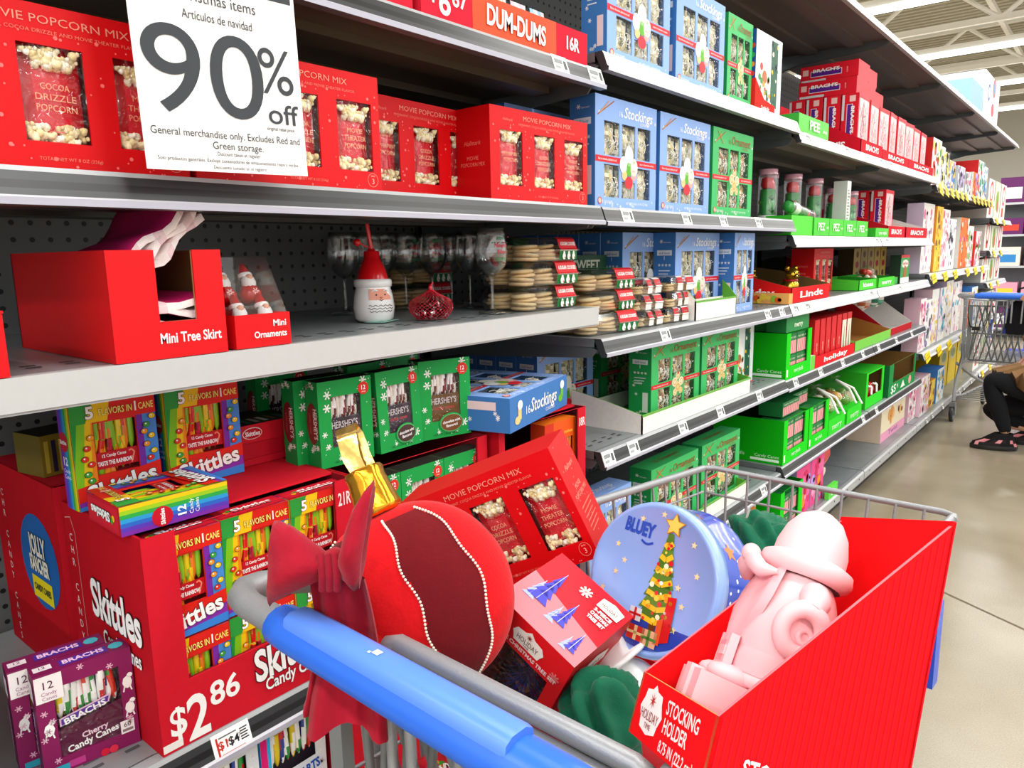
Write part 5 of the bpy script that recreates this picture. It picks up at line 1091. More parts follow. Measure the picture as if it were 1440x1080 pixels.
# ---- chocolate level
slant_tray('chocolate_tray', 'red slanted chocolate tray with brown inside and script logo', 2.96, 3.44, 1.137, -1.005, .34, .06, .13, 'e01a1e', '7a6238', 'Lindt', 'holiday', 'chocolate trays')
def foil_bear(label, loc, sc=1.):
    t = thing('foil_bear', label, 'chocolate figure', 'gold foil bears', loc, (0, 0, R(60))); m = MB(); m.ball((0, 0, .03), .03, 'e8b83a', 12, 8, (1, .9, 1.1)); m.ball((0, -.006, .072), .023, 'e8b83a', 12, 8); m.ball((-.016, 0, .092), .009, 'e8b83a', 8, 6); m.ball((.016, 0, .092), .009, 'e8b83a', 8, 6); m.ball((0, -.027, .067), .009, 'f4d070', 8, 6); m.build('body', 'gold', t)
    m = MB(); m.lathe([(.022, .05), (.025, .053), (.022, .057)], 'c81424', n=12); m.build('ribbon', 'gloss', t); m = MB(); m.ball((-.008, -.026, .078), .003, '2a1a10', 6, 4); m.ball((.008, -.026, .078), .003, '2a1a10', 6, 4); m.ball((0, -.036, .069), .003, '2a1a10', 6, 4); m.build('face', 'gloss', t); t.scale = (sc,)*3
foil_bear('gold foil bear standing tallest in the slanted chocolate tray', (-1.13, 3.30, 1.142), 1.35)
foil_bear('gold foil bear lying low at the back left of the chocolate tray', (-1.24, 3.05, 1.142), 1.3)
foil_bear('gold foil bear beside the low one at the back of the chocolate tray', (-1.26, 3.16, 1.142), 1.25)
on_shelf(POP('red popcorn gift box standing behind the chocolate trays in the third bay', gp), 3.72, 1.137, -1.12, POPD, yaw=6).scale = (1.3, 1, 1.1)
pk('fruit_candy_pack', 'clear pack of round orange and green sweets below the chocolate tray', 'candy pack', 2.915, 2.955, 1.137, .04, -1.0, .3, 'f0b060', art=None, sart=blobs(['f08a2a', '8ac83a', 'f6d24a', 'e8602a'], 20, 3, .008, .016))
slant_tray('candy_tray', 'bright green flat tray right of the chocolate trays', 3.98, 4.3, 1.137, -1.02, .2, .05, .06, '4fd23a', '2f9a2a', 'kisses', None, gz)
slant_tray('candy_tray', 'bright green flat tray with candy bag, farther right', 4.31, 4.66, 1.137, -1.01, .2, .05, .06, '4fd23a', '2f9a2a', 'merry', None, gz)
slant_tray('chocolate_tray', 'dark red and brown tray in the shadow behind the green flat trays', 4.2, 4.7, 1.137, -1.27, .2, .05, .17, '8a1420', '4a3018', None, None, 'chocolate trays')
t = thing('candy_bag', 'crumpled red and clear candy bag on the green flat tray', 'candy bag', None, (-1.1, 4.42, 1.15)); m = MB(); r = random.Random(5); m.ball((0, 0, .05), .06, 'f0c0b8', 9, 7, (.8, 1.2, .9), colf=lambda i, j: ['e85a4a', 'f6e0d8', 'f2a090', 'ffffff'][(i*2+j*3) % 4]); m.build('wrapper', 'film', t); m = MB(); [m.ball((r.uniform(-.03, .03), r.uniform(-.05, .05), .02+.05*r.random()), .016, r.choice(['e03a2a', 'f0e0d0', 'd8402a']), 6, 4) for i in range(14)]; m.build('sweets', 'gloss', t)
for i in range(5): pk('chocolate_carton', 'tan chocolate carton with red bow print, %s from the left' % ORD[i], 'chocolate box', 4.72+.155*i, 4.865+.155*i, 1.137, .215, -1.25, .09, 'b89a4a', '4a3a22', art=both(lambda m, w_, h: [m.disc(w_/2, h*.8, .03, '6a3a2a', 1, 10, .7), m.disc(w_/2, h*.52, .035, 'a81a22', 2, 10, .6), m.disc(w_/2, h*.22, .032, '5a3a24', 1, 10, .7)]), group='tan chocolate cartons')
pk('gingerbread_pack', 'green and white gingerbread pack standing at the shelf front', 'cookie pack', 4.84, 5.06, 1.137, .165, -1.02, .06, '2f9a4a', '1c3a28', art=lambda m, w_, h: [m.disc(w_/2, h*.68, .085, 'f2e8e0', 1, 14, .3), m.text('Gingerbread', w_/2, h*.65, .018, 'c81a22', 2, w=.15), m.disc(w_/2, h*.38, .04, 'a8662a', 2, 12), m.rect(0, 0, w_, h*.2, 'f0ece4', 3), m.rect(0, h*.9, w_, h, 'c8202a', 1)])
pk('candy_carton', 'small green and red flat carton between tray and gingerbread pack', 'candy carton', 4.68, 4.83, 1.137, .04, -1.03, .12, '3ab04a', 'd84a3a')
# ---- bright green candy cane cases (chocolate-below level, low shelf, base deck)
def green_case(label, y0, y1, z, h, d=.30, x=-1.0):
    t = case('green_candy_case', label, 'display case', y0, y1, z, h, x, d, '18d418', (.045, .05, y1-y0-.045, h), side='06b00a', top=False, inner='0c7a14', group='bright green candy cane cases')
    w_ = y1-y0; m = MB(); m.plane((-w_/2, d/2, 0), (0, -1, 0), (0, 0, 1)); m.text('merrybells', d*.3, h*.13, .014, 'd8ffd8', 2, w=.1); m.text('Candy Canes', d*.78, h*.14, .012, 'd8ffd8', 2, w=.1); m.rect(d*.55, h*.05, d*.95, h*.11, 'e6ffe6', 1)
    m.plane((-w_/2, -d/2, 0), (1, 0, 0), (0, 0, 1)); m.text('merrybells', w_/2, .02, .018, 'e8ffe8', 2, w=w_*.36); m.rect(.01, .01, .026, .04, 'e8ffe8', 1); m.build('print', 'card', t); return t
def pinkbox(name, label, y, z, x, w_=.16, h=.085):
    t = thing(name, label, 'candy box', 'pink striped candy boxes', (x-.05, y, z), (0, 0, R(90)))
    m = MB(); m.box(-w_/2, -.05, 0, w_/2, .05, h, '1c7a3c', cols={'f': '1c7a3c'}); m.build('carton', 'card', t)
    m = MB(); m.plane((-w_/2, -.05, 0), (1, 0, 0), (0, 0, 1)); m.rect(.004, .004, w_-.004, h*.66, 'f2a0a8', 1); [m.line([(.006+.011*i, .006), (.014+.011*i, h*.64)], .004, ['fbdadc', 'e0606a'][i % 2], 2) for i in range(int((w_-.02)/.011))]; [m.text('merry', w_*(.2+.3*i), h*.76, .01, 'f2f0e0', 2, w=w_*.24) for i in range(3)]; m.build('print', 'card', t)
def fill_case(nm, y0, y1, z, x=-1.012):
    for i in range(2):
        for j in range(2): pinkbox('striped_candy_box', '%s %s pink striped candy box inside %s' % (['lower', 'upper'][i], ['left', 'right'][j], nm), y0+(y1-y0)*(.27+.46*j), z+.006+.087*i, x, (y1-y0)*.44)
green_case('bright green candy cane case on the middle level of the third bay', 2.915, 3.215, .836, .185); fill_case('the middle green case', 2.915, 3.215, .836)
green_case('bright green candy cane case on the low shelf, nearest one', 2.93, 3.235, .481, .185); fill_case('the nearest low green case', 2.93, 3.235, .481)
green_case('bright green candy cane case on the low shelf, right neighbour', 3.245, 3.52, .481, .185); fill_case('the right low green case', 3.245, 3.52, .481)
green_case('bright green candy cane case on the base deck behind the cart wires', 2.93, 3.2, .151, .21); fill_case('the base deck green case', 2.93, 3.2, .151)
for i in range(3): pk('green_candy_book', 'green book-like candy box lying on the middle green case, %s from the aisle' % ORD[i], 'candy box', 2.93+.02*i, 3.20, .836+.186, .06, -1.01-.085*i, .08, ['24904a', '3aa04a', 'e8dcc8'][i], ['1c7a3c', '2a8a3e', '8a1a2a'][i], art=label_at('merry', .5, .3, .02, 'e6f6e0', .1), group='green candy books')
for i in range(2): pinkbox('striped_candy_box', 'pink striped candy box lying on the low green case, %s one' % ['near', 'far'][i], 3.09+.2*i, .481+.186, -1.03-.03*i, .2, .06)
# ---- red book-shaped boxes in a red tray
slant_tray('chocolate_tray', 'low red tray under the row of red book-like boxes', 3.28, 3.88, .836, -1.0, .16, .05, .05, 'e0141e', 'c01018', 'holiday', None, 'chocolate trays')
for i in range(7): pk('red_candy_book', 'red book-like chocolate box in the red tray, %s from the left' % ORD[i], 'chocolate box', 3.30+.082*i, 3.365+.082*i, .842, .20, -1.015, .14, 'f0e4d4' if i > 4 else 'd8141e', 'c8101a', art=(lambda m, w_, h: [m.poly([(w_*.3, h*.2), (w_*.7, h*.2), (w_*.5, h*.75)], '7a9a6a', 1), m.rect(0, h*.85, w_, h, 'd8141e', 2)]) if i > 4 else label_at('candy', .5, .4, .01, 'f0c0b0', .04, math.pi/2), group='red book-like boxes')
pk('small_green_box', 'small green and white box between green case and red tray', 'candy box', 3.222, 3.275, .836, .06, -1.0, .1, '6ad04a', 'e8ece0')
slant_tray('brown_tray', 'open brown tray with torn green front on the middle level', 3.93, 4.66, .836, -1.01, .3, .05, .12, '7ac850', 'b07a3a', None, None, 'brown open trays')
t = slant_tray('chocolate_tray', 'tall red chocolate display with white inside and script logo', 4.68, 5.30, .836, -1.03, .3, .04, .22, 'b8121e', 'd8d4d0', None, 'Lindt', 'chocolate trays')
pk('header_card', 'white script chocolate header board standing behind the open brown tray', 'board', 4.05, 4.6, .836, .2, -1.36, .02, 'b8121e', 'b8121e', art=label_at('Lindt', .45, .3, .05, 'f4d8d4', .26))
for i, c in enumerate(('e8b0a0', '4ab8a0')):
    t = thing('candy_globe', ['round orange and white candy ball on top of the red display', 'round green candy ball on top of the red display'][i], 'candy ball', 'candy balls', (-1.2, 4.75+.3*i, .836+.145)); m = MB(); m.ball((0, 0, .055), .055, c, 14, 9, colf=lambda a, b: [c, 'f4f0e8', 'd86a3a' if i == 0 else '2a8a6a'][(a+b//2) % 3]); m.build('foil', 'gloss', t); m = MB(); m.lathe([(.02, 0), (.02, .008), (.012, .01)], 'e8e4dc', n=10); m.build('base_ring', 'plastic', t)
# ---- low shelf: cellophane gift baskets, striped box, dark green case
for i in range(2):
    t = thing('gift_basket', ['cellophane wrapped gift basket beside the low green cases', 'cellophane wrapped gift basket next to the first one'][i], 'gift basket', 'cellophane gift baskets', (-1.12, 3.66+.3*i, .481)); r = random.Random(i)
    m = MB(); m.box(-.1, -.13, 0, .12, .13, .075, '1cc81c', cols={'r': '2fd62a'}); m.build('tray', 'corrugated', t); m = MB(); m.plane((.12, -.13, 0), (0, 1, 0), (0, 0, 1)); m.text('merry', .13, .02, .03, 'e0ffe0', 2, w=.15); m.build('lettering', 'card', t)
    m = MB(); [m.ball((r.uniform(-.06, .07), r.uniform(-.09, .09), .08+.05*r.random()), r.uniform(.02, .035), r.choice(['e0a84a', 'c83a2a', 'f0e6d0', '6a9a3a', 'b0702a', 'e8d8b0']), 8, 5) for k in range(16)]; m.build('goodies', 'gloss', t)
    m = MB(); rows = [[(rr*.8*math.cos(2*math.pi*k/14)*(1+.12*math.sin(5*k)), rr*math.sin(2*math.pi*k/14)*(1+.1*math.sin(3*k+1)), z) for k in range(14)] for rr, z in ((.11, .07), (.14, .12), (.1, .17), (.03, .2), (.07, .23))]; m.grid(rows, 'ffffff', closed=True, smooth=False); m.build('cellophane', 'film', t)
    m = MB(); m.tube([(.02, 0, .2), (.1, .03, .16), (.14, .05, .08)], .006, 'f6f6f2', n=5); m.tube([(.02, 0, .2), (.1, -.05, .17), (.14, -.06, .1)], .006, 'f6f6f2', n=5); m.build('ribbon', 'cloth', t)
t = case('green_candy_case', 'striped-top case with bright green front posts on the low shelf', 'display case', 4.24, 4.62, .481, .2, -1.02, .34, '2fd62a', (.04, .06, .34, .19), side='2fae26', top=.01, inner='6a4a2a', group='bright green candy cane cases')
for i in range(3):
    o = thing('red_candy_pouch', '%s red candy pouch with white bow inside the striped-top case' % LB[i], 'candy pouch', 'red pouches with bows', (-1.08, 4.31+.11*i, .489)); m = MB(); m.ball((0, 0, .055), .045, 'c8142a', 9, 6, (.8, 1, 1.1)); m.build('pouch', 'gloss', o); m = MB(); m.tube([(.03, -.03, .1), (.045, 0, .09), (.03, .03, .1), (.045, 0, .09), (.05, -.02, .05)], .006, 'f6f6f2', n=5); m.build('bow', 'cloth', o)
t = case('dark_green_case', 'dark green case marked 3G on the low shelf', 'display case', 4.66, 5.36, .481, .19, -1.0, .36, '1a8a44', (.1, .07, .66, .19), side='0f6a34', top=False, inner='8a6234')
m = MB(); m.plane((-.35, .18, 0), (0, -1, 0), (0, 0, 1)); m.text('3G', .2, .12, .05, 'e6f4e6', 2, w=.1, bold=.03); m.plane((-.35, -.18, 0), (1, 0, 0), (0, 0, 1)); m.text('$5', .12, .015, .045, 'f4fff4', 2, w=.12, bold=.02); m.text('98', .22, .03, .025, 'f4fff4', 2); m.poly([(.3, .015), (.42, .015), (.36, .06)], 'eef4ec', 2); m.disc(.55, .035, .04, 'e8a0a0', 2, 9, .7); m.build('print', 'card', t)
# ---- base deck: pink and red boxes, cream box
for i in range(2): pk('pink_candy_box', ['pink and lilac candy box on the base deck, left one', 'pink and lilac candy box on the base deck, right one'][i], 'candy box', 3.24+.2*i, 3.43+.2*i, .151, .225, -1.04, .12, 'f04a90', 'b090d8', art=blobs(['e02a6a', 'f8a0c8', 'b8a0e8', 'f06aa8', 'f0902a', 'd81a4a'], 26, 6+i, .012, .035), group='pink candy boxes')
t = thing('red_candy_bag', 'red foil candy bag leaning on the pink boxes', 'candy bag', None, (-1.13, 3.72, .151), (R(10), 0, R(80))); m = MB(); rows = [[(x*(1-.2*z), -.03*math.cos(x*14)*math.sin(math.pi*min(1, z*3.6+.1))+.02*math.sin(9*x+20*z), z) for x in (-.09, -.05, 0, .05, .09)] for z in (0, .06, .12, .18, .25)]; m.grid(rows, 'e0182c'); m.grid([[(x, -y+.01, z) for x, y, z in q] for q in rows][::-1], 'c0142a'); m.build('wrapper', 'gloss', t); m = MB(); m.plane((-.04, -.045, .08), (1, 0, 0), (0, 0, 1)); m.disc(.04, .03, .03, 'f6e0d8', 2); m.build('print', 'card', t)
pk('green_price_card', 'small bright green price card clipped at the base deck front', 'card', 3.6, 3.74, .151, .06, -1.0, .02, '5fe04a', art=label_at('sale', .5, .3, .024, 'f0fff0', .09))
pk('tool_box', 'blue and white box behind the wires at the base deck', 'box', 2.6, 2.87, .151, .24, -1.08, .1, 'b8d0e8', '8ab0d8', art=blobs(['6aa0d0', 'e8f0f4', 'd88a3a'], 10, 2))
pk('cream_dog_box', 'cream and pink box with round prints on the base deck far end', 'candy box', 4.86, 5.5, .151, .21, -1.07, .2, 'f2e6c8', 'e8d0b8', art=both(blobs(['8a4a2a', 'f0c080', '5a2a1a', 'e8a050'], 9, 3, .02, .04, (.1, .9, .5, .85)), lambda m, w_, h: [m.rect(0, 0, w_, h*.28, 'f2a8c8', 2), m.text('Twist', w_*.5, h*.1, .03, '7a2a8a', 3, w=.25)]))
# ---- toy bays (fifth, sixth, farthest): many distinct toy packs
toys = random.Random(21)
PAL = [['f6f4f2', 'e8c0d0', 'f0a0b8'], ['f4f2ee', 'd8c8e0', 'f2d0dc'], ['f2cf3a', 'e0902a', '8a5a2a'], ['f4f4f0', 'e02a2a', '3a9a4a'], ['f07a1a', 'f6f0e6', 'e03a1a'], ['e8f0f4', '3a80d0', 'f0c030'], ['f6f6f4', 'c8d0d4', '5a5a60']]
CN = ['white and pink', 'white and lilac', 'yellow and orange', 'white and red', 'orange and white', 'pale and blue', 'white and grey']
def toyrow(bay, z, items, x=-1.03):
    y = BAYS[bay][0]+.03
    for (w_, h, d, ci, extra) in items:
        nm, dt = extra
        P = PAL[ci]; pk('toy_pack', dt, 'toy', y, y+w_-.012, z+.001, h, x-toys.uniform(0, .03), d, P[0], P[1], art=blobs(P[1:]+[toys.choice(['e86a9a', '4ab0d0', '7ac050', 'f6e06a', 'b090d8'])], 34, int(y*100), .008, .034), group='toy packs'); y += w_
toyrow('e', 1.741, [(.3, .30, .2, 3, (0, 'tall green and white fruit toy box at the start of the yellow-tagged upper shelf')), (.22, .28, .06, 6, (0, 'slim white toy pack right of the fruit toy box')), (.2, .26, .06, 6, (0, 'second slim white toy pack on the yellow-tagged upper shelf')), (.26, .22, .08, 5, (0, 'dark blue hanging toy pack among the slim white ones')), (.3, .2, .06, 6, (0, 'grey and white toy pack before the sixth bay'))])
toyrow('f', 1.741, [(.3, .18, .08, 6, (0, 'white pronged toy pack on the sixth bay upper shelf')), (.3, .2, .1, 4, (0, 'orange and white toy pack on the sixth bay upper shelf')), (.35, .32, .2, 3, (0, 'white and red toy box on the sixth bay upper shelf')), (.3, .3, .2, 5, (0, 'pale blue toy box at the end of the sixth bay upper shelf'))])
toyrow('e', 1.171, [(.36, .46, .1, 1, (0, 'tall white and lilac doll box left on the middle toy shelf')), (.24, .45, .12, 2, (0, 'tall yellow toy box on the middle toy shelf')), (.3, .44, .1, 0, (0, 'tall white and pink doll box right of the yellow one')), (.36, .38, .1, 6, (0, 'dark patterned plush pack right of the doll boxes'))])
toyrow('f', 1.171, [(.42, .4, .14, 4, (0, 'big orange plush bag on the middle toy shelf')), (.3, .34, .14, 0, (0, 'pink plush pack right of the orange bag')), (.3, .3, .14, 3, (0, 'white and red toy box right of the pink plush'))])
toyrow('e', .641, [(.2, .36, .1, 0, (0, 'white and pink doll box first on the lower toy shelf')), (.28, .34, .1, 6, (0, 'white perforated toy panel pack on the lower toy shelf')), (.26, .4, .12, 0, (0, 'pink carry-handle doll box on the lower toy shelf')), (.26, .4, .12, 1, (0, 'lilac carry-handle doll box on the lower toy shelf')), (.3, .44, .14, 1, (0, 'tall pale pink doll house pack on the lower toy shelf'))])
toyrow('f', .641, [(.4, .42, .2, 0, (0, 'wide white and pink playset box on the sixth bay lower shelf')), (.4, .3, .2, 4, (0, 'orange and teal toy pack on the sixth bay lower shelf')), (.35, .34, .2, 5, (0, 'blue and yellow toy pack on the sixth bay lower shelf'))])
toyrow('e', .151, [(.24, .24, .14, 0, (0, 'bright pink plush bag on the base deck under the dark green case end')), (.3, .28, .2, 0, (0, 'brown and white doll house box on the base deck')), (.3, .2, .14, 2, (0, 'yellow toy digger box on the base deck')), (.3, .26, .14, 5, (0, 'blue and white toy pack on the base deck beside the digger'))])
for i in range(3): pk('yellow_toy_box', 'tall mustard yellow toy box on the base deck, %s from the left' % ORD[i], 'toy', 6.95+.42*i, 7.33+.42*i, .151, .43, -1.12, .22, 'd8b81a', 'b89a14', art=both(lambda m, w_, h: [m.disc(w_*.5, h*.62, .12, 'a8b8a0', 1, 12, .5), m.disc(w_*.5, h*.62, .1, '7a8a5a', 2, 12, .4)]), group='mustard toy boxes')
for j, z in enumerate((.151, .621, 1.001, 1.301, 1.601)):
    for i in range(3):
        pk('toy_box', '%s on the %s shelf up in the farthest bay' % (['near toy box with red ring', 'green-dotted toy box', 'far toy box with red ring'][i], ORD[j]), 'toy', 8.27+.44*i, 8.66+.44*i, z, [.36, .27, .22, .24, .36][j], -1.05, .3, ['f4f2ec', 'e8ecd8', 'f2f0ec'][i], ['d8d4cc', 'c8d0b0', 'd8d4cc'][i], art=both(lambda m, w_, h: [m.ring(w_*.5, h*.68, .07, .1, 'd82a2a', 1, 14), m.rect(w_*.3, h*.1, w_*.6, h*.35, 'd84a3a', 1)] if i != 1 else [m.disc(w_*.5, h*.5, .1, '8ab03a', 1, 12), m.disc(w_*.6, h*.35, .06, 'd86a5a', 2, 10)]), group='ring-print toy boxes')
# toys stored on the canopy
pk('toy_carton', 'big white toy carton with round logos stored on the canopy', 'carton', 7.3, 8.15, 2.386, .36, -1.02, .4, 'eef0f4', 'dfe4ec', art=lambda m, w_, h: [m.disc(w_*.3, h*.6, .07, '3a60b8', 1, 14), m.disc(w_*.3, h*.6, .045, 'f0f0f4', 2, 12), m.disc(w_*.62, h*.8, .08, 'd83a4a', 1, 14), m.disc(w_*.62, h*.8, .05, '5a80c8', 2, 12), m.disc(w_*.6, h*.3, .08, 'd82a3a', 1, 12, .7)], sart=lambda m, w_, h: [m.disc(w_*.7, h*.6, .06, '3a60b8', 1, 14), m.disc(w_*.35, h*.3, .06, 'd83a4a', 1, 12)], group='cartons on the canopy')
pk('toy_carton', 'pale blue carton next to the white one stored on the canopy', 'carton', 6.7, 7.25, 2.386, .2, -1.02, .4, '8ab8e8', '9ac4ee', group='cartons on the canopy')
# ---- far cross aisle: shelving end, blue aisle post, dark screen
t = thing('aisle_post', 'tall bright blue aisle post at the far right edge', 'post', None, (-.75, 10.9, 0)); m = MB(); m.box(-.12, -.06, 0, .12, .06, 1.35, '3a6ae0'); m.build('post', 'plastic', t); m = MB(); m.box(-.3, -.1, 0, .3, .1, .08, '2a4ab0'); m.build('foot', 'plastic', t); m = MB(); m.plane((-.12, -.06, .3), (1, 0, 0), (0, 0, 1)); m.rect(.05, .1, .19, .5, '6a90f0'); m.build('panel_print', 'card', t)
for i in range(3):
    y = 13.2; t = thing('far_shelving', ['left far shelving unit across the end of the aisle', 'middle far shelving unit across the end of the aisle', 'right far shelving unit across the end of the aisle'][i], 'shelving', 'far shelving units', (-2.4+1.6*i, y, 0))
    m = MB(); m.box(-.78, .3, 0, .78, .34, 2.2, '7a7c80'); m.build('back_panel', 'metal', t); r = random.Random(i)
    for z in (.15, .6, 1.05, 1.5, 1.95):
        m = MB(); m.box(-.78, -.2, z-.03, .78, .3, z, 'c8ccd0'); m.build('shelf_board', 'metal', t)
for i in range(3):
    for j, z in enumerate((.151, .601, 1.051, 1.501, 1.951)):
        for k in range(4):
            r = random.Random(i*40+j*7+k); c1 = r.choice(['2a2a30', 'a82a3a', 'e8e4dc', '3a5ab0', 'd8b83a', 'e8a0b8', 'f2f2f0', '6a2a6a'])
            t = thing('far_box', 'small box on the far cross-aisle shelving, %s unit, %s level, %s along' % (LB[i], ORD[j], ORD[k]), 'box', 'boxes on far shelving', (-2.4+1.6*i-.55+.37*k, 13.1, z)); m = MB(); h = r.uniform(.2, .36); m.box(-.16, -.1, 0, .16, .15, h, c1); m.build('carton', 'card', t); m = MB(); m.plane((-.16, -.1, 0), (1, 0, 0), (0, 0, 1)); m.rect(.05, .05, .27, h*.6, r.choice(['f0f0ec', 'e04a3a', '3a8ad0', 'f0d040'])); m.build('print', 'card', t)
# ================================================================== SHOPPING CART
def frame(origin, z, f):           # matrix with local +Z = z and local -Y = f (front)
    z = Vector(z).normalized(); f = Vector(f); f = (f-z*f.dot(z)).normalized(); y = -f; x = y.cross(z)
    M = Matrix((x, y, z)).transposed().to_4x4(); M.translation = Vector(origin); return M
GR = '9b9ea2'
def make_cart():
    t = thing('shopping_cart', 'x', 'shopping cart')
    rimz = lambda y: .955-.073*(y-.06); hw = lambda y: .252-.012*(y-.06)
    # handle: grey tube with tight bends, blue moulded grip
    m = MB()
    for s in (-1, 1):
        m.tube([(s*.14, 0, .98), (s*.22, 0, .98), (s*.245, .004, .98), (s*.262, .018, .979), (s*.267, .04, .976), (s*.262, .065, .972), (s*.254, .1, .962), (s*hw(.3), .3, rimz(.3)), (s*hw(.7), .7, rimz(.7)), (s*hw(1.07), 1.07, rimz(1.07))], [.0155]*6+[.014, .009, .0075, .007], GR, n=12)
    m.build('handle_tube', 'chrome', t)
    m = MB(); n = 14; rows = []
    for x, k in ((-.160, .75), (-.156, .95), (-.13, 1), (.21, 1), (.236, .95), (.24, .75)):
        rows.append([(x, .0235*k*math.cos(2*math.pi*i/n), .98+.0215*k*math.sin(2*math.pi*i/n)) for i in range(n)])
    m.grid(rows, '2f6fe6', closed=True); m.face(rows[0], '2f6fe6'); m.face(rows[-1][::-1], '2f6fe6'); m.build('grip', 'plastic', t)
    m = MB(); pr = [(-.017, .994), (-.0155, 1.003), (-.008, 1.0075), (.008, 1.0075), (.0155, 1.003), (.017, .994)]; rows = []
    for x, k in ((-.125, .96), (-.121, 1), (.165, 1), (.169, .96)): rows.append([(x, p[0]*k, .98+(p[1]-.98)*k) for p in pr])
    m.grid(rows, '5a8df0'); m.face(rows[0][::-1], '4a80ea'); m.face(rows[-1], '4a80ea'); m.build('grip_pad', 'plastic', t)
    m = MB(); m.plane((-.06, -.006, 1.0078), (1, 0, 0), (0, 1, 0)); m.rect(.06, .002, .068, .009, 'dfe8fa'); m.rect(.056, .0, .059, .003, 'dfe8fa'); m.build('grip_mark', 'card', t)
    # basket of wire
    def wires(nm, paths, r, col=GR):
        m = MB()
        for p in paths: m.tube(p, r, col, n=6)
        o = m.build(nm, 'chrome', t); o['kind'] = 'stuff'
    zb = .46; fy = 1.09
    def side(s, y, u):   # u 0 at rim .. 1 at basket floor
        z = rimz(y)*(1-u)+zb*u; return (s*(hw(y)-.045*u), y if y < 1.0 else y-.05*u, z)
    for s in (-1, 1):
        wires('side_wires', [[side(s, y, 0), side(s, y, .5), side(s, y, 1)] for y in [.1+.045*i for i in range(22)]]+[[side(s, y, u) for y in (.08, .4, .75, 1.07)] for u in (.12, .3, .5, .7, .87, 1)], .0026)
    def fr(x, u): return (x*(1-.12*u), 1.085-.05*u, rimz(1.08)*(1-u)+zb*u)
    wf = hw(1.08)
    wires('front_wires', [[fr(-wf+2*wf*i/10, 0), fr(-wf+2*wf*i/10, 1)] for i in range(11)]+[[fr(-wf, u), fr(wf, u)] for u in (.13, .35, .6, .82, 1)], .0028)
    m = MB(); m.tube([(-wf-.005, 1.05, rimz(1.05)), (-wf, 1.078, rimz(1.08)), (-wf+.02, 1.09, rimz(1.08)), (wf-.02, 1.09, rimz(1.08)), (wf, 1.078, rimz(1.08)), (wf+.005, 1.05, rimz(1.05))], .006, GR, n=8); m.build('front_rim', 'chrome', t)
    wires('floor_wires', [[(-hw(y)+.05, y, zb), (hw(y)-.05, y, zb)] for y in [.12+.06*i for i in range(16)]]+[[(x, .1, zb-.005), (x*.85, 1.03, zb-.005)] for x in (-.22, -.11, 0, .11, .22)], .003)
    # child seat bar and loops behind the handle
    m = MB(); m.tube([(-.073, .062, .943), (-.064, .066, .963), (-.05, .067, .968), (.226, .067, .968), (.24, .067, .963), (.243, .07, .94)], .0095, GR, n=10); m.build('seat_bar', 'chrome', t)
    m = MB(); m.tube([(-.05, .058, .954), (.236, .058, .954)], .0068, GR, n=8); m.build('seat_bar_lower', 'chrome', t)
    for x in (-.045, .055, .15):
        m = MB(); m.tube([(x-.016, .06, .78), (x-.014, .058, .938), (x-.007, .059, .95), (x+.007, .059, .95), (x+.014, .058, .938), (x+.016, .06, .78)], .006, GR, n=7); m.build('seat_loop', 'chrome', t)
    # grey moulded lattice of the folding seat back
    def lat(x, v): return Vector((x, .085+.05*v, .90-.42*v))
    for i in range(9):
        for s in (1, -1):
            x0 = -.14+.04*i; x1 = x0+s*.1
            a, b = lat(x0, 0), lat(max(-.19, min(.22, x1)), 1); m = MB(); m.tube([a, (a+b)/2+Vector((0, .004*s, 0)), b], .0055, '74787a', n=5); m.build('lattice_bar', 'plastic', t)
    for v in (.0, .5, 1.):
        m = MB(); m.tube([lat(-.19, v), lat(.22, v)], .007, '74787a', n=6); m.build('lattice_rail', 'plastic', t)
    m = MB(); m.box(-.205, .078, .5, -.18, .094, .905, '7c8082'); m.build('seat_side_plate', 'plastic', t)
    m = MB(); m.box(.205, .078, .5, .23, .094, .905, '7c8082'); m.build('seat_side_plate', 'plastic', t)
    # blue warning flap on the seat
    m = MB(); m.box(.02, .104, .70, .20, .11, .885, '1f46b8'); f = m.build('warning_flap', 'plastic', t)
    m = MB(); m.plane((.02, .104, .70), (1, 0, 0), (0, 0, 1)); m.rect(.085, .15, .165, .152, 'ffffff'); m.rect(.085, .124, .165, .126, 'ffffff'); m.text('fall out of', .125, .133, .011, 'ffffff', 2, w=.066, shear=.2); m.text('cart.', .125, .1, .012, 'ffffff', 2, shear=.2); m.text('i', .105, .03, .05, 'ffffff', 2, bold=.03); m.build('warning_lettering', 'card', f)
    # blue corner bumpers, chassis and casters
    for s in (-1, 1):
        m = MB(); m.box(s*.222-.014, 1.045, .56, s*.222+.014, 1.082, .72, '2858d8'); m.build('corner_bumper', 'plastic', t)
        m = MB(); m.tube([(s*.25, .17, .945), (s*.245, .17, .7), (s*.235, .16, .5), (s*.25, .08, .3), (s*.25, .05, .16)], .0135, GR, n=9); m.build('rear_post', 'chrome', t)
        m = MB(); m.tube([(s*.25, .05, .2), (s*.24, .3, .17), (s*.2, .95, .17)], .012, GR, n=8); m.tube([(s*.26, .1, .45), (s*.22, .5, .3), (s*.2, .9, .19)], .011, GR, n=8); m.build('chassis_tube', 'chrome', t)
    wires('lower_rack', [[(-.24+.02*k/9, .1+.09*k, .175), (.24-.02*k/9, .1+.09*k, .175)] for k in range(10)], .004)
    wm = MB()
    rows = [[(x, r*math.cos(2*math.pi*k/18), r*math.sin(2*math.pi*k/18)) for k in range(18)] for x, r in ((-.014, .028), (-.014, .05), (-.01, .062), (.01, .062), (.014, .05), (.014, .028))]
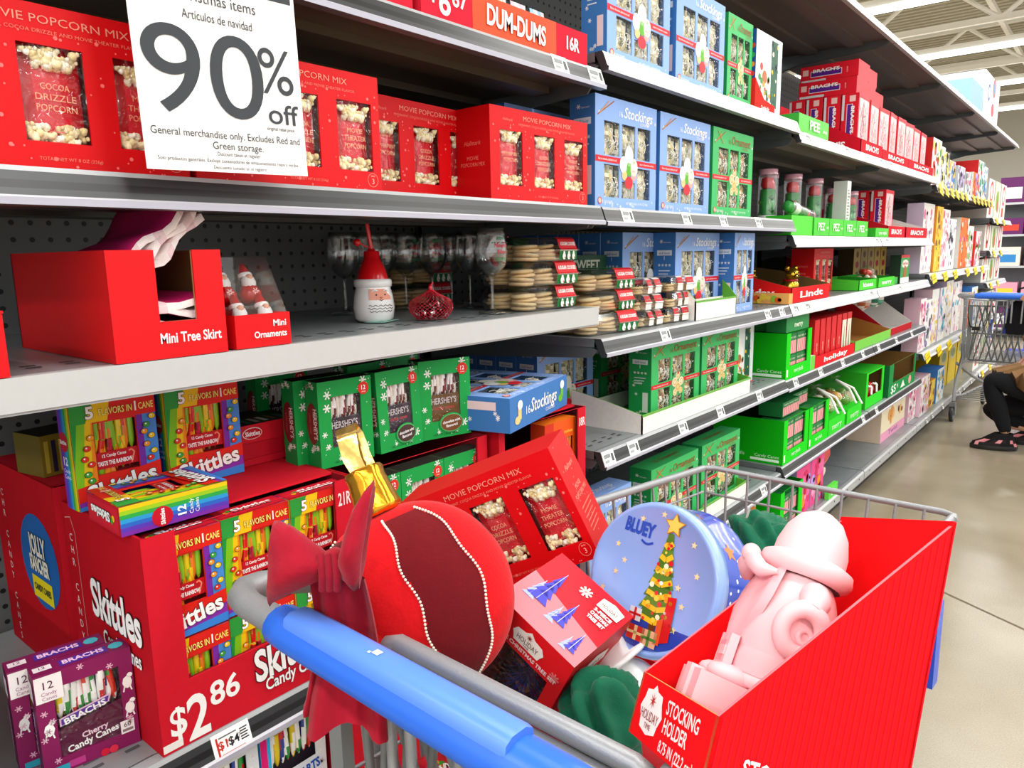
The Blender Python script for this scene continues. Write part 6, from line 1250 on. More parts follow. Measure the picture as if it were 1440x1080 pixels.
    wm.grid(rows, '2b2d30', closed=True, colf=lambda i, j: '2b2d30' if i in (1, 2, 3) else '6a6d72'); wm.face(rows[0], '8a8d92'); wm.face(rows[-1][::-1], '8a8d92'); wme = wm.mesh('wheel'); wme.materials.append(MATS['plastic'])
    for x, y in ((-.25, .03), (.25, .03), (-.2, .92), (.2, .92)):
        m = MB(); m.box(-.02, -.02, .12, .02, .02, .15, '7c8084'); m.box(-.022, -.014, .05, -.017, .03, .13, '7c8084'); m.box(.017, -.014, .05, .022, .03, .13, '7c8084'); c = m.build('caster', 'metal', t); c.location = (x, y, 0)
        o = link('wheel', wme, c); o.location = (0, .01, .062)
    return t
CT = Proto(make_cart())
cart = CT('near shopping cart with blue grip, loaded with Christmas goods', 'shopping carts'); cart.location = (-.478, .384, 0); cart.rotation_euler = (0, 0, R(-2.5))
c2 = CT('far shopping cart with black bag beside the crouching person', 'shopping carts'); c2.location = (-.69, 6.48, 0); c2.rotation_euler = (0, 0, R(-3))
# ---- filler goods at the bottom of the near cart carry what lies on top
plain('gift_carton', 'large red carton lying on the floor of the near cart, front one', 'carton', -.62, -.25, .98, 1.36, .468, .70, 'c81420', 'card', 'red cartons in the cart')
plain('gift_carton', 'large red carton lying on the floor of the near cart, rear one', 'carton', -.63, -.24, .58, .96, .468, .66, 'b8121e', 'card', 'red cartons in the cart')
for i in range(2):
    o = RB('%s rainbow candy cane box behind the seat lattice of the near cart' % ['left', 'right'][i], gr); o.location = (-.56+.125*i, .545, .58); o.rotation_euler = (R(-8), 0, R(2))
# ---- popcorn box leaning in the cart
Rm = Euler((R(4.5), R(-24.5), R(21.1))).to_matrix(); k = .88; C0 = Vector((0, 0, CAMH))
p0 = C0+(Vector((-.884, .812, .738))-C0)*k; wv = .85
o = POP('red popcorn gift box leaning in the near cart behind the velvet pillow', gp); o.rotation_euler = Rm.to_euler(); o.scale = (k*wv, k, k)
o.location = p0 + Rm @ Vector((.346*k-POPW*k*wv/2, POPD*k/2, 0))
# ---- boxed set of three bottle-brush trees
def tree_set():
    w_, d, h = .119, .125, .25
    t = thing('tree_set_box', 'red box of three blue bottle-brush Christmas trees in the near cart', 'decoration box', None)
    Rm = Euler((R(5.2), R(28.3), R(1.5))).to_matrix(); t.rotation_euler = Rm.to_euler(); t.location = Vector((-.649, .632, .738)) + Rm @ Vector((w_/2, d/2, 0))
    H = [(.016, .105, .1, .2)]
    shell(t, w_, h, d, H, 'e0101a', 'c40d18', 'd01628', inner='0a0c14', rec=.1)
    m = MB(); F = faces(m, w_, h, d)
    def tree(u, v, s, k=2, col='4a48c8'):
        for q in range(4):
            a = s*(.5-.1*q); m.poly([(u-a*.62, v+s*.26*q), (u+a*.62, v+s*.26*q), (u+a*.1, v+s*.26*q+s*.42), (u-a*.1, v+s*.26*q+s*.42)], col, k)
        m.line([(u, v), (u, v+s*1.3)], .0008, 'c8c8e8', k+1)
    F['f'](); m.text('3-PIECE CHRISTMAS TREE SET', w_*.5, .207, .0055, 'ffe0dc', 3, w=.1, bold=.03)
    m.poly([(.04, .216), (.078, .216), (.08, .222), (.083, .228), (.078, .236), (.066, .238), (.059, .244), (.052, .238), (.04, .236), (.035, .228), (.038, .222)], 'f6f0e6', 3); m.text('HOLIDAY', .059, .222, .0075, '6a3a34', 4, w=.032); m.star(.059, .235, .005, '8a2a2a', 4, 8, .3); m.text('TIME', .059, .2175, .003, '6a3a34', 4)
    tree(.03, .01, .055, 2, '3a34b0'); tree(.085, .02, .045, 2, '3a34b0')
    for u, v, r_ in ((.012, .225, .008), (.104, .1, .006), (.01, .1, .007), (.105, .215, .007), (.06, .09, .006)): m.snow(u, v, r_, 'f07a78', 2, 8)
    F['t'](); m.poly([(0, .0), (w_, 0), (w_, .045), (0, .07)], 'cf7f88', 1)
    tree(.03, .035, .05, 3); tree(.068, .03, .034, 3); tree(.1, .012, .026, 3)
    for u, v, s in ((.02, .03, .03), (.058, .024, .024), (.092, .008, .018)): tree(u, v, s, 2, 'a8b8f0')
    m.snow(.06, .1, .009, 'ffd8d4', 2, 8); m.poly([(.08, .095), (.112, .095), (.113, .112), (.096, .116), (.08, .112)], 'f6f0e6', 3); m.text('HOLIDAY', .096, .1, .0055, '8a5a54', 4, w=.024)
    for i, s in enumerate(('3-PIECE', 'CHRISTMAS', 'TREE SET')): m.text(s, .095, .086-.008*i, .005, 'ffffff', 4, bold=.04, w=.026)
    F['r'](); m.poly([(.03, .2), (.09, .2), (.092, .215), (.06, .225), (.028, .215)], 'f6f0e6', 2); m.text('HOLIDAY', .06, .205, .008, '6a3a34', 3, w=.042); m.text('TREE SET', .06, .185, .007, 'ffd8d4', 2); tree(.06, .05, .06, 2, '3a34b0'); tree(.03, .02, .04, 2, '3a34b0')
    m.build('print', 'card', t); film(t, d, H, w_, .001)
    m = MB(); r = random.Random(4); zz = .11
    for i in range(420):
        a = r.uniform(0, 2*math.pi); q = r.random(); z = .108+.085*q; L = .046*(1-.75*q)*r.uniform(.8, 1); a_ = Vector((0, -.01, z+.004)); b_ = Vector((L*math.cos(a), -.01+L*.85*math.sin(a), z-.008)); s = Vector((-math.sin(a), math.cos(a), 0))*.0012
        m.face([a_-s, a_+s, b_], r.choice(['0c1c6a', '16349a', '081042', '2048b8']))
    b = m.build('brush_tree', 'cloth', t); b['kind'] = 'stuff'
    m = MB(); m.lathe([(.012, .102), (.012, .11), (.002, .112)], 'b08a5a', n=10, c=(0, -.01)); m.build('tree_base', 'plastic', t)
tree_set()
# ---- round gift tin
def gift_tin():
    c = pt(916, 814, .93); view = (c-Vector((0, 0, CAMH))).normalized()
    n = (-view*math.cos(R(38)) - CR*math.sin(R(38)) + CU*.05).normalized()
    up = (CU*math.cos(R(8))+CR*math.sin(R(8)))
    up = (up-n*up.dot(n)).normalized()
    t = thing('gift_tin', 'round blue cookie tin with a Christmas tree lid, lying on its side', 'tin', None); M = frame(c, up, n); t.matrix_world = M
    RT, TH = .0965, .085
    def lz(prof, col, n_=48, colf=None):
        mm = MB(); rows = [[(r_*math.cos(2*math.pi*k/n_), y, r_*math.sin(2*math.pi*k/n_)) for k in range(n_)] for r_, y in prof]; mm.grid(rows, col, closed=True, colf=colf); return mm
    m = lz([(0, .0), (RT*.9, .0), (RT*.925, -.003), (RT*.98, -.002), (RT, .002), (RT, .018), (RT*.99, .019)], '8fb0f2', colf=None)
    m.c = [hexc('8fb0f2')]*len(m.c); m.build('lid', 'ceramic', t)
    m = lz([(RT*.975, .017), (RT*.975, TH-.004), (RT*.99, TH), (RT*.97, TH+.001), (0, TH+.001)], '2f4ec0'); m.build('body', 'ceramic', t)
    m = MB(); m.plane((0, 0, 0), (1, 0, 0), (0, 0, 1), .0005)
    # blue ground segment
    seg = [(RT*.895*math.cos(a), RT*.895*math.sin(a)) for a in [R(215)+R(110)*i/16 for i in range(17)]]; m.poly(seg, '1f46b4', 1)
    m.text('BLUEY', -.032, .05, .0165, '2348b8', 2, w=.046, bold=.05, rot=-.06, res=4); m.line([(-.026+.003*i, .0435-.0035*math.sin(math.pi*i/6)) for i in range(7)], .003, '2348b8', 2)
    tx = .016
    for i in range(7):       # tree in tiers with gold garlands
        v = -.052+.0155*i; a = .03-.0038*i; m.poly([(tx-a, v), (tx+a, v), (tx+a*.55, v+.02), (tx-a*.55, v+.02)], ['4f7a2a', '5f8a30'][i % 2], 2)
        m.line([(tx-a*.8, v+.006), (tx, v+.002), (tx+a*.8, v+.009)], .0065, 'f6c42a', 3)
    r = random.Random(5)
    for i in range(40):
        q = r.random(); a = .027*(1-q*.85); m.disc(tx+r.uniform(-a, a), -.05+.1*q, r.uniform(.0016, .0036), r.choice(['fff6d0', 'f6d84a', 'd81f2a', 'e83a3a', 'ffffff', 'f09a2a']), 4, 8)
    m.star(tx+.003, .072, .016, 'c87a1c', 5, 5, .5); m.star(tx+.003, .072, .0135, 'f6c95a', 6, 5, .5)
    m.rect(tx-.006, -.066, tx+.004, -.05, '6a3a1c', 2)
    for (u, v, a, b_, c1, c2_) in ((-.036, -.068, .02, .02, 'e8c08a', 'c81f24'), (-.018, -.078, .026, .018, 'd8342a', 'f4e2a0'), (.004, -.08, .022, .02, 'f0b48a', '4f8a3a'), (-.02, -.055, .018, .016, 'dfe4ea', 'c81f24')):
        m.rect(u, v, u+a, v+b_, c1, 5); m.rect(u+a*.4, v, u+a*.58, v+b_, c2_, 6); m.rect(u, v+b_*.4, u+a, v+b_*.58, c2_, 6)
    m.poly([(.028, -.072), (.042, -.066), (.042, -.012), (.03, -.014)], 'd81f20', 4); m.poly([(.022, -.074), (.03, -.074), (.03, -.04), (.022, -.046)], 'e8582a', 5)
    for u, v in ((-.06, .03), (-.03, .07), (.0, .082), (.05, .055), (.062, .02), (.05, -.02), (-.055, -.005), (.04, .0), (.045, -.05), (-.045, .012), (-.07, -.03)): m.star(u, v, .0048, 'f2d8a8', 2)
    m.build('lid_print', 'gloss', t)
    m = MB(); r = random.Random(9)
    for i in range(46):       # dots and stars round the wall
        a = r.uniform(0, 2*math.pi); y = r.uniform(.024, TH-.008); rr = RT*.975+.0004; O = Vector((rr*math.cos(a), y, rr*math.sin(a))); m.plane(O, (0, 1, 0), (-math.sin(a), 0, math.cos(a)), -.0004)
        if i % 6 == 0: m.star(0, 0, .013, 'c87a1c', 1, 5, .48); m.star(0, 0, .0105, 'f6c46a', 2, 5, .48)
        else: m.disc(0, 0, .0022, 'eef2ff', 1, 8)
    m.build('wall_print', 'gloss', t)
gift_tin()
# ---- ornament-shaped velvet pillow
def pillow():
    c = pt(585, 842, .84); up = CU*math.cos(R(24))-CR*math.sin(R(24))+CF*.12
    t = thing('ornament_pillow', 'red velvet ornament-shaped pillow with pearl strings and gold cap', 'pillow', None); t.matrix_world = frame(c, up, -CF+CR*.1)
    A, B, Hh = .112, .062, .112
    def P(ph, th, e=0.):
        pin = 1-.16*abs(math.sin(ph*3.5))**6
        return Vector(((A+e)*math.sin(th)*math.sin(ph), -(B+e)*math.sin(th)*math.cos(ph), -(Hh+e)*math.cos(th)*(1-.04*math.cos(th)**8)))
    edges = [R(-165), R(-120), R(-75), R(-32), R(4), R(44), R(85), R(130), R(165)]
    def band(ph, th=0.):
        ph -= .03*math.sin(th*9)
        k = sum(1 for e in edges if ph > e); return k % 2
    m = MB(); n = 144; rows = [[P(-math.pi+2*math.pi*k/n, math.pi*(i+.001)/44) for k in range(n)] for i in range(45)]
    m.grid(rows, 'd00812', closed=True, colf=lambda i, j: '6a0410' if band(-math.pi+2*math.pi*(j+.5)/n, math.pi*(i+.5)/44) == 1 and i < 36 else 'd60a14'); m.build('cover', 'velvet', t)
    m = MB()
    for e in edges[2:6]:
        q = 0.; th = R(148)
        while th > R(18): m.ball(P(e+.03*math.sin(th*9), th, .0012), .0017, 'f4ecdc', 6, 4); th -= .0034/.098
    o = m.build('pearl_string', 'gloss', t); o['kind'] = 'stuff'
    m = MB(); rows = []
    for r_, z in ((.0, .104), (.0255, .104), (.026, .112), (.024, .125), (.0215, .148), (.0225, .156), (.0205, .16), (.012, .1615), (0, .16)): rows.append([(r_*(1+.05*math.sin(6*a))*math.cos(a), r_*(1+.05*math.sin(6*a))*math.sin(a), z) for a in [2*math.pi*k/24 for k in range(24)]])
    m.grid(rows, 'e0a02a', closed=True); m.build('gold_cap', 'gold', t)
    m = MB()
    path = [Vector((-.004, -.008, .158)), Vector((-.006, -.006, .176)), Vector((-.003, -.002, .2)), Vector((.0, .004, .214)), Vector((.004, .009, .2)), Vector((.004, .008, .176)), Vector((.006, .008, .158))]
    rows = [[p+Vector((-.013*(1-.1*abs(i-3)), .0, 0)), p+Vector((.0, -.001, 0)), p+Vector((.013*(1-.1*abs(i-3)), 0, 0))] for i, p in enumerate(path)]
    m.grid(rows, 'f0d27a'); m.grid([[v+Vector((0, .0012, .0004)) for v in q] for q in rows][::-1], 'e8c050'); m.build('ribbon_loop', 'gold', t)
    # paper tag hanging at the side
    m = MB(); m.plane((0, 0, 0), (1, 0, 0), (0, 0, 1)); m.poly([(-.013, -.022), (.008, -.022), (.013, -.012), (.016, 0), (.013, .016), (.004, .03), (-.013, .03)], 'd8141c', 0); m.poly([(-.011, -.02), (.007, -.02), (.0115, -.011), (.0145, 0), (.0115, .0145), (.003, .028), (-.011, .028)], 'e01a22', 1)
    m.star(.003, .004, .009, 'ffe8e0', 2, 8, .25); m.text('HOL', -.003, .014, .006, 'ffe8e0', 2, rot=0)
    o = m.build('swing_tag', 'card', t); o.matrix_parent_inverse = Matrix(); o.location = (-.052, -.066, -.03)
pillow()
# ---- velvet bow tied on the cart handle
def bow():
    D_ = .725; c = pt(470, 800, D_); s = D_/1040
    t = thing('velvet_bow', 'large crimson velvet bow with long tails hanging behind the blue grip', 'bow', None); M = Matrix((CR, CF, CU)).transposed().to_4x4(); M.translation = c; t.matrix_world = M
    V = lambda x, y, z: Vector((x*s, z, -y*s))     # image offset (right, down) in photo pixels plus depth in metres
    COLR = ['a00c26', '940a22', 'a8102a']
    def loop(path, hs, ths, ang, nm, fold=.0):
        m = MB(); rows = []; n = 20; pl = [V(*p) for p in path]
        for i, p in enumerate(pl):
            tdir = (pl[min(i+1, len(pl)-1)]-pl[max(i-1, 0)]); a = R(ang[i]); wdir = Vector((math.sin(a), 0, math.cos(a)))
            rows.append([p+wdir*(hs[i]*s*math.cos(2*math.pi*k/n)*(1+.09*math.sin(10*math.pi*k/n+i*.9)))+Vector((0, 1, 0))*(ths[i]*math.sin(2*math.pi*k/n)*(1+.22*math.sin(8*math.pi*k/n+i*1.1))) for k in range(n)])
        m.grid(rows, COLR[0], closed=True)
        inner = [[q*.86+ (sum(rr, Vector())/n)*.14 for q in rr] for rr in rows[-3:]]
        m.grid([rows[-1], [q*.8+(sum(rows[-1], Vector())/n)*.2 for q in rows[-1]], [q*.55+(sum(rows[-2], Vector())/n)*.45 for q in rows[-2]]], '8f0c24', closed=True)
        m.face([q*.55+(sum(rows[-2], Vector())/n)*.45 for q in rows[-2]], '8f0c24')
        return m.build(nm, 'velvet', t)
    loop([(-6, -2, 0), (-22, -6, -.004), (-42, -10, -.008), (-62, -12, -.006), (-80, -12, 0), (-88, -10, .004)], [14, 24, 36, 48, 57, 60], [.012, .02, .026, .028, .024, .018], [0, 5, 8, 8, 6, 4], 'bow_loop')
    loop([(8, -6, 0), (18, -18, -.012), (30, -34, -.02), (42, -46, -.02), (50, -54, -.012)], [14, 30, 50, 66, 74], [.012, .018, .022, .02, .014], [0, -2, 2, 6, 8], 'bow_loop')
    m = MB(); m.ball((0, 0, 0), 1, 'a50e28', 16, 10, (20*s, .022, 30*s)); k_ = m.build('knot', 'velvet', t)
    m = MB()
    for q in (-8, 2, 12): m.tube([V(q-6, -24, -.014), V(q, 0, -.0225), V(q-3, 24, -.014)], .004, '98102a', n=6)
    m.build('knot_folds', 'velvet', k_)
    def tail(xs0, xs1, ys, zf, nm, notch):
        m = MB(); nr, nc = 14, 13; rows = []
        for i in range(nr):
            u = i/(nr-1)
            a = [x0+(x1-x0)*0 for x0, x1 in [(0, 0)]]; L_ = xs0[0]+(xs0[1]-xs0[0])*u; R_ = xs1[0]+(xs1[1]-xs1[0])*u
            bulge = math.sin(math.pi*u)*.15
            row = []
            for j in range(nc):
                v = j/(nc-1); x = L_+(R_-L_)*v; yy = ys[0]+(ys[1]-ys[0])*u + (notch*(abs(v-.5)*2) if i == nr-1 else notch*.5*(abs(v-.5)*2)*(u**4))
                z = zf(u)+.010*math.sin(v*9+u*3)*(.4+.6*u)+.006*math.sin(v*17+2*u)
                row.append(V(x, yy, z))
            rows.append(row)
        m.grid(rows, COLR[0]); m.grid([[p+Vector((0, .006, 0)) for p in q] for q in rows][::-1], COLR[1])
        e = lambda a_, b_: m.grid([a_, [p+Vector((0, .006, 0)) for p in a_]], COLR[1])
        e(rows[-1], 0); e([q[0] for q in rows], 0); e([q[-1] for q in rows], 0)
        m.build(nm, 'velvet', t)
    tail((-34, -44), (44, 74), (12, 224), lambda u: -.004+.012*u+.02*math.sin(math.pi*u), 'bow_tail', 22)
    tail((-24, -62), (0, -8), (16, 235), lambda u: .02+.02*u, 'bow_tail', -14)
bow()
# ---- open crate with the pink gnome stocking holder
Rc = Euler((R(-23), R(-18), R(-37.7))).to_matrix(); CP = Vector((-.2776, .4784, .9644)); KS = .8; cw, cl_, chb, chf = .163, .186, .284, .06
t = thing('stocking_holder_crate', 'open red corrugated crate labelled Stocking Holder, tilted on the cart rim', 'crate', None, CP, Rc.to_euler()); t.scale = (KS, KS, KS)
RC = 'f00a12'; T = .004
m = MB(); m.box(0, 0, 0, cw, T, chf, RC, cols={'b': 'd00a12', 't': 'c8965a'}); m.build('front_panel', 'corrugated', t)
m = MB(); m.box(0, cl_-T, 0, cw, cl_, chb, RC, cols={'t': 'c8965a'}); m.build('back_panel', 'corrugated', t)
m = MB(); m.box(T, T, 0, cw-T, cl_-T, T, 'c8965a'); m.build('floor_sheet', 'corrugated', t)
for a, b in ((0, T), (cw-T, cw)):
    m = MB(); P_ = [(0, 0), (cl_, 0), (cl_, chb), (0, chf)]
    m.face([(a, p[0], p[1]) for p in P_][::-1], RC); m.face([(b, p[0], p[1]) for p in P_], RC)
    m.face([(a, 0, chf), (b, 0, chf), (b, cl_, chb), (a, cl_, chb)], 'f47a84'); m.face([(a, 0, 0), (a, 0, chf), (b, 0, chf), (b, 0, 0)][::-1], 'c8965a'); m.face([(a, cl_, 0), (b, cl_, 0), (b, cl_, chb), (a, cl_, chb)], RC)
    m.build('side_panel', 'corrugated', t)
m = MB()
for i in range(30):
    y = .004+i*.0062; zt_ = chf+(chb-chf)*y/cl_-.004; m.face([(cw+.0006, y, .002), (cw+.0006, y+.0016, .002), (cw+.0006, y+.0016, zt_), (cw+.0006, y, zt_)], 'd80a22')
m.build('flute_lines', 'corrugated', t)['kind'] = 'stuff'
m = MB(); m.plane((0, 0, 0), (1, 0, 0), (0, 0, 1))
m.poly([(.022, .012), (.04, .008), (.058, .012), (.06, .02), (.066, .03), (.06, .04), (.058, .048), (.046, .05), (.04, .055), (.034, .05), (.022, .048), (.02, .04), (.014, .03), (.02, .02)], 'f8f0ea', 1); m.text('HOLIDAY', .04, .021, .009, '9a3a34', 2, w=.04); m.star(.04, .04, .008, 'c8322a', 2, 8, .25); m.text('TIME', .04, .0135, .005, '9a3a34', 2)
m.text('STOCKING', .105, .037, .0125, 'ffe6e0', 2, w=.066, bold=.02); m.text('HOLDER', .098, .0205, .0125, 'ffe6e0', 2, w=.05, bold=.02); m.text('8.75 IN (22.2 cm)', .108, .004, .0095, 'ffe6e0', 2, w=.07, bold=.02)
m.plane((cw+.0006, 0, 0), (0, 1, 0), (0, 0, 1)); m.text('STOCKING HOLDER', .095, .018, .016, 'ffe6e6', 2, w=.13, bold=.02); m.build('lettering', 'card', t)
def gnome():
    PK = 'f6bcc2'; PK2 = 'efa9b1'
    base = CP + Rc @ (Vector((.078, .082, .005))*KS); up = (Rc @ Vector((-.012, .035, .262))).normalized()
    t = thing('gnome_stocking_holder', 'pale pink Santa gnome stocking holder standing in the red crate', 'figurine', None)
    t.matrix_world = frame(base, up, Rc @ Vector((-.3, -1, 0))); t.scale = (.9, .9, .92)
    def L(prof, nm, col=PK, sc=(1, 1), off=(0, 0), n=28):
        m = MB(); rows = [[(off[0]+r_*sc[0]*math.cos(2*math.pi*k/n), off[1]+r_*sc[1]*math.sin(2*math.pi*k/n), z) for k in range(n)] for r_, z in prof]; m.grid(rows, col, closed=True); m.face(rows[-1], col); return m.build(nm, 'soft', t)
    L([(0, .063), (.04, .063), (.046, .066), (.046, .072), (.042, .075), (.043, .078)], 'coat_skirt', sc=(1, .85))
    b = L([(.043, .074), (.044, .086), (.0425, .094)], 'belt', 'f3b2b9', sc=(1.03, .88))
    m = MB(); m.box(-.017, -.0455, .07, .017, -.038, .1, PK); m.box(-.010, -.0462, .0765, .010, -.0452, .0935, 'e79aa4'); m.box(-.003, -.047, .081, .014, -.0455, .089, PK); m.build('buckle', 'soft', b)
    L([(.0425, .092), (.046, .105), (.0475, .12), (.044, .14), (.036, .158), (.03, .166)], 'torso', sc=(1, .86))
    m = MB(); rows = []      # wedge-shaped beard bulging forwards
    for z, hw_, o in ((.094, .004, .05), (.108, .02, .052), (.124, .032, .051), (.14, .037, .047), (.156, .034, .042), (.168, .026, .036)):
        rows.append([(hw_*math.sin(a), -o*math.cos(a*.62)*.9-.002*math.sin(7*a), z) for a in [(-1+2*k/12)*1.35 for k in range(13)]])
    m.grid(rows, PK2); m.build('beard', 'soft', t)
    m = MB()
    for s in (-1, 1): m.tube([(0, -.046, .166), (s*.012, -.047, .164), (s*.024, -.041, .158), (s*.033, -.03, .16)], [.006, .0085, .007, .002], PK, n=10)
    m.build('moustache', 'soft', t)
    m = MB(); m.ball((0, -.049, .172), .0095, 'f8c6ca', 12, 8, (1.15, .9, .9)); m.build('nose', 'soft', t)
    L([(.034, .166), (.040, .169), (.0425, .175), (.041, .182), (.035, .185), (.03, .185)], 'hat_brim', 'f8c4c9', sc=(1, .95))
    L([(.033, .184), (.0325, .196), (.028, .212), (.02, .224), (.009, .2305), (.001, .2315)], 'hat', 'f8c4c9', sc=(1, .95))
    for s in (-1, 1):        # arms curved into a ring at the hip
        m = MB(); m.tube([(s*.034, .004, .152), (s*.047, .002, .146), (s*.052, -.001, .137)], [.013, .0125, .010], PK, n=12); a_ = m.build('arm', 'soft', t)
        m = MB(); m.tube([(s*(.05+.004*math.sin(b)), -.002+.0165*math.cos(b), .120+.0175*math.sin(b)) for b in [2*math.pi*k/20 for k in range(20)]], .0075, PK, n=10, closed=True); m.build('ring_arm', 'soft', a_)
        m = MB(); rows = [[(s*(.042+r_), .002+q*math.cos(2*math.pi*k/16), .117+q*math.sin(2*math.pi*k/16)) for k in range(16)] for r_, q in ((0, .0075), (.008, .0075), (.008, .0035), (0, .0035))]; m.grid(rows, PK, closed=True); m.build('hook_peg', 'soft', a_)
    m = MB()
    for s in (-1, 1): m.ball((s*.017, -.034, .067), .0165, PK, 14, 8, (1, 1.35, .55))
    m.build('shoes', 'soft', t)
    m = MB(); m.box(-.04, -.064, 0, .04, .03, .062, 'f4b4bb'); m.box(-.011, -.067, 0, .011, .0, .0645, 'f7c4c9'); m.box(-.0425, -.044, 0, -.04, -.026, .064, 'f7c4c9'); m.build('gift_base', 'soft', t)
gnome()
# ---- crumpled green velvet pieces
def crumple(label, c, sx, sy, sz, seed):
    t = thing('green_velvet', label, 'fabric', 'green velvet pieces', c); m = MB(); n, k_ = 44, 26; rows = []
    def f(a, th):
        v = Vector((math.sin(th)*math.cos(a), math.sin(th)*math.sin(a), math.cos(th)))
        w1 = abs(math.sin(4.2*v.x+3*v.z+seed+1.6*math.sin(3*v.y+seed))); w2 = abs(math.sin(6*v.y-4*v.x+2*seed+1.2*math.sin(5*v.z)))
        return v*(.72+.34*w1**1.6+.16*w2)
    for i in range(k_+1):
        rows.append([Vector((sx*p.x, sy*p.y, sz*p.z)) for p in [f(2*math.pi*j/n, math.pi*i/k_) for j in range(n)]])
    m.grid(rows, '0d5f43', closed=True); m.build('folds', 'velvet', t)
    return t
crumple('crumpled dark green velvet piece between the tin and the pink gnome', pt(1068, 772, 1.04), .055, .05, .047, 1.)
crumple('crumpled dark green velvet piece low in the cart below the white snowman', pt(846, 1020, .84), .042, .05, .062, 2.7)
m = MB(); m.box(-.02, -.02, 0, .02, .02, .0012, '8f908a'); m.plane((-.02, -.02, .0012), (1, 0, 0), (0, 1, 0)); m.rect(.006, .006, .03, .01, '6a6c68'); o = m.build('swing_card', 'card'); o.location = pt(1064, 742, 1.06); o.rotation_euler = (R(40), R(30), R(30)); tag(o, 'small grey card standing up beside the green velvet piece', 'card')
# ---- white snowman figure below the tin
c = pt(888, 966, .93); t = thing('snowman_figure', 'white plastic snowman figure lying below the tin', 'figurine', None); t.matrix_world = frame(c, CU*.8-CR*.6+CF*.3, -CF+CR*.3)
m = MB(); m.ball((0, 0, 0), .036, 'f0f0f0', 24, 14); m.ball((.004, 0, -.05), .034, 'f0f0f0', 22, 12); m.build('body', 'ceramic', t)
m = MB(); rows = [[(r_*math.cos(2*math.pi*k/32), r_*math.sin(2*math.pi*k/32), z) for k in range(32)] for r_, z in ((0, .03), (.05, .03), (.053, .033), (.05, .037), (.03, .038), (.028, .07), (0, .071))]; m.grid(rows, 'eceef0', closed=True); m.build('hat', 'ceramic', t)
m = MB(); m.ball((.006, -.034, -.004), .009, 'fafafa', 14, 8, (1, .4, 1)); m.build('button', 'ceramic', t)
# black bag in the far cart
t = thing('black_bag', 'black handbag hanging in the far cart', 'bag', None, (-.50, 6.6, .70)); m = MB(); P_ = [(-.14, 0), (.14, 0), (.15, .05), (.13, .22), (.1, .25), (-.1, .25), (-.13, .22), (-.15, .05)]
m.face([(p[0], -.05, p[1]) for p in P_], '16161a'); m.face([(p[0], .05, p[1]) for p in P_][::-1], '16161a'); [m.face([(a[0], -.05, a[1]), (a[0], .05, a[1]), (b[0], .05, b[1]), (b[0], -.05, b[1])], '1c1c22') for a, b in zip(P_, P_[1:]+P_[:1])]; m.build('body', 'cloth', t)
m = MB(); m.tube([(-.1, -.02, .24), (-.09, -.02, .33), (0, -.02, .36), (.09, -.02, .33), (.1, -.02, .24)], .008, '1c1c20', n=6); m.build('strap', 'cloth', t)
t = thing('seat_belt', 'black seat belt loop hanging in the far cart seat', 'belt', None, (-.83, 6.54, .70)); m = MB(); pa = [(-.06, 0, .24), (-.06, 0, .12), (-.04, 0, .05), (0, 0, .03), (.04, 0, .05), (.06, 0, .12), (.06, 0, .24)]; m.grid([[Vector(p)+Vector((0, q, 0)) for q in (-.02, .02)] for p in pa], '1a1a1e'); m.grid([[Vector(p)*1.0+Vector((0, q, -.006)) for q in (.02, -.02)] for p in pa], '1a1a1e'); m.build('webbing', 'cloth', t); m = MB(); m.box(-.025, -.022, .02, .025, .022, .045, '0e0e10'); m.build('buckle', 'plastic', t)
# ================================================================== CROUCHING PERSON
def skin_mesh(name, pts, edges, colf, sub=2):
    me = bpy.data.meshes.new('sk'); me.from_pydata([p[:3] for p in pts], edges, []); ob = bpy.data.objects.new('sk', me); COL.objects.link(ob)
    md = ob.modifiers.new('s', 'SKIN'); md.use_smooth_shade = True
    for v, p in zip(me.skin_vertices[0].data, pts): r_ = p[3]; v.radius = r_ if isinstance(r_, tuple) else (r_, r_)
    me.skin_vertices[0].data[0].use_root = True
    s2 = ob.modifiers.new('u', 'SUBSURF'); s2.levels = sub; s2.render_levels = sub
    dg = bpy.context.evaluated_depsgraph_get(); ev = ob.evaluated_get(dg); out = bpy.data.meshes.new_from_object(ev)
    out.name = name
    for a in list(out.attributes):
        if a.name == 'Col': out.attributes.remove(a)
    at = out.attributes.new('Col', 'FLOAT_COLOR', 'CORNER'); buf = []
    for p in out.polygons:
        c = hexc(colf(p.center)); buf += (c[0], c[1], c[2], 1.)*len(p.vertices)
    at.data.foreach_set('color', buf); out.polygons.foreach_set('use_smooth', [True]*len(out.polygons))
    bpy.data.objects.remove(ob); return out
BX, BY = -.16, 5.92
t = thing('person', 'person crouching in black leggings and brown patterned top beside the far cart', 'person', None, (BX, BY, 0))
L_ = lambda x, y, z: (x-BX, y-BY, z)
J = [(*L_(-.16, 5.92, .37), .15), (*L_(-.19, 5.92, .52), .135), (*L_(-.26, 5.92, .68), .15), (*L_(-.31, 5.92, .80), .13), (*L_(-.345, 5.92, .875), .055), (*L_(-.37, 5.92, .94), .06),
     (*L_(-.2, 5.82, .36), .115), (*L_(-.44, 5.78, .44), .095), (*L_(-.635, 5.76, .475), .068), (*L_(-.56, 5.77, .27), .058), (*L_(-.505, 5.78, .105), .038),
     (*L_(-.2, 6.02, .34), .115), (*L_(-.45, 6.02, .28), .095), (*L_(-.66, 6.0, .225), .068), (*L_(-.5, 6.03, .15), .058), (*L_(-.30, 6.05, .11), .038),
     (*L_(-.31, 5.77, .78), .06), (*L_(-.20, 5.70, .58), .043), (*L_(-.27, 5.74, .60), .033), (*L_(-.33, 6.07, .78), .06), (*L_(-.30, 6.14, .58), .043), (*L_(-.40, 6.05, .50), .033)]
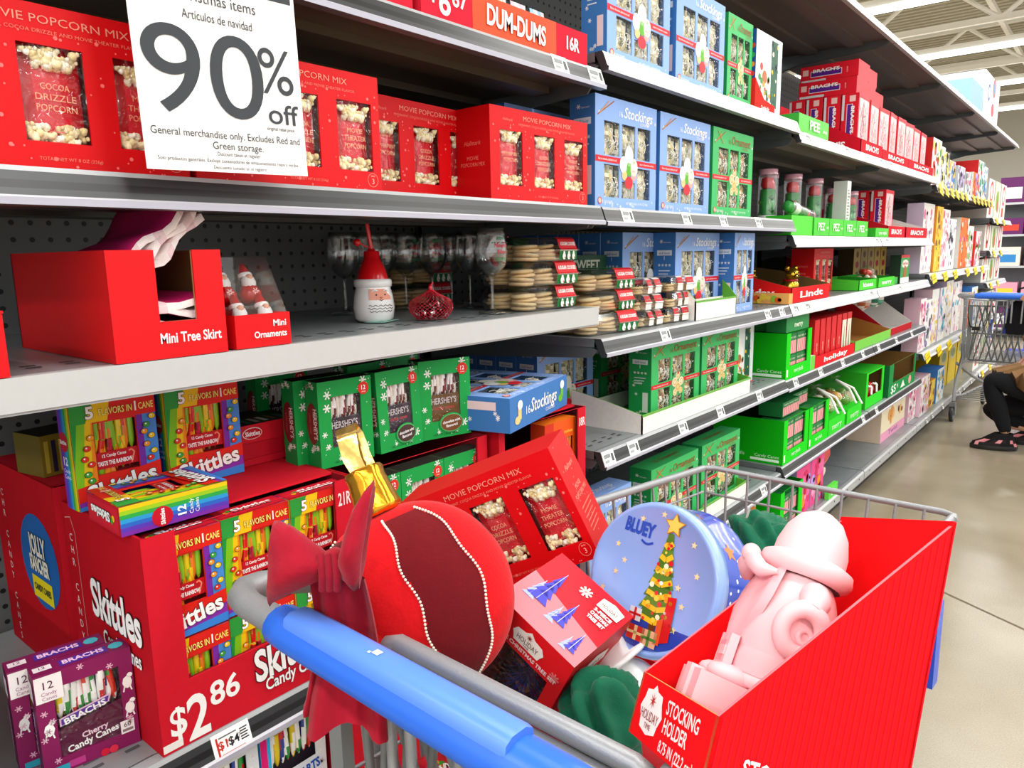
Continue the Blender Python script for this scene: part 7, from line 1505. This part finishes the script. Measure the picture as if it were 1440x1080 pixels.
E_ = [(0, 1), (1, 2), (2, 3), (3, 4), (4, 5), (0, 6), (6, 7), (7, 8), (8, 9), (9, 10), (0, 11), (11, 12), (12, 13), (13, 14), (14, 15), (3, 16), (16, 17), (17, 18), (3, 19), (19, 20), (20, 21)]
def bodycol(p):
    if p.z > .90 and p.x < -.12: return 'd9a888'
    if abs(p.y) > .1 and p.z > .47 and -.18 < p.x < -.05 and p.z < .64: return 'd9a888'
    if p.z < .125: return 'd9a888'
    return '17181c'
me = skin_mesh('body', J, E_, bodycol); me.materials.append(MATS['cloth']); link('body', me, t)
# blouse over the torso and lap
m = MB(); rows = []; n = 48; r = random.Random(3)
for cx, cz, a, b in ((-.14, .42, .27, .25), (-.2, .47, .27, .25), (-.22, .52, .25, .24), (-.13, .57, .20, .2), (-.10, .64, .185, .19), (-.14, .74, .18, .2), (-.17, .83, .13, .17), (-.185, .885, .06, .07)):
    rows.append([(cx+a*math.cos(2*math.pi*k/n)*(1+.04*math.sin(5*k)), b*math.sin(2*math.pi*k/n)*(1+.05*math.sin(4*k+1)), cz+.02*math.sin(3*k)) for k in range(n)])
m.grid(rows, '8a6a4a', closed=True, colf=lambda i, j: ['6a4c30', '8f6c46', '3e2a1c', 'd8a090', 'a8845c', '2e2018'][(i*5+(j//2)*3+(i*j) % 4) % 6]); m.build('patterned_top', 'cloth', t)
for s in (-1, 1):
    me = skin_mesh('sleeve', [(*L_(-.32, 5.92+.15*s, .785), .075), (*L_(-.285, 5.92+.18*s, .69), .062), (*L_(-.26, 5.92+.21*s, .62), .056)], [(0, 1), (1, 2)], lambda p: ['8a6a48', 'a88660', '6a4a34', 'e8b8a8'][int(abs(p.x*60)+abs(p.z*47)+abs(p.y*31)) % 4]); me.materials.append(MATS['cloth']); link('sleeve', me, t)
# head with face and hair
hm = MB(); hc = L_(-.40, 5.92, 1.02)
def hp(a, th): 
    v = Vector((math.sin(th)*math.cos(a), math.sin(th)*math.sin(a), math.cos(th))); jaw = 1-.22*max(0, -v.z)**1.5
    return (hc[0]+.095*v.x*jaw, hc[1]+.075*v.y*jaw, hc[2]+.118*v.z)
hm.grid([[hp(2*math.pi*k/24, math.pi*i/16) for k in range(24)] for i in range(17)], 'd9a888', closed=True); hd = hm.build('head', 'soft', t)
m = MB()
for s in (-1, 1): m.ball((hc[0]-.088, hc[1]+.03*s, hc[2]+.008), .011, 'f4f0ec', 10, 6, (.6, 1.2, .7)); m.ball((hc[0]-.094, hc[1]+.03*s, hc[2]+.008), .0055, '3a2a1e', 8, 5, (.5, 1, 1)); m.ball((hc[0]-.005, hc[1]+.077*s, hc[2]-.005), .02, 'd29c7c', 8, 6, (.7, .35, 1.3))
m.build('eyes_and_ears', 'soft', hd)
m = MB(); m.tube([(hc[0]-.09, hc[1], hc[2]+.015), (hc[0]-.108, hc[1], hc[2]-.022), (hc[0]-.092, hc[1], hc[2]-.032)], [.007, .012, .009], 'd9a080', n=8); m.build('nose', 'soft', hd)
m = MB(); m.tube([(hc[0]-.078, hc[1]-.024, hc[2]-.055), (hc[0]-.088, hc[1], hc[2]-.056), (hc[0]-.078, hc[1]+.024, hc[2]-.055)], [.003, .006, .003], 'b8605a', n=6); m.build('mouth', 'soft', hd)
m = MB(); rows = []
for i in range(13):
    th = math.pi*.62*i/12; rows.append([(hc[0]+.014+.108*math.sin(th)*math.cos(a), hc[1]+.09*math.sin(th)*math.sin(a), hc[2]+.012+.124*math.cos(th)-(.06*max(0, math.cos(a))*(i/12)**2)) for a in [2*math.pi*k/24 for k in range(24)] if True])
m.grid([[p if not (p[0] < hc[0]-.06 and p[2] < hc[2]+.05) else (hc[0]-.06, p[1], hc[2]+.052) for p in q] for q in rows], '3a2618', closed=True); m.ball((hc[0]+.12, hc[1], hc[2]+.02), .05, '3a2618', 12, 8); m.build('hair', 'cloth', t)
# hands: palm, four fingers and a thumb each
for s, w_ in ((-1, (-.27, 5.74, .60)), (1, (-.40, 6.05, .50))):
    q = L_(*w_); pts = [(q[0]+.005, q[1], q[2], .026), (q[0]-.035, q[1], q[2]-.002, .03), (q[0]-.07, q[1], q[2]-.006, (.03, .016))]; ed = [(0, 1), (1, 2)]
    me = skin_mesh('hand', pts, ed, lambda p: 'd9a888'); me.materials.append(MATS['soft']); h_ = link('hand', me, t)
    for f_ in range(4):
        y = q[1]+(-.024+.016*f_); ln = [.06, .07, .066, .05][f_]; m = MB(); m.tube([(q[0]-.072, y, q[2]-.006), (q[0]-.072-ln*.45, y, q[2]-.01), (q[0]-.072-ln*.8, y, q[2]-.026), (q[0]-.072-ln*.9, y, q[2]-.04)], [.009, .0085, .008, .006], 'd9a888', n=8); m.build('finger', 'soft', h_)
    m = MB(); m.tube([(q[0]-.03, q[1]-.03*s, q[2]-.004), (q[0]-.055, q[1]-.045*s, q[2]-.014), (q[0]-.08, q[1]-.045*s, q[2]-.022)], [.011, .0095, .007], 'd9a888', n=8); m.build('thumb', 'soft', h_)
# shoes: chunky black trainers with pink mesh
for (hx, hy, tx, ty, lift) in ((-.44, 5.80, -.69, 5.74, 0.), (-.27, 6.06, -.50, 6.03, 0.)):
    d_ = Vector((tx-hx, ty-hy, 0)).normalized(); sd_ = Vector((-d_.y, d_.x, 0)); O = Vector(L_(hx, hy, 0)); Ls = .27
    sh = bpy.data.objects.new('shoe', None); COL.objects.link(sh); sh.parent = t
    def ringp(u, z, k): 
        wd = (.036+.014*math.sin(math.pi*min(1, u*1.1+.05)))*k; return O+d_*(Ls*u), wd
    m = MB(); rows = []
    for z, k in ((.001, .95), (.012, 1.05), (.03, 1.0)):
        rows.append([O+d_*(Ls*(.5-.5*math.cos(a)*(1 if k < 1 else 1.02)))+sd_*((.042+.008*math.sin(a))*k*math.sin(a))+Vector((0, 0, z)) for a in [2*math.pi*i/24 for i in range(24)]])
    m.grid(rows, '1a1a1c', closed=True); m.face(rows[0][::-1], '1a1a1c'); m.build('sole', 'plastic', sh)
    m = MB(); rows = []; r = random.Random(1)
    for z, k, sh_ in ((.028, .98, 0.), (.05, .92, .0), (.072, .68, -.1), (.1, .5, -.18), (.115, .42, -.24)):
        rows.append([O+d_*(Ls*(.5+sh_*.8-.5*k*math.cos(a)))+sd_*(.043*(.6+.4*k)*math.sin(a))+Vector((0, 0, z)) for a in [2*math.pi*i/24 for i in range(24)]])
    m.grid(rows, '1c1a1c', closed=True, colf=lambda i, j: r.choice(['1c1a1c', 'e89aa0', '1c1a1c', '2a2426', 'd8848c']) if i < 2 else '1a1a1c'); m.build('upper', 'cloth', sh)
    m = MB()
    for i in range(4): a_ = O+d_*(Ls*(.45+.08*i))+Vector((0, 0, .086-.012*i)); m.tube([a_-sd_*.026+Vector((0, 0, -.012)), a_, a_+sd_*.026+Vector((0, 0, -.012))], .004, '0e0e10', n=5)
    m.build('laces', 'cloth', sh)
